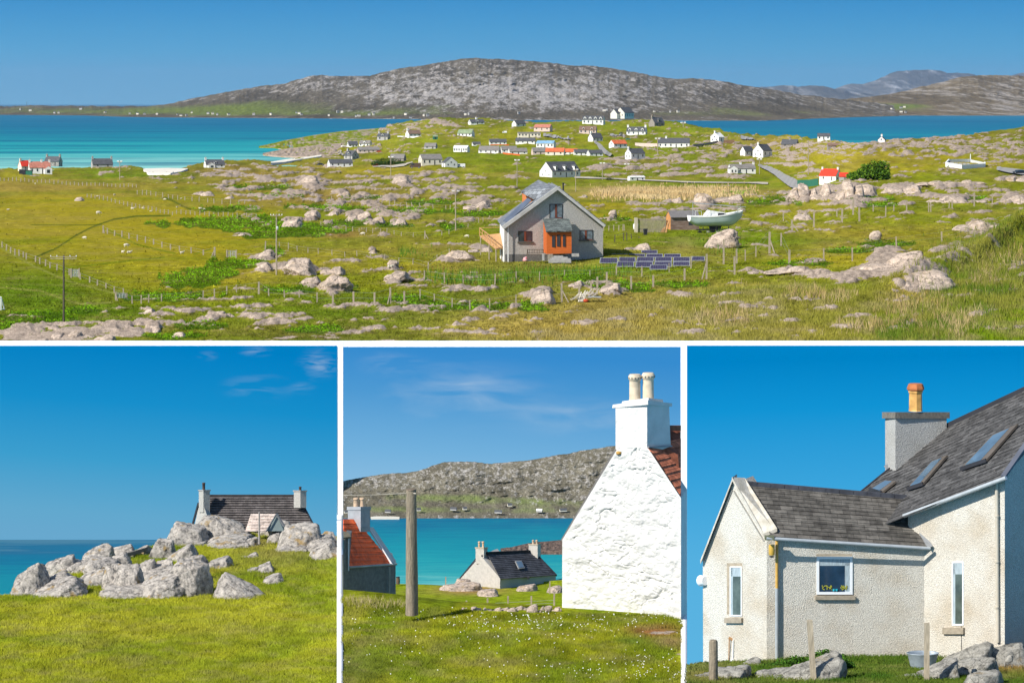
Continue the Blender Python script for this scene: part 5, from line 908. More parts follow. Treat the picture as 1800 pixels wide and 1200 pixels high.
fence('long front fence weaving through rocks and bracken below the house', z5([(815,910,16,4),(930,930),(993,930),(1045,925,15),(1135,915),(1428,890),(1508,880),(1593,865),(1663,855)]) + z6([(20,870,22),(90,885),(200,895),(305,895),(430,925,18),(540,935,20),(686,955,20),(833,965,20),(945,945,30,-5),(1043,935,20),(1155,910,18),(1255,920),(1378,960,17),(1503,980,18),(1643,975,18)]) + z7([(28,945,18),(213,935,20),(350,925,33,12),(472,895,24),(555,890,27),(600,875,30),(665,850,24),(838,835,24),(993,815,21),(1213,775,22),(1367,760,44,-8),(1565,728,32)]) , 14, 1.9)
fence('fence climbing the near right hillside past the pale slab', z8([(10,580,38,9),(92,528,23),(150,655,25),(392,620,19),(593,635,24),(903,575,20),(1222,495,19),(1523,430,15),(1795,350,10)]), 18, 2.1)
fence('fence enclosing the lawn in front of the grey house', z6([(1185,780,17),(1325,790,18),(1457,800,16),(1680,808,20)]) + z7([(28,795,19),(193,780,16),(370,745),(548,745),(735,738,17),(913,740,18),(1105,712,16),(1258,685,22)]), 12, 1.3)
fence('fence along the green hollow left of the lawn', z6([(65,557,15),(165,545),(228,555),(290,570),(365,580),(438,585),(535,600),(625,610),(710,602),(805,620),(905,635),(1003,650),(1103,660),(1210,700,14),(1273,645),(1360,622)]), 10, 1.2)
fence('double fence line across the brown strip below the bracken', z6([(455,385),(540,415),(633,420),(678,425),(725,430),(775,430),(820,440),(875,440),(920,450),(972,460),(1022,465),(1105,470),(1187,482,14,6),(1306,460),(1357,455),(1490,400),(1565,365),(1596,360)]), 8, 1.0)
fence('pale short fence above the bracken strip', z6([(530,205),(650,205),(710,210),(885,235),(938,240),(975,245),(1015,250),(1058,252),(1095,255,9,4),(1150,258),(1195,262),(1245,268),(1335,275),(1365,280)]), 8, .9)
fence('pale fence posts around the rocky hillside right of the boat', z7([(1488,658,44),(1580,650,26),(1640,630,20),(1715,605,19)]) + z8([(108,360,14),(170,435,22,11),(322,398,27),(485,325,13),(520,368,24),(598,312,27),(643,352,24),(740,292,12),(827,325,21),(883,282,11),(975,308,20),(1130,290,19)]), 16, 1.7)
fence('row of slanting pale posts behind the long broken outcrop', z8([(1145,288,16),(1273,264,13),(1295,267,16),(1450,247,24),(1578,237,18),(1672,242,9),(1772,240,10)]), 14, 1.5)
fence('rail fence beside the path right of the grey house', z7([(645,430,9),(680,430,9),(715,430,10),(750,430,10),(780,430,12),(790,430,11)]), 10, 1.3, wires=2)
fence('low handrail posts above the dark shadow right of the house', z7([(722,505,13),(785,495,14),(808,492,14),(840,478,9),(893,472,3)]), 12, 1.4, m=DWOOD, wires=1)
def gate(px, row, wpx, hpx, label, az=0):
    k = SA(px, row); o = empty('field_gate', GA(px, row), az, label, 'gate'); W = wpx*k; Hh = hpx*k; m = MB()
    for i in range(5): m.bar((-W/2,0,.15+Hh*i/4*.85), (W/2,0,.15+Hh*i/4*.85), .022, 5)
    m.build('bars', METAL, o); m = MB(); [m.bar((x*W,0,.1),(x*W,0,Hh),.04,6) for x in (-.5,-.15,.2,.5)]; m.beam((-W/2,0,.15),(W/2,0,Hh),.03,.03); m.build('frame', METAL, o)
    for s_ in (-1,1): m = MB(); m.beam((s_*(W/2+.12),0,-.3),(s_*(W/2+.12),0,Hh*1.15),.16,.16); m.build('post', WOOD, o)
gate(132,488,10,14,'metal field gate in the lower left fence'); gate(407,453,13,12,'galvanised gate at the corner of the olive field'); gate(213,525,14,9,'low wooden hurdle at the end of the lower left fence', .3)
gl = empty('goal', GA(2, 546), .3, 'white football goal frame cut by the left edge', 'goal'); k = SA(2, 546); m = MB()
for a, b in (((0,0,-.1),(0,0,23*k)),((0,0,23*k),(-30*k,0,23*k)),((0,0,23*k),(8*k,1,0)),((0,0,.1),(8*k,1,0)),((-30*k,0,0),(-30*k,0,23*k))): m.bar(a, b, .06, 6)
m.build('frame', WPAINT, gl)
# timber heap
th = empty('timber_heap', GA(1012, 531), 0, 'heap of broken pale boards and fence timber by the front fence', 'timber heap'); k = SA(1012, 531); m = MB(); rr = random.Random(5)
for i in range(26): x = rr.uniform(-9, 26)*k; y = rr.uniform(0, 1.2); m.beam((x, y, rr.uniform(0,.2)+.1), (x + rr.uniform(6, 18)*k, y + rr.uniform(-.3,.6), rr.uniform(.1,.9)+ (x/k)*.02), .10, .03)
for i in range(5): x = (5+i*2)*k; m.beam((x,0,0), (x + rr.uniform(4,8)*k, .3, rr.uniform(10,17)*k), .12, .04)
m.build('boards', mat('bleached_timber', (.50,.46,.38), var=.2, scale=6), th); m = MB(); m.box(22*k,45*k,.3,.9,.35,.42); m.build('sheet', METAL, th)
m = MB(); m.lathe((18*k,-.1,0), [(4*k,0),(5*k,2*k),(4*k,4*k),(1*k,5*k)], 12); m.build('red_buoy', mat('faded_red', (.40,.06,.02)), th)
# ---------------------------------------------------- sheep
WOOL = mat('sheep_wool', (.62,.56,.43), var=.15, scale=9, bump=.03, bscale=16); FACE = mat('sheep_face', (.45,.40,.32))
def skin_mesh(name, nodes, edges, sub=2):
    me = bpy.data.meshes.new(name); me.from_pydata([n[:3] for n in nodes], edges, []); o = bpy.data.objects.new(name, me); COL.objects.link(o)
    md = o.modifiers.new('s', 'SKIN'); md.use_smooth_shade = True; o.modifiers.new('u', 'SUBSURF').levels = sub
    for v, n in zip(me.skin_vertices[0].data, nodes): v.radius = (n[3], n[4] if len(n) > 4 else n[3])
    me.skin_vertices[0].data[0].use_root = True; dg = bpy.context.evaluated_depsgraph_get(); r = bpy.data.meshes.new_from_object(o.evaluated_get(dg)); bpy.data.objects.remove(o); return r
def sheep_mesh(graze):
    hz, hx = (.22, .78) if graze else (.92, .74)
    n = [(0,0,.58,.27),(-.38,0,.60,.25),(-.52,0,.58,.13),(.34,0,.60,.23),(.52,0,.62 if graze else .74,.13),(hx-.08,0,(hz+.16) if graze else hz,.085),(hx+.08,0,hz if graze else hz-.06,.05),
         (-.36,.14,.36,.07),(-.38,.15,.05,.035),(-.36,-.14,.36,.07),(-.34,-.15,.05,.035),(.30,.13,.36,.065),(.30,.13,.05,.035),(.30,-.13,.36,.065),(.34,-.13,.05,.035),(-.60,0,.46,.04)]
    e = [(0,1),(1,2),(0,3),(3,4),(4,5),(5,6),(1,7),(7,8),(1,9),(9,10),(3,11),(11,12),(3,13),(13,14),(2,15)]
    me = skin_mesh('sheep', n, e); me.materials.append(WOOL); return me
SHM = [sheep_mesh(True), sheep_mesh(False)]; me = SHM[0].copy(); 
def lie_mesh():
    n = [(0,0,.26,.28),(-.36,0,.26,.24),(-.5,0,.22,.12),(.32,0,.28,.22),(.5,0,.45,.12),(.62,0,.58,.085),(.78,0,.52,.05),(.4,.2,.06,.06),(.55,.22,.05,.04),(-.3,.24,.08,.06)]
    me = skin_mesh('sheep', n, [(0,1),(1,2),(0,3),(3,4),(4,5),(5,6),(3,7),(7,8),(1,9)]); me.materials.append(WOOL); return me
SHM.append(lie_mesh())
SH = [(14,369,6,2,0,'pale sheep at the far left of the olive field'),(62,324,5,0,2,'tiny sheep below the shore cottage'),(201,344,5.5,0,1,'sheep in the strip between the two upper fences'),(233,369,7.5,1,0,'left sheep of three in a line near the green bracken edge'),(252,367,6,0,3,'middle sheep of three in a line'),(265,372,6,2,0,'right sheep of three in a line'),(173,377,10,0,.3,'sheep standing by the dark feed heap'),(149,421,9,0,2.8,'sheep grazing below the ditch track'),(222,435,11,0,.4,'upper one of three close sheep'),(216,445,8,1,-.6,'lamb on the left of three close sheep'),(227,445,11,2,.2,'lower right one of three close sheep'),(320,447,9,1,.5,'sheep pair member near the track below the gate'),(352,368,7,0,0,'sheep next to the bracken tip'),(360,369,6,2,2.5,'sheep lying right beside the bracken tip'),(290,353,6,0,3,'sheep under the dark bank'),(318,350,4.5,2,0,'small sheep right of the dark bank'),(638,415,9.5,0,3.1,'white sheep in the brown strip'),(821,419,9,0,2.9,'sheep walking left of the deck'),(171,345,5,2,0,'sheep lying near the dark stone heap'),(311,365,5,0,1,'sheep above the long fence corner'),(686,478,13,2,.2,'pale sheep lying in the hollow by the white stones')]
for x, r, l, kd, rz, lb in SH:
    k = SA(x, r); o = bpy.data.objects.new('sheep', SHM[kd]); COL.objects.link(o); o.location = GA(x, r); s_ = l*k/1.35; o.scale = (s_,)*3; o.rotation_euler.z = rz; tag(o, lb, 'sheep', 'sheep in the fields')
# ---------------------------------------------------- shrubs
def leafmat(name, c): return attr_mat(name)
LEAF = attr_mat('leaves', soft=.8)
def clump_cloud(n, centre_fn, size, cols, seed=0, up=.4):
    r = np.random.default_rng(seed); c = centre_fn(r, n); k = 1
    a = r.normal(size=(n, 3)); a[:, 2] += up; a /= np.linalg.norm(a, axis=1)[:, None]; b = np.cross(a, r.normal(size=(n, 3))); b /= np.linalg.norm(b, axis=1)[:, None]; c2 = np.cross(a, b)
    s = size * r.uniform(.6, 1.4, (n, 1)); V = np.stack([c - b*s, c + c2*s*.6, c + b*s, c - c2*s*.6], 1).reshape(-1, 3); f = np.arange(4*n).reshape(-1, 4)
    ci = np.array(cols)[r.integers(0, len(cols), n)] * r.uniform(.7, 1.3, (n, 1)); return V, f, np.repeat(ci, 4, 0)
def shrub(label, px0, row0, px1, row1, cols, n=5000, blobs=9, seed=3, name='shrub', prof=None):
    xm = (px0+px1)/2; g = GA(xm, row1); k = SA(xm, row1); W = (px1-px0)*k/2; Hh = (row1-row0)*k; o = empty(name, g, 0, label, 'shrub'); r = np.random.default_rng(seed)
    bl = []
    for i in range(blobs):
        t = (i+.5)/blobs*2-1; hh = np.interp(t, *prof) if prof else (1-t*t*.6); hb = Hh*hh*r.uniform(.75,1); bl.append((t*W*.88, r.uniform(-.2,.2)*W, hb*.5, W/blobs*1.9, W*.35, hb*.55))
        bl.append((t*W*.85, r.uniform(-.3,.1)*W, hb*.25, W/blobs*1.7, W*.35, hb*.35))
    bl = np.array(bl)
    def cf(rg, n):
        i = rg.integers(0, len(bl), n); d = rg.normal(size=(n,3)); d /= np.linalg.norm(d,axis=1)[:,None]; q = rg.uniform(.55,1.05,(n,1)); return bl[i,:3] + d*q*bl[i,3:]
    V, f, c = clump_cloud(n, cf, Hh*.045, cols, seed); V[:,2] = np.maximum(V[:,2], -.3); np_mesh('crown', V, f, LEAF, o, cols=c, smooth=False)
    m = MB()
    for b in bl[::2]: m.bar((b[0]*.4,b[1],-.2), (b[0],b[1],b[2]), W*.02, 5, W*.008)
    m.build('stems', DWOOD, o)
shrub('big bright green wind-shaped shrub beside the red roofed cottage', 1488, 279, 1566, 318, [(.06,.13,.012),(.14,.24,.02),(.035,.08,.01)], 8000, 9, 5, prof=([-1,-.4,.2,.7,1],[.25,.6,.9,1,.8]))
shrub('dark green hedge in front of the grey roofed house', 650, 275, 716, 291, [(.02,.05,.01),(.04,.08,.015)], 5000, 10, 8)
shrub('small dark bushes right of the white dormered house', 1044, 304, 1064, 313, [(.03,.08,.01)], 1200, 4, 9); shrub('bush beside the sandy track', 1066, 307, 1078, 317, [(.04,.07,.015),(.10,.09,.04)], 900, 3, 10)
# ================================================================== GRASS, BRACKEN AND RUSHES OF THE PANORAMA
BLADE = attr_mat('grass_blades', rough=.8)
def ground_pts(fn, n, box, rg, gfun):
    px = rg.uniform(box[0], box[2], n); row = rg.uniform(box[1], box[3], n); keep = rg.uniform(0, 1, n) < fn(px, row); px, row = px[keep], row[keep]
    return px, row, gfun(px, row)
def gA_vec(px, row):
    D = depthA(px, row); dz = dzA(px, row, D) * (1 - sst(575, 600, row)); return np.stack([(px - XC) / F * D, D, -(row - YH) / F * D + dz], -1)
def blades(name, base, h, wd, cols, rg, lean=.35, label=None, cat='grass', per=3, spread=.08, parent=None):
    n = len(base); B = np.repeat(base, per, 0); N_ = len(B); B = B + np.concatenate([rg.normal(size=(N_, 2)) * spread, np.zeros((N_, 1))], 1)
    H_ = np.repeat(h, per) * rg.uniform(.6, 1.25, N_); W_ = np.repeat(wd, per) * rg.uniform(.7, 1.3, N_); a = rg.uniform(-.9, .9, N_); L_ = rg.normal(size=(N_, 2)) * lean
    dx = np.stack([np.cos(a), np.sin(a), a * 0], -1) * W_[:, None] / 2; tip = B + np.stack([L_[:, 0] * H_, L_[:, 1] * H_, H_], -1)
    V = np.stack([B - dx, B + dx, tip], 1).reshape(-1, 3); f = np.arange(3 * N_).reshape(-1, 3)
    c = np.repeat(cols, per, 0) * rg.uniform(.7, 1.35, (N_, 1)); c = np.repeat(c, 3, 0)
    return tag(np_mesh(name, V, f, BLADE, parent, cols=np.clip(c, 0, 1), smooth=False), label, cat, kind='stuff')
rg = np.random.default_rng(5)
def cpick(px, row, X, Y, a, b, seed, s=3.0):
    t = np.clip(fbm(X / s, Y / s, oct=3, seed=seed) * 1.8 + .5, 0, 1)[:, None]; return np.array(a)[None] * (1 - t) + np.array(b)[None] * t
# near hillside
nf = lambda px, row: nearmask(px, row) * np.clip(.98 - np.clip(rockval(px, row) * 6 + .4, 0, 1), 0, 1)
px, row, g = ground_pts(nf, 95000, (790, 380, 1830, 602), rg, gA_vec)
c = colA(px, row, g[:, 1]) * 1.05; t = np.clip(fbm(g[:,0]/2.2, g[:,1]/3, oct=3, seed=3)*2.2+.25, 0, 1)[:, None]; c = c*(1-t*.6) + t*.6*np.array([.30,.25,.10])
blades('grass', g, np.full(len(g), .30), np.full(len(g), .045), c, rg, label='rough dry and green grass on the near hillside', per=3, spread=.12)
# tall rushes at the right
def dens(list_): return lambda px, row: np.clip(sum(gauss(px, row, b, 1) for b in list_), 0, 1)
px, row, g = ground_pts(dens([(1730,440,60,30),(1690,500,50,26),(1760,520,50,40),(1640,560,40,26),(1780,400,30,20),(1600,590,60,16)]), 14000, (1540, 385, 1830, 602), rg, gA_vec)
blades('rushes', g, np.full(len(g), .7), np.full(len(g), .05), cpick(px, row, g[:,0], g[:,1], (.085,.135,.012), (.19,.19,.030), 12), rg, lean=.22, label='tall green rushes on the right hillside', per=3, spread=.15)
px, row, g = ground_pts(dens([(1735,490,26,20),(1680,570,40,16),(1610,540,40,14),(1790,450,20,16),(1560,575,60,10),(1270,560,40,12),(1440,520,40,10)]), 8000, (1180, 420, 1830, 602), rg, gA_vec)
blades('dead_grass', g, np.full(len(g), .8), np.full(len(g), .045), cpick(px, row, g[:,0], g[:,1], (.34,.24,.10), (.42,.32,.16), 13), rg, lean=.3, label='tufts of dead tan grass on the right hillside', per=4, spread=.18)
# rushes on the lawn, in front of the house
px, row, g = ground_pts(dens([(830,488,60,9),(890,493,60,8),(960,482,60,8),(1060,478,50,7),(780,492,26,8),(690,444,50,6),(1265,425,26,14)]), 8000, (700, 400, 1320, 512), rg, gA_vec)
blades('rushes', g, np.full(len(g), .75), np.full(len(g), .07), cpick(px, row, g[:,0], g[:,1], (.05,.125,.012), (.11,.18,.015), 14), rg, lean=.15, label='dark green rushes in the lawn before the grey house', per=2, spread=.2)
# reed bed
px, row, g = ground_pts(dens([(1175,341,100,8),(1110,338,50,6),(1250,336,60,6)]), 9000, (1040, 322, 1330, 356), rg, gA_vec)
blades('reeds', g, np.full(len(g), 1.0), np.full(len(g), .16), cpick(px, row, g[:,0], g[:,1], (.40,.27,.12), (.50,.38,.19), 15, 12), rg, lean=.1, label='dry tan reed bed behind the house', per=2, spread=.6, cat='reeds')
# meadow and field texture: low tufts everywhere nearer than the village
px, row, g = ground_pts(lambda px, row: (1 - nearmask(px, row)) * (rockval(px, row) < -.06) * (.25 + .75 * sst(470, 520, row + 0*px + 40*sst(560,640,px))) * sst(330, 420, row) * (1 - .85 * gauss(px, row, (200, 400, 280, 60), .8)), 120000, (-60, 325, 1830, 602), rg, gA_vec)
c = colA(px, row, g[:, 1]); k = g[:, 1] / F
c = c * (1 + .5 * fbm(g[:,0]/3, g[:,1]/6, oct=3, seed=8))[:, None]
blades('grass', g, 2.0 * k * rg.uniform(.6, 1.6, len(g)), 1.8 * k, c * rg.uniform(.55,1.25,(len(g),1)), rg, lean=.8, label='short tufty grass of the fields and moor', per=1, spread=.05)
# bracken: clumps of small fronds
def brd(px, row):
    q = np.zeros_like(px); j = fbm(px/22, row/7, oct=3, seed=19)
    for b in BR: q = np.maximum(q, gauss(px, row, b, 1))
    return ((q + j * .45) > .48) * (rockval(px, row) < .02)
px, row, g = ground_pts(brd, 300000, (-60, 322, 1830, 602), rg, gA_vec)
k = g[:, 1] / F; hump = np.clip(fbm(px/7, row/3, oct=3, seed=23) + .5, 0, 1.2)
n = len(px); r2 = rg; ctr = g + np.stack([0*px, 0*px, k * (1.0 + 5.5 * hump * rg.uniform(.2, 1, n))], -1)
a = rg.normal(size=(n, 3)); a[:, 2] += 1.1; a[:, 1] -= .6; a /= np.linalg.norm(a, axis=1)[:, None]; b = np.cross(a, rg.normal(size=(n, 3))); b /= np.linalg.norm(b, axis=1)[:, None]; c2 = np.cross(a, b); s_ = (k * 1.5 * rg.uniform(.6, 1.4, n))[:, None]
V = np.stack([ctr - b*s_, ctr + c2*s_*.6, ctr + b*s_, ctr - c2*s_*.6], 1).reshape(-1, 3)
cc = np.array([.10,.20,.006])[None] * (1 - .5 * (fbm(px/30, row/9, oct=3, seed=29)[:, None] < -.05)) * 1.25 * rg.uniform(.6, 1.4, (n, 1)) * (.65 + .5 * hump)[:, None]
tag(np_mesh('bracken', V, np.arange(4*n).reshape(-1, 4), LEAF, cols=np.repeat(cc, 4, 0), smooth=False), 'bright green bracken in patches over the moor', 'bracken', kind='stuff')
# ================================================================== THE THREE LOWER PLACES, each under its own sky
EX = 2 ** 0.45
def lin(c): return tuple((((v/255+.055)/1.055)**2.4 if v > 10 else v/255/12.92) / EX for v in c)
def sky_mat(name, z0, z1, stops, wisps=None, hx=None):
    m = bpy.data.materials.new(name); m.use_nodes = True; nt = m.node_tree; N = nt.nodes; L = nt.links; N.clear()
    o = N.new('ShaderNodeOutputMaterial'); e = N.new('ShaderNodeEmission'); L.new(e.outputs[0], o.inputs[0]); g = N.new('ShaderNodeNewGeometry'); s = N.new('ShaderNodeSeparateXYZ'); L.new(g.outputs['Position'], s.inputs[0])
    mr = N.new('ShaderNodeMapRange'); mr.inputs['From Min'].default_value = z0; mr.inputs['From Max'].default_value = z1; L.new(s.outputs['Z'], mr.inputs[0]); src = mr.outputs[0]
    if hx:
        m2 = N.new('ShaderNodeMapRange'); m2.inputs['From Min'].default_value = hx[0]; m2.inputs['From Max'].default_value = hx[1]; m2.inputs['To Min'].default_value = hx[2]; m2.inputs['To Max'].default_value = hx[3]; L.new(s.outputs['X'], m2.inputs[0])
        ad = N.new('ShaderNodeMath'); ad.operation = 'ADD'; L.new(src, ad.inputs[0]); L.new(m2.outputs[0], ad.inputs[1]); src = ad.outputs[0]
    r = N.new('ShaderNodeValToRGB'); L.new(src, r.inputs[0]); el = r.color_ramp.elements; el[0].position = stops[0][0]; el[0].color = (*lin(stops[0][1]), 1); el[1].position = stops[-1][0]; el[1].color = (*lin(stops[-1][1]), 1)
    for p_, c in stops[1:-1]: x = el.new(p_); x.color = (*lin(c), 1)
    out = r.outputs[0]
    if wisps:
        for (cx, cz, rx, rz, amt, sc_) in wisps:
            mp = N.new('ShaderNodeMapping'); mp.inputs['Location'].default_value = (-cx / rx, 0, -cz / rz); mp.inputs['Scale'].default_value = (1 / rx, 0, 1 / rz); L.new(g.outputs['Position'], mp.inputs[0])
            ln = N.new('ShaderNodeVectorMath'); ln.operation = 'LENGTH'; L.new(mp.outputs[0], ln.inputs[0]); fa = N.new('ShaderNodeMapRange'); fa.interpolation_type = 'SMOOTHSTEP'; fa.inputs['From Min'].default_value = 1; fa.inputs['From Max'].default_value = 0; L.new(ln.outputs['Value'], fa.inputs[0])
            m3 = N.new('ShaderNodeMapping'); m3.inputs['Rotation'].default_value = (0, .35, 0); m3.inputs['Scale'].default_value = (sc_ * .35, 1, sc_ * 1.6); L.new(g.outputs['Position'], m3.inputs[0]); nz = N.new('ShaderNodeTexNoise'); nz.inputs['Detail'].default_value = 8; nz.inputs['Scale'].default_value = 1; nz.inputs['Distortion'].default_value = .6; L.new(m3.outputs[0], nz.inputs[0])
            q = N.new('ShaderNodeMapRange'); q.inputs['From Min'].default_value = .42; q.inputs['From Max'].default_value = .75; q.inputs['To Max'].default_value = amt; L.new(nz.outputs[0], q.inputs[0]); mu = N.new('ShaderNodeMath'); mu.operation = 'MULTIPLY'; L.new(q.outputs[0], mu.inputs[0]); L.new(fa.outputs[0], mu.inputs[1])
            mi = N.new('ShaderNodeMix'); mi.data_type = 'RGBA'; L.new(mu.outputs[0], mi.inputs[0]); L.new(out, mi.inputs[6]); mi.inputs[7].default_value = (*lin((215, 225, 232)), 1); out = mi.outputs[2]
    L.new(out, e.inputs[0]); return m
def board(px0, px1, d, row0, row1, m):
    n = 24; V = []
    for i in range(n + 1):
        x = px0 + (px1 - px0) * i / n
        for r in (row1, row0): q = P(x, r, d); V += [q, q + Vector((0, .4, 0))]
    F_ = []
    for i in range(n):
        a = i * 4; b = a + 4; F_ += [(a, b, b+2, a+2), (a+2, b+2, b+3, a+3), (a+1, a+3, b+3, b+1)]
    return tag(np_mesh('sky', V, F_, m, smooth=False), kind='structure')
zz = lambda r, d: -(r - YH) / F * d
WISP_B = [(P(560,640,192).x, zz(640,192), 2.0, 1.5, .36, 1.5), (P(450,620,192).x, zz(618,192), 1.6, .5, .35, 1.3), (P(455,680,192).x, zz(680,192), 3.5, 1.3, .22, .8), (P(365,625,192).x, zz(625,192), 1.0, .5, .25, 1.3), (P(530,682,192).x, zz(682,192), 1.4, .6, .25, 1.0)]
board(-160, 592.3, 192, 608.5, 1010, sky_mat('sky_over_headland', zz(950,192), zz(610,192), [(0,(104,168,206)),(.12,(98,168,206)),(.4,(60,158,206)),(.7,(22,143,203)),(1,(0,128,196))], WISP_B, hx=(P(0,0,192).x, P(590,0,192).x, -.06, .06)))
WISP_C = [(P(820,690,196).x, zz(690,196), 9, 3.2, .34, .5), (P(1000,720,196).x, zz(730,196), 8, 2.2, .26, .4), (P(690,640,196).x, zz(640,196), 3.5, 1.3, .22, .7)]
board(597.6, 1202.5, 196.5, 608.5, 960, sky_mat('sky_over_sound', zz(860,196), zz(610,196), [(0,(140,190,224)),(.3,(114,176,220)),(.7,(78,154,211)),(1,(54,140,207))], WISP_C, hx=(P(600,0,196).x, P(1200,0,196).x, .0, .12)))
board(1202.6, 1960, 147, 608.5, 1260, sky_mat('sky_over_white_house', zz(1180,147), zz(610,147), [(0,(96,182,226)),(.4,(84,176,224)),(.62,(58,164,220)),(.85,(16,148,212)),(1,(0,132,200))], None, hx=(P(1210,0,147).x, P(1800,0,147).x, .05, .02)))
# white wall strips standing for the gutters between the four panels
DW = mat('white_panel_gutter', (.93,.93,.93), rough=.9, var=0.0)
def ribbon(name, pts):  # pts: list of (px0, px1, row, d) -> a sloping strip with sides
    V = []
    for a, b, r, d in pts: A = P(a, r, d); B = P(b, r, d); V += [A - Vector((0,0,3)), A, B, B - Vector((0,0,3))]
    f = []
    for i in range(len(pts) - 1):
        k = i * 4; f += [(k+j, k+j+1, k+j+5, k+j+4) for j in range(3)]
    return tag(np_mesh(name, V, f, DW, smooth=False), kind='structure')
m = MB(); A = P(-170, 609.6, 196.2); B = P(1970, 599.4, 196.2); m.box(A.x, B.x, A.y, A.y + .35, A.z, B.z); tag(m.build('panel_gutter', DW), kind='structure')
def postw(px0, px1, d, row): A = P(px0, row, d); B = P(px1, 601, d); m = MB(); m.box(A.x, B.x, A.y, A.y + .3, A.z, B.z); tag(m.build('panel_gutter', DW), kind='structure')
postw(592.3, 603, 192.05, 1000); postw(1197, 1207.6, 144.8, 1230)
# ------------------------------------------------ grounds
TB = [(935,187),(950,183.5),(970,178),(1000,170),(1045,160),(1080,150),(1130,138),(1200,125),(1230,120)]
SB = [(-160,1046),(0,1045.5),(20,1044),(60,1030),(100,1008),(140,992),(200,978),(250,966),(290,950),(330,938),(380,936),(480,938),(560,941),(600,943)]
def dB(px, row): return np.interp(row, [a for a,b in TB], [b for a,b in TB])
TC = [(1048,123.5),(1060,121.8),(1085,120),(1130,113),(1200,106),(1235,103)]
SC = [(600,1051),(640,1054),(690,1059),(740,1066),(800,1073),(985,1081),(1060,1080),(1130,1080),(1170,1084),(1200,1094)]
def dC(px, row): return np.interp(row, [a for a,b in TC], [b for a,b in TC])
def sheet(name, px0, px1, top, bot, dfun, m, colf, nx, ny, bump, seed, rockf=None, tail=(2.5, 1.2)):
    xs = np.linspace(px0, px1, nx); tp = np.interp(xs, [a for a,b in top], [b for a,b in top]); t = np.linspace(0, 1, ny)[:, None]; row = bot + (tp - bot) * t; px = np.broadcast_to(xs, row.shape).copy(); d = dfun(px, row)
    x = (px - XC)/F*d; z = -(row - YH)/F*d + bump * fbm(x/2.2, d/4, oct=5, seed=seed) * np.clip((1-t)*8, 0, 1) 
    px2 = np.concatenate([px, px[-1:], px[-1:]]); r2 = np.concatenate([row, row[-1:], row[-1:]]); d2 = np.concatenate([d, d[-1:] + tail[0]*.4, d[-1:] + tail[0]]); x2 = (px2 - XC)/F*d2; z2 = np.concatenate([z, z[-1:] - .25, z[-1:] - tail[1]])
    P_, R_ = px2.ravel(), r2.ravel(); o = np_mesh(name, np.stack([x2, d2, z2], -1).reshape(-1,3), grid_faces(ny+2, nx), m, cols=colf(P_, R_, x2.ravel(), d2.ravel()), rock=rockf(P_, R_) if rockf else np.zeros(P_.size)); return tag(o, kind='structure')
GM = ground_mat('pasture_turf', 2.2, dryamt=.25, bumpd=.03, dry=(.24,.20,.06))
def mixcol(px, row, X, Y, a, b, seed, s, extra=()):
    t = np.clip(fbm(X/s, Y/s/1.5, oct=4, seed=seed)*1.6+.45, 0, 1)[:, None]; c = np.array(a)*(1-t)+np.array(b)*t
    for (q, k, w_) in extra: g = np.clip(gauss(px, row, q, 1)*w_, 0, 1)[:, None]; c = c*(1-g)+g*np.array(k)
    return c
colB = lambda px,row,X,Y: (1+.5*fbm(X/.9,Y/1.6,oct=4,seed=41,gain=.65))[:,None]*mixcol(px,row,X,Y,(.275,.285,.018),(.165,.215,.012),4,3,[((150,1130,60,8),(.25,.24,.05),.6),((400,1110,70,7),(.26,.24,.05),.6),((250,1165,70,8),(.24,.24,.05),.5),((300,1100,400,30),(.30,.29,.025),.5),((300,1190,400,40),(.22,.24,.015),.6),((500,990,120,20),(.17,.19,.03),.6),((480,975,60,12),(.28,.20,.08),.4),((330,1005,50,8),(.30,.17,.06),.5),((440,955,40,8),(.30,.20,.09),.6),((560,955,40,10),(.2,.2,.04),.5)])
colC = lambda px,row,X,Y: (1+.6*fbm(X/.8,Y/1.3,oct=4,seed=42,gain=.65))[:,None]*mixcol(px,row,X,Y,(.250,.260,.015),(.140,.185,.010),5,2,[((700,1130,90,8),(.24,.22,.06),.5),((850,1165,90,8),(.22,.21,.05),.5),((1150,1110,45,10),(.30,.14,.05),1.1),((1180,1130,30,10),(.28,.17,.08),.8),((620,1180,60,40),(.12,.14,.035),.6),((1110,1130,30,10),(.05,.10,.02),.6)])
rc = lambda px,row: gauss(px,row,(1165,1111,40,6),1)*.62 + gauss(px,row,(1195,1150,14,10),1)*.5
sheet('ground', -160, 592.3, SB, 1232, dB, GM, colB, 420, 170, .16, 61, tail=(2.2,1.6))
sheet('ground', 603, 1197, SC, 1236, dC, GM, colC, 380, 110, .07, 62, rc, tail=(9,3.4))
TCF = [(1024.5,158.5),(1030,156.5),(1060,144),(1110,132)]
SCF = [(600,1024),(690,1025),(760,1027),(800,1030),(850,1030),(985,1019),(1000,1018),(1200,1016)]
colCF = lambda px,row,X,Y: mixcol(px,row,X,Y,(.24,.29,.012),(.18,.25,.010),6,4,[((825,1036,60,9),(.36,.19,.09),.9),((700,1040,60,6),(.18,.18,.04),.4)])
sheet('ground', 598, 1197, SCF, 1110, lambda px,row: np.interp(row,[a for a,b in TCF],[b for a,b in TCF]), GM, colCF, 300, 60, .05, 63, tail=(1,.6))
TD = [(1138,128),(1150,124),(1165,121),(1200,112),(1235,107)]
SD_ = [(1207,1168),(1235,1163),(1340,1160),(1500,1150),(1660,1140),(1800,1135),(1960,1130)]
dD = lambda px,row: np.interp(row,[a for a,b in TD],[b for a,b in TD])
colD = lambda px,row,X,Y: mixcol(px,row,X,Y,(.045,.095,.010),(.09,.13,.018),7,1,[((1780,1165,60,16),(.30,.15,.05),1.1),((1240,1190,60,12),(.20,.17,.05),.8)])
D_GROUND = [None]
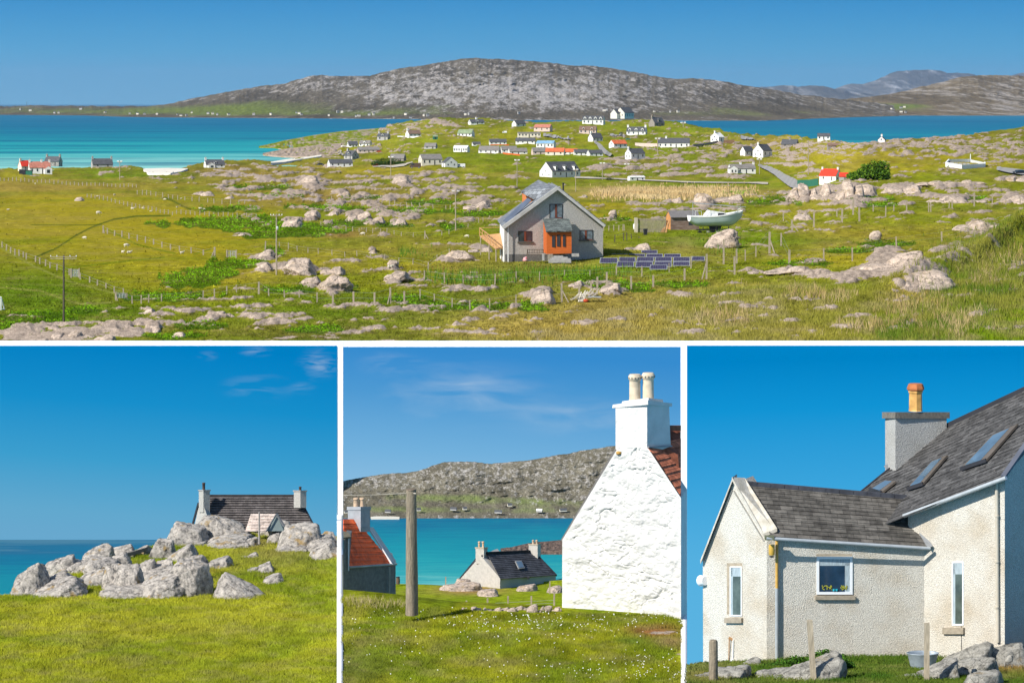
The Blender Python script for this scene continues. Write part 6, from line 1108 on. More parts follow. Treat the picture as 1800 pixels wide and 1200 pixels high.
D_GROUND[0] = sheet('ground', 1207.7, 1960, SD_, 1238, dD, GM, colD, 300, 60, .12, 64, lambda px,row: gauss(px,row,(1700,1160,60,10),1)*.5, tail=(2,2.0))
ribbon('panel_gutter', [(592.3,603,r,d) for r,d in ((1240,102),(1200,105.6),(1130,112.6),(1085,119.6),(1060,121.4),(1052,123),(1040,134),(1000,160),(960,176),(930,186),(905,191.95))])
ribbon('panel_gutter', [(1197,1207.7,r,d) for r,d in ((1240,102),(1200,105.6),(1130,112.6),(1100,117.6),(1092,118.5),(1080,123),(1060,144))])
# ------------------------------------------------ water
SEAB = water_mat('open_sea', [(0,(.050,.15,.22)),(.12,(.014,.11,.20)),(.35,(.006,.13,.22)),(.6,(.008,.19,.25)),(1,(.010,.20,.255))], 191.5, 168, .10, .9, amt=.12, streak=(.01,.15,.26))
def plane(name, px0, px1, d0, d1, z, m):
    A = (px0-XC)/F; B = (px1-XC)/F; return tag(MB().add([(A*d0,d0,z),(B*d0,d0,z),(B*d1,d1,z),(A*d1,d1,z)], [(0,1,2,3)]).build(name, m), kind='structure')
plane('sea', -170, 592.4, 158, 191.99, zz(948,192), SEAB)
SEAC = water_mat('bay_water', [(0,(.006,.12,.22)),(.25,(.006,.185,.255)),(.55,(.010,.25,.29)),(.8,(.03,.30,.31)),(1,(.14,.42,.40))], 187, 159, .22, 1.6, amt=.30, streak=(.008,.14,.25))
ZC = zz(908.5,187); plane('sea', 603, 1197.2, 140, 190, ZC, SEAC)
# hill beyond the bay
HMC = hill_mat('far_shore_hill', 2.4, (.33,.31,.285), (.135,.122,.090), (.15,.185,.06), 0, 0)
RC = [(603.3,845),(640,838),(660,835),(680,832),(710,831),(730,828),(745,824),(760,818),(780,812),(800,811),(830,811),(845,812),(860,815),(880,813),(900,811),(925,809),(940,807),(960,803),(980,799),(1000,797),(1020,792),(1040,789),(1060,786),(1085,782),(1120,770),(1200,750)]
hill('hills', RC, [(603.3,909),(1200,909)], lambda s: 186.5, 193.5, HMC, 70, .35, steps=520, n=90, ns=1.5, back=1.003, base_z=None,
     green=[(760,872,140,8,.5),(850,880,160,8,.42),(1000,885,100,10,.4),(700,893,120,8,.5),(900,898,240,7,.42)], rockb=[(830,835,80,16,.03),(640,848,60,8,.04),(1010,830,60,20,.02),(800,895,300,9,-.16),(760,872,140,10,-.12)])
cs = headland('beach', [(652,907.6),(665,907),(690,907.2),(702,907.8)], [(652,909),(665,909.6),(690,909.4),(702,909)], lambda px,row: 186 + 0*px, SAND, (.7,.65,.55), 0, hump=.2, n=5, steps=20); tag(cs, kind='structure')
for i, (x, r, w_, lb) in enumerate([(609,900,10,'tiny grey cottage at the far left of the opposite shore'),(682,899,13,'small dark roofed cottage by the opposite beach'),(736,896,9,'small stone cottage hidden behind the wooden post'),(797,895,14,'white cottage at the centre of the opposite shore'),(817,894,9,'grey shed right of the white far cottage'),(876,900,16,'pale far house above the rocky shore'),(896,888,10,'little far house higher on the green slope'),(948,898,13,'white roofed far cottage by the curving track'),(990,897,16,'dark roofed far house near the white gable')]):
    t = (909 - r) / 85; d = 186.5 + 7 * t ** .8 - .6; k = d/F; o = empty('house', P(x, r, d), .25*(-1)**i, lb, 'house', 'cottages on the opposite shore of the bay'); L_, W_1, h_, q_ = w_*k*.8, 4*k, 1.6*k, 2.2*k
    m = MB(); v, f = gable_body(L_, W_1, h_, q_, sink=.06); m.add(v, f); m.build('wall', WALLM['grey'] if i % 2 else WALLM['cream'], o); m = MB(); roof_mb(m, L_, W_1, h_, q_, t=.02, ov=.02); m.build('roof', ROOFM['slate'] if i != 7 else WHITE, o)
# rocky spit
sp_ = headland('ground', [(880,963),(900,961),(915,957),(940,952),(965,950.5),(990,948),(1005,948)], [(880,966),(900,967.5),(930,969),(960,968),(1005,968)], lambda px,row: 30.0*0 + np.interp(row,[945,968],[176,171.5]), rock_mat('spit_rock', (.20,.14,.11), (.035,.03,.028), 2.2), (.2,.15,.1), .7, n=18, hump=4.0, steps=120, seed=13); tag(sp_, kind='structure')

# ------------------------------------------------ stones of the headland place (lower left)
RKB = rock_mat('pale_grey_gneiss', (.50,.455,.40), (.10,.095,.088), 1.7, moss=.8, bumpd=.05)
def dbase(row): return float(dB(np.array([0.]), np.array([float(row)]))[0])
BR_ = [(11,993,82,1047,1,'big leaning boulder nearest the sea at the left end',dict(slope=.5)),(26,1022,80,1047,31,'low block at the foot of the left end boulder',{}),(60,1007,136,1043,2,'long low grey boulder on the turf right of the left end one',{}),(76,979,130,1005,3,'pale topped rock with dark right side above the shore',{}),(104,978,182,1006,4,'long dark sided rock of the shore ridge',dict(taper=.5)),
 (143,960,200,988,5,'pale upper slab sloping down to the sea',dict(slope=.6)),(190,960,234,980,6,'dark faced block on top of the shore ridge',{}),(228,961,262,976,7,'low flat stones right of the dark faced block',{}),(177,974,232,1004,8,'fractured pale block in the middle of the ridge',{}),(135,1003,192,1030,9,'white faced low boulder under the shore ridge',{}),
 (180,994,212,1040,10,'narrow upright stone left of the tall boulder',{}),(196,996,250,1041,11,'tall pale boulder leaning right in the middle of the group',dict(slope=-.3)),(232,985,276,1016,12,'rounded smooth grey boulder above the foreground pair',{}),(268,985,304,1014,13,'pale cleft boulder between the grey one and the ledge',{}),
 (236,1011,318,1047,14,'wide low foreground boulder with a pale face',{}),(286,989,368,1047,15,'largest foreground boulder with a dark shaded right side',{}),(264,950,306,982,16,'steep rounded rock rising to the house knoll',{}),(292,960,346,988,17,'pale sloping rock under the house knoll',{}),(304,969,404,1000,18,'long smooth rock with a dark pointed right end',dict(taper=.6)),
 (292,922,366,958,19,'wide grey rock dome left below the house gable',{}),(342,911,442,952,20,'great sloping rock dome in front of the house roof',dict(taper=.55)),(380,930,440,954,32,'lower lip of the great rock dome',dict(taper=.4)),(456,919,512,944,21,'white stone block in front of the small porch gable',{}),(488,925,570,967,22,'big split boulder right of the porch',dict(taper=.35)),(488,945,526,968,33,'dark fronted lower part of the split boulder',{}),
 (429,947,452,960,23,'small dark stone on the turf before the pole',{}),(469,939,493,955,24,'dark round stone right of the pole',{}),(556,937,591,958,25,'low rocks right of the split boulder at the divider',{}),(540,956,591,982,26,'pale boulder cut by the white divider',{}),(428,991,479,1006,27,'flat pale stone lying alone in the grass',{}),(460,1010,493,1026,28,'small dark stone lying alone in the grass',{}),(369,1014,466,1052,29,'pale wedge shaped boulder tapering to the right',dict(taper=.85)),(416,974,450,982,30,'flat stone barely showing in the turf',{}),
 (8,1018,150,1048,41,'low broad ledge under the seaward boulders',dict(slope=.3)),(92,984,214,1010,42,'broad ledge linking the shore ridge boulders',{}),(168,1010,330,1048,43,'wide cracked ledge under the middle boulders',{}),(226,992,360,1024,44,'broad ledge between the grey boulder and the big one',{}),(276,938,452,960,45,'long low ledge along the foot of the great rock dome',dict(taper=.4)),(480,948,592,970,46,'low ledge under the split boulder',{})]
for (a,b,c,e,sd,lb,kw) in BR_:
    d = dbase(e) + (0 if e > 1040 else .3); rock(a-4, b-2, c+5, e+1, d, sd*13+5, RKB, lb, 'boulders in front of the house on the knoll', sub=5 if c-a > 30 else 4, sink=.35, rough=.09, fine=.06, nf=13, low=.35, depthk=.7, blocks=2 if (c-a) > 2.6*(e-b) else 1, **kw)
# driftwood board and marker
m = MB(); m.beam(P(215,977,174.5), P(259,964,177), .12, .25); o = m.build('plank', mat('grey_board', (.2,.18,.16))); tag(o, 'weathered grey plank lying on the rocks of the shore ridge', 'plank')
m = MB(); m.bar((0,0,0),(0,0,.5),.04,6); o = m.build('marker_post', DARK); o.location = P(179.5,967,177); tag(o, 'tiny dark marker post standing on the shore ridge', 'post')
m = MB(); m.bar((0,0,-.4),(0,0,zz(900,181)-zz(946,181)),.065,10); o = m.build('clothes_pole', mat('grey_pole', (.33,.30,.28))); o.location = P(455.7,946,181); tag(o, 'grey metal pole standing in front of the little porch', 'pole')

# ------------------------------------------------ coursed roofs
def plane_hit(px, row, p0, n): r = P(px, row, 1.0); t = p0.dot(n) / r.dot(n); return r * t
def coursed(name, EL, ER, RR, RL, n, t, m, parent, tilew=0, jitter=0.0, uvs=None):
    """roof slope of n overlapping courses from eave (EL, ER) to ridge (RL, RR)"""
    nrm = (ER-EL).cross(RL-EL).normalized(); nrm = nrm if nrm.z > 0 else -nrm; mb = MB(); uvl = []
    U = (ER-EL).normalized(); V_ = (RL-EL); Ls = V_.length; V_ = V_.normalized()
    for i in range(n):
        a, b = i/n, min(1.02, (i+1.25)/n); A0 = EL.lerp(RL, a); A1 = ER.lerp(RR, a); B0 = EL.lerp(RL, b); B1 = ER.lerp(RR, b)
        mb.hexa([A0, A1, B1, B0, A0+nrm*t, A1+nrm*t, B1+nrm*t*.05, B0+nrm*t*.05])
    o = mb.build(name, m, parent); uv_slope(o, EL, U, nrm.cross(U) if nrm.cross(U).z > 0 else -nrm.cross(U)); return o
def tile_mat(name, col, w_, h, var=.35, mort=.015, patch=1.2, rough=.85, edge=.3):
    m = bpy.data.materials.new(name); m.use_nodes = True; N = m.node_tree.nodes; L = m.node_tree.links; p = N['Principled BSDF']; p.inputs['Roughness'].default_value = rough; p.inputs['Specular IOR Level'].default_value = .2
    tc = N.new('ShaderNodeTexCoord'); br = N.new('ShaderNodeTexBrick'); br.inputs['Scale'].default_value = 1; br.inputs['Brick Width'].default_value = w_; br.inputs['Row Height'].default_value = h; br.inputs['Mortar Size'].default_value = mort; br.inputs['Mortar Smooth'].default_value = .2
    br.inputs['Color1'].default_value = (*[c*(1-var) for c in col],1); br.inputs['Color2'].default_value = (*[min(1,c*(1+var)) for c in col],1); br.inputs['Mortar'].default_value = (*[c*edge for c in col],1); L.new(tc.outputs['UV'], br.inputs['Vector'])
    nz = N.new('ShaderNodeTexNoise'); nz.inputs['Scale'].default_value = patch; nz.inputs['Detail'].default_value = 9; nz.inputs['Roughness'].default_value = .7; L.new(tc.outputs['Object'], nz.inputs[0]); mr = N.new('ShaderNodeMapRange'); mr.inputs['From Min'].default_value = .32; mr.inputs['From Max'].default_value = .68; mr.inputs['To Min'].default_value = .5; mr.inputs['To Max'].default_value = 1.55; L.new(nz.outputs[0], mr.inputs[0])
    mi = N.new('ShaderNodeMix'); mi.data_type = 'RGBA'; mi.blend_type = 'MULTIPLY'; mi.inputs[0].default_value = 1; L.new(br.outputs['Color'], mi.inputs[6]); L.new(mr.outputs[0], mi.inputs[7]); L.new(mi.outputs[2], p.inputs['Base Color'])
    bp = N.new('ShaderNodeBump'); bp.inputs['Distance'].default_value = .01; L.new(nz.outputs[0], bp.inputs['Height']); L.new(bp.outputs[0], p.inputs['Normal']); return m
def wallp(name, pts, m, parent, back=(0,.3,0)): mb = MB(); mb.prism(pts, Vector(back)); return mb.build(name, m, parent)
def tube(name, a, b, r, m, parent, n=10): mb = MB(); mb.bar(a, b, r, n); return mb.build(name, m, parent)

# ------------------------------------------------ house on the knoll
HB = empty('house', P(350, 940, 187), 0, 'house with dark ribbed tile roof and two chimneys behind the boulders', 'house'); hb0 = HB.location.copy(); B_ = lambda x, r, d: P(x, r, d) - hb0
HW = mat('pale_harling', (.40,.385,.35), var=.12, scale=8, bump=.02, bscale=14)
wallp('wall', [B_(337,950,188.6), B_(366,950,186), B_(366,912,186), B_(357,884,187.8), B_(350,884,188.3)], HW, HB, (.1, 1.2, 0))
wallp('rear_wall', [B_(367,950,186.2), B_(556,950,186.2), B_(556,946,186.2), B_(367,946,186.2)], HW, HB, (0, 2, 0))
n_ = Vector((0,-1,.75)).normalized(); p0 = P(369,873,189); rp = lambda x, r: plane_hit(x, r, p0, n_) - hb0
ribt = tile_mat('ribbed_brown_tiles', (.135,.12,.115), .36, .25, var=.18, mort=.01, patch=2)
coursed('roof', rp(366,944), rp(561,944), rp(523,873), rp(358,873), 17, .17, ribt, HB)
m = MB(); m.beam(rp(366,871.5), rp(524,871.5), .22, .2); m.build('ridge_tiles', ribt, HB); m = MB(); m.beam(rp(523,873)+Vector((.03,0,.05)), rp(560,944)+Vector((.03,0,.05)), .12, .2); m.build('verge', DARK, HB)
m = MB(); m.beam(B_(349,884,188.2), B_(338,924,188.9), .1, .16); m.build('rear_verge', DARK, HB)
def chimney(o, o0, x0, xm, x1, rt, rb, d, m_, cap=2.5, pots=(), capm=None, over=2.5, potm=None, dl=.9, dr=.5):
    """stack with two seen faces: x0-xm faces left, xm-x1 faces the viewer's right"""
    b = lambda x, r, dd: P(x, r, dd) - o0; mb = MB(); A = (x0, d+dl), (xm, d), (x1, d+dr); x3 = x0 + x1 - xm; D4 = (x3, d+dl+dr)
    pr = [A[0], A[1], A[2], D4]; mb.hexa([b(x, rb, dd) for x, dd in pr] + [b(x, rt, dd) for x, dd in pr]); c = mb.build('chimney', m_, o)
    mb = MB(); pr2 = [(A[0][0]-over, A[0][1]), (A[1][0], A[1][1]-over*.03), (A[2][0]+over, A[2][1]), (D4[0], D4[1]+over*.03)]
    mb.hexa([b(x, rt, dd) for x, dd in pr2] + [b(x, rt-cap, dd) for x, dd in pr2]); mb.build('chimney_cap', capm or m_, c); return c
def pot(o, o0, x0, x1, rt, rb, d, m_, c, rings=True, name='chimney_pot', n=20):
    q = P((x0+x1)/2, rb, d) - o0; R_ = (x1-x0)/2*d/F; H_ = (rb-rt)*d/F; mb = MB()
    pf = [(R_*.96,0),(R_*.86,H_*.05),(R_*.84,H_*.7),(R_*.86,H_*.78),(R_*1.0,H_*.80),(R_*1.0,H_*.93),(R_*.9,H_*.95),(R_*.8,H_)] if rings else [(R_,0),(R_,H_*.8),(R_*1.15,H_*.82),(R_*1.15,H_)]
    mb.lathe(q, pf, n); return mb.build(name, m_, c)
c = chimney(HB, hb0, 349.5, 357.5, 369, 862.5, 900, 187.3, HW, 2.2, over=1.6, capm=CONC, dl=.6, dr=.3); pot(HB, hb0, 355.6, 360.6, 848, 860.5, 187.6, mat('dark_clay_pot', (.09,.06,.05)), c, False)
c = chimney(HB, hb0, 516.5, 528, 538.5, 863.5, 892, 187.6, HW, 2.2, over=1.6, capm=CONC, dl=.4, dr=.3); pot(HB, hb0, 525.5, 529.8, 855, 862, 187.8, MATS['dark_clay_pot'], c, False)
pinkt = tile_mat('faded_pink_tiles', (.52,.43,.37), .4, .3, var=.1, mort=.008, patch=2); PB = empty('porch', P(470, 935, 183.5), 0, 'small tiled porch with a grey gable in front of the ribbed roof', 'porch'); pb0 = PB.location.copy(); p_ = lambda x, r, d: P(x, r, d) - pb0; PB.parent = None
coursed('roof', p_(431,934,183.2), p_(467,934,183.0), p_(486,903,184.6), p_(441,903,184.6), 6, .06, pinkt, PB)
wallp('gable', [p_(467,933,183.2), p_(499,933,183.8), p_(487,905,184.4)], mat('grey_green_gable', (.22,.27,.26), var=.1), PB, (0,.8,0)); m = MB(); m.beam(p_(486,902.5,184.3), p_(500,925,183.7), .14, .12); m.beam(p_(486,902.5,184.3), p_(467.5,934,183), .06, .08); m.build('verge', mat('dark_grey_trim', (.12,.13,.14)), PB)
# ------------------------------------------------ village cottages by the bay (lower middle)
CW = empty('house', P(1090, 1088, 121), 0, 'big whitewashed rough stone gable end with a two pot chimney and red tile roof', 'house'); cw0 = CW.location.copy(); W = lambda x, r, d: P(x, r, d) - cw0
dG = lambda x: 123.2 - (np.asarray(x, float) - 988) / 209 * 3.4
WW = mat('thick_whitewash', (.63,.615,.58), var=.08, scale=1.6, bump=.06, bscale=4.5, rough=.95)
nv, nh = 300, 210; rows = np.linspace(1106, 786, nv)
lx = np.interp(rows, [786,795,948,1106][::1], [1087,1081,988.5,988]); rx = np.interp(rows, [786,790,875,1106], [1137,1141,1197,1197]); t = np.linspace(0,1,nh)[None,:]
PX = lx[:,None] + (rx-lx)[:,None]*t; RR_ = np.broadcast_to(rows[:,None], PX.shape); Dg = dG(PX); Xg = (PX-XC)/F*Dg; Zg = -(RR_-YH)/F*Dg
u = Xg*1.0; v = Zg; wv = fbm(u*1.1, v*1.1, oct=2, seed=80)*.5
st = fbm(u*1.7+wv, v*2.3, oct=4, seed=81, gain=.55); st2 = fbm(u*6, v*7, oct=3, seed=82)
joint = np.exp(-(fbm(u*1.5+wv, v*2.2, oct=3, seed=83)/.06)**2)
hgt = .11*st + .03*st2 - .065*joint*np.clip(fbm(u*.8, v*.8, oct=2, seed=84)*2+.5, 0, 1)
edge = np.minimum(1, np.minimum(t, 1-t)*14) * np.ones_like(PX)
nx_, ny_ = -.6, -.8; V = np.stack([Xg + nx_*hgt*edge - cw0.x, Dg + ny_*hgt*edge - cw0.y, Zg - cw0.z], -1).reshape(-1,3); np_mesh('gable_wall', V, grid_faces(nv, nh)[:, ::-1], WW, CW)
wallp('wall_body', [W(988.6,1106,123.45), W(1196.5,1106,120.1), W(1196.5,876,120.1), W(1137,787,121.1), W(1083,795,121.95), W(988.6,949,123.45)], WW, CW, (.5,3,0))
m = MB(); m.beam(W(1082.5,790,121.9), W(987.5,950,123.3), .09, .10); m.build('verge', mat('dark_verge', (.16,.15,.14)), CW)
RT = tile_mat('old_red_tiles', (.52,.165,.085), .5, .34, var=.22, mort=.02, patch=3, edge=.45)
v1, v2 = P(1138,787,121.05), P(1198,874,120.05); r0 = P(1116,748,122.1); n_ = (v2-v1).cross(P(1197,748,126.5)-v1).normalized(); n_ = n_ if n_.z > 0 else -n_
h = lambda x, r: plane_hit(x, r, v1, n_) - cw0
mb = MB(); crs = 9
for i in range(crs):   # courses run from the verge back along the roof
    a, b = i/crs, (i+1.2)/crs; A = h(1138,787).lerp(h(1210,892), 1-a); B = h(1138,787).lerp(h(1210,892), 1-b); k = (h(1197,748)-h(1125,768)); 
    far = lambda q: q + Vector((3.2,5.2,0)) * 1.0
    mb.hexa([A, far(A), far(B), B, A+n_*.07, far(A)+n_*.07, far(B)+n_*.01, B+n_*.01])
def cut_px(me_obj, px, keep_left=True):
    bm = bmesh.new(); bm.from_mesh(me_obj.data); o = me_obj; par = me_obj.parent; off = par.location if par else Vector(); co = -off; no = Vector((1, -(px-XC)/F, 0)).normalized()
    bmesh.ops.bisect_plane(bm, geom=bm.verts[:]+bm.edges[:]+bm.faces[:], plane_co=co, plane_no=no if keep_left else -no, clear_outer=True); bm.to_mesh(me_obj.data); bm.free()
rf = mb.build('roof', RT, CW); uv_slope(rf, h(1138,787), Vector((3.2,5.2,0)), n_.cross(Vector((3.2,5.2,0)).normalized())); cut_px(rf, 1197)
sl = MB(); q1, q2 = h(1100,732), h(1100,732)+Vector((6,9.7,0)); sl.beam(W(1150,752,122.6), W(1240,752,127.5), .25, .25); rg_ = sl.build('ridge_tiles', RT, CW); cut_px(rg_, 1197)
sl = MB(); sl.hexa([W(1137,788,121.3),W(1197,880,120.5),W(1197,880,124),W(1160,788,126),W(1130,760,122),W(1192,800,122.2),W(1197,755,125.6),W(1150,755,123.5)]); rb_ = sl.build('roof_underlay', RT, CW); cut_px(rb_, 1196.6)
def stackw():
    mb = MB(); mb.hexa([W(1082,812,122.0),W(1137.5,800,121.05),W(1179,784,122.3),W(1124,800,123.4),W(1082,712,122.0),W(1137.5,707,121.05),W(1176,714,122.3),W(1121,714,123.4)]); c = mb.build('chimney', WW, CW)
    mb = MB(); mb.hexa([W(1076,717,122.1),W(1139,711,120.85),W(1181.5,714,122.4),W(1120,720,123.7),W(1077,711,122.1),W(1139,703,120.85),W(1181.5,708.5,122.4),W(1120,706,123.7)])
    mb.hexa([W(1092,711,122),W(1140,704,121.1),W(1166,708,122.2),W(1120,710,123.3),W(1094,705,122),W(1140,699,121.1),W(1165,702,122.2),W(1120,704,123.3)]); mb.build('chimney_cap', WW, c)
    CP = mat('cream_chimney_pot', (.60,.50,.36), var=.16, scale=3)
    for x0, x1, rt, rb in ((1104.5,1127.5,657.5,704),(1128,1151,655,702)):
        q = pot(CW, cw0, x0, x1, rt, rb, 122.1, CP, c); mb = MB(); R_ = (x1-x0)/2*122.1/F; o0 = P((x0+x1)/2, rb, 122.1) - cw0; H_ = (rb-rt)*122.1/F
        for k in range(12): a = 2*math.pi*k/12; mb.box(o0.x+math.cos(a)*R_*1.0-.02, o0.x+math.cos(a)*R_*1.0+.02, o0.y+math.sin(a)*R_*1.0-.02, o0.y+math.sin(a)*R_*1.0+.02, o0.z+H_*.84, o0.z+H_*.89)
        mb.build('vent_holes', DARK, q)
    mb = MB(); mb.beam(W(1139,785.5,121.0), W(1180,783.5,122.3), .12, .06); mb.build('lead_flashing', mat('lead', (.25,.26,.27), rough=.5), c)
stackw()
lt = MB(); q = W(1087.5,795,121.7); lt.lathe(q+Vector((0,-.12,-.08)), [(.05,0),(.13,.02),(.13,.12),(.06,.16)], 10); lt.bar(q, q+Vector((0,.2,.05)), .04, 6); lt.build('wall_lamp', mat('rusty_lamp', (.42,.24,.06), var=.3, scale=9), CW)
# left red roofed house
RH = empty('house', P(650, 1056, 130), 0, 'dark walled cottage with a bright orange red roof at the water, beside the wooden post', 'house'); rh0 = RH.location.copy(); W2 = lambda x, r, d: P(x, r, d) - rh0
DG = mat('dark_green_harling', (.15,.165,.16), var=.18, scale=5, bump=.03, bscale=9)
wallp('wall', [W2(603.2,1075,127.3), W2(694,1075,131.5), W2(694,992,131.5), W2(616,996,127.9), W2(603.2,996,127.3)], DG, RH, (-.3,3.5,0))
RD = tile_mat('bright_red_sheets', (.95,.15,.035), 1.3, .34, var=.06, mort=.012, patch=1.2, edge=.5, rough=.6)
EL, ER = W2(603.3,996,127.0), W2(692,994,131.2); RL, RR2 = W2(603.3,912,129.6), W2(624,912,130.6)
mb = MB(); nr = (ER-EL).cross(RL-EL).normalized(); nr = nr if nr.z > 0 else -nr; n = 10
for i in range(n):
    a, b = i/n, min(1,(i+1.15)/n); A0, A1, B0, B1 = EL.lerp(RL,a), ER.lerp(RR2,a), EL.lerp(RL,b), ER.lerp(RR2,b); mb.hexa([A0,A1,B1,B0,A0+nr*.05,A1+nr*.05,B1+nr*.005,B0+nr*.005])
rr_ = mb.build('roof', RD, RH); uv_slope(rr_, EL, ER-EL, nr.cross(ER-EL))
mb = MB(); mb.hexa([W2(687,991,131.0),W2(696,989,131.6),W2(657,929,131.9),W2(648,930,131.2),W2(687,987,131.0),W2(696,985,131.6),W2(656,926,131.9),W2(647,926.5,131.2)]); mb.build('skew', mat('pale_skew', (.55,.54,.52), var=.1, scale=5), RH)
mb = MB(); mb.beam(W2(650,931,131.3), W2(689,992,130.95), .05, .10); mb.build('bargeboard', WPAINT, RH)
tube('gutter', W2(614,996.5,127.4), W2(697,991,131.4), .055, mat('grey_gutter', (.30,.34,.33), rough=.5), RH); tube('downpipe', W2(684.5,996,130.75), W2(684.5,1060,130.75), .045, MATS['grey_gutter'], RH)
ww_ = mat('shaded_white_gable', (.55,.55,.54)); wallp('gable', [W2(694.3,1075,131.5), W2(695.5,1075,132.6), W2(695.5,990,132.6), W2(694.3,990,131.5)], DG, RH, (-.3,1,0))
c = chimney(RH, rh0, 611.5, 634, 650.5, 896, 934, 130.2, mat('grey_stack', (.33,.34,.36), var=.1, scale=3), 6, over=1.8, dl=.5, dr=.8); wallp('flashing', [W2(634,930,130.1), W2(650,928,131), W2(650,924,131), W2(634,926,130.1)], MATS['lead'], c, (0,.1,0))
CP2 = mat('tan_chimney_pot', (.50,.36,.24), var=.2, scale=4); pot(RH, rh0, 620.5, 630.5, 874.5, 891, 130.9, CP2, c); pot(RH, rh0, 631.5, 641, 874.5, 891, 131.0, CP2, c)
wallp('dormer', [W2(603.3,1004,126.4), W2(612.5,1004,126.9), W2(612.5,948,126.9), W2(603.3,948,126.4)], DG, RH, (0,3,0)); mb = MB(); mb.hexa([W2(603.3,947,126.2),W2(618,945,126.9),W2(611,937,128),W2(603.3,935,128),W2(603.3,944.5,126.2),W2(618,942.5,126.9),W2(611,934.5,128),W2(603.3,932.5,128)]); mb.build('dormer_roof', mat('mossy_tiles', (.16,.14,.09), var=.3, scale=5), RH); wallp('corner_board', [W2(611.7,1003,126.7), W2(613.8,1003,126.7), W2(613.8,946,126.7), W2(611.7,946,126.7)], mat('pale_board', (.5,.55,.55)), RH, (0,.1,0))
# wooden post and line
PO = empty('wooden_post', P(723.5, 1072, 118.5), 0, 'thick weathered round timber post standing alone in the grass', 'post'); k = 118.5/F; n = 26; nn = 22; V = []
for i in range(n+1):
    z = (1080-(1080-860)*i/n); h_ = (1072-z)*k
    for j in range(nn): a = 2*math.pi*j/nn; r_ = (11.2 - 2.4*i/n)*k*(1 + .05*math.sin(3*a+i*.1) + .035*vnoise(np.array([j*1.0]), np.array([i*.25]), seed=4)[0]); V.append((r_*math.cos(a) - (1.2*i/n - .3)*k, r_*math.sin(a), h_))
PW = mat('cracked_post_timber', (.24,.195,.135), var=.5, scale=5, bump=.03, bscale=9, stretch=(9,9,.35)); V = np.array(V); fi = grid_faces(n+1, nn); wrap = np.array([[i*nn+nn-1, i*nn, (i+1)*nn, (i+1)*nn+nn-1] for i in range(n)]); np_mesh('shaft', V, np.concatenate([fi, wrap]), PW, PO)
m = MB(); m.lathe((-.9*k,0,(1072-861)*k), [(9.0*k,0),(9.2*k,.01),(8.6*k,1.6*k),(8.4*k,1.8*k)], 20); m.build('end_grain', mat('end_grain', (.17,.13,.09), var=.4, scale=20), PO)
m = MB(); m.bar((-9.2*k,-.2*k*10,(1072-864)*k), (8*k,-.2*k*40,(1072-866)*k), .035, 6); m.build('rope_wrap', mat('rope', (.45,.40,.32)), PO)
m = MB(); a = P(714,866,118.3); b = P(603.5,870,118.6)
for i in range(10): f1, f2 = i/10, (i+1)/10; A = a.lerp(b,f1) - Vector((0,0,math.sin(f1*math.pi)*.03)); B = a.lerp(b,f2) - Vector((0,0,math.sin(f2*math.pi)*.03)); m.bar(A, B, .014, 4)
tag(m.build('washing_line', MATS['rope']), 'thin pale rope running left from the top of the wooden post', 'rope')
# grey cottage by the water
GC = empty('house', P(880, 1030, 156), 0, 'grey harled cottage with dark slate roof, a skylight and two chimneys near the water', 'house'); gc0 = GC.location.copy(); G = lambda x, r, d: P(x, r, d) - gc0
GW = mat('grey_beige_harling', (.46,.43,.385), var=.1, scale=6, bump=.02, bscale=11)
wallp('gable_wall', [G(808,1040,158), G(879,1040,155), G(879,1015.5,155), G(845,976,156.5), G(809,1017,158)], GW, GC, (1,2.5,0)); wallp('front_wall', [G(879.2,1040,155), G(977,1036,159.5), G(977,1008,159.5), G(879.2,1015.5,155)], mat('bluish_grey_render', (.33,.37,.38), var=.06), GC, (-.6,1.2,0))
SLC = tile_mat('cottage_slates', (.062,.064,.075), .35, .25, var=.25, mort=.01, patch=1.5)
coursed('roof', G(879.5,1017.5,154.7), G(978,1010.5,159.3), G(938,968.5,161), G(856,972,156.9), 14, .035, SLC, GC); mb = MB(); mb.hexa([G(806,1019,158.2),G(812,1019,158),G(848,977,156.4),G(842,975,156.8),G(806,1017,158.2),G(812,1017,158),G(848,974.5,156.4),G(842,973,156.8)]); mb.build('rear_roof_edge', DARK, GC)
mb = MB(); mb.beam(G(855,971.5,156.8), G(939,968,160.9), .16, .14); mb.build('ridge_tiles', SLC, GC); mb = MB(); mb.beam(G(938.5,969,160.9), G(978.3,1011,159.3), .08, .1); mb.build('verge', DARK, GC)
c = chimney(GC, gc0, 836, 850.5, 857, 963.5, 990, 156.4, GW, 2.4, over=1.3, capm=mat('stone_cap', (.45,.38,.28)), dl=.3, dr=.7); pot(GC, gc0, 840, 844.8, 951, 962, 156.7, CP2, c); pot(GC, gc0, 846.5, 851.5, 951, 962, 156.8, CP2, c)
c = chimney(GC, gc0, 929.5, 945, 950.5, 957.5, 985, 160.2, GW, 2, over=1.2, capm=MATS['stone_cap'], dl=.3, dr=.7); pot(GC, gc0, 935, 939.5, 948.5, 956.5, 160.5, CP2, c); pot(GC, gc0, 941, 945.5, 948.5, 956.5, 160.6, CP2, c)
nc = (G(978,1010.5,159.3)-G(879.5,1017.5,154.7)).cross(G(856,972,156.9)-G(879.5,1017.5,154.7)).normalized(); nc = nc if nc.z > 0 else -nc; pc = P(879.5,1017.5,154.7)+nc*.08
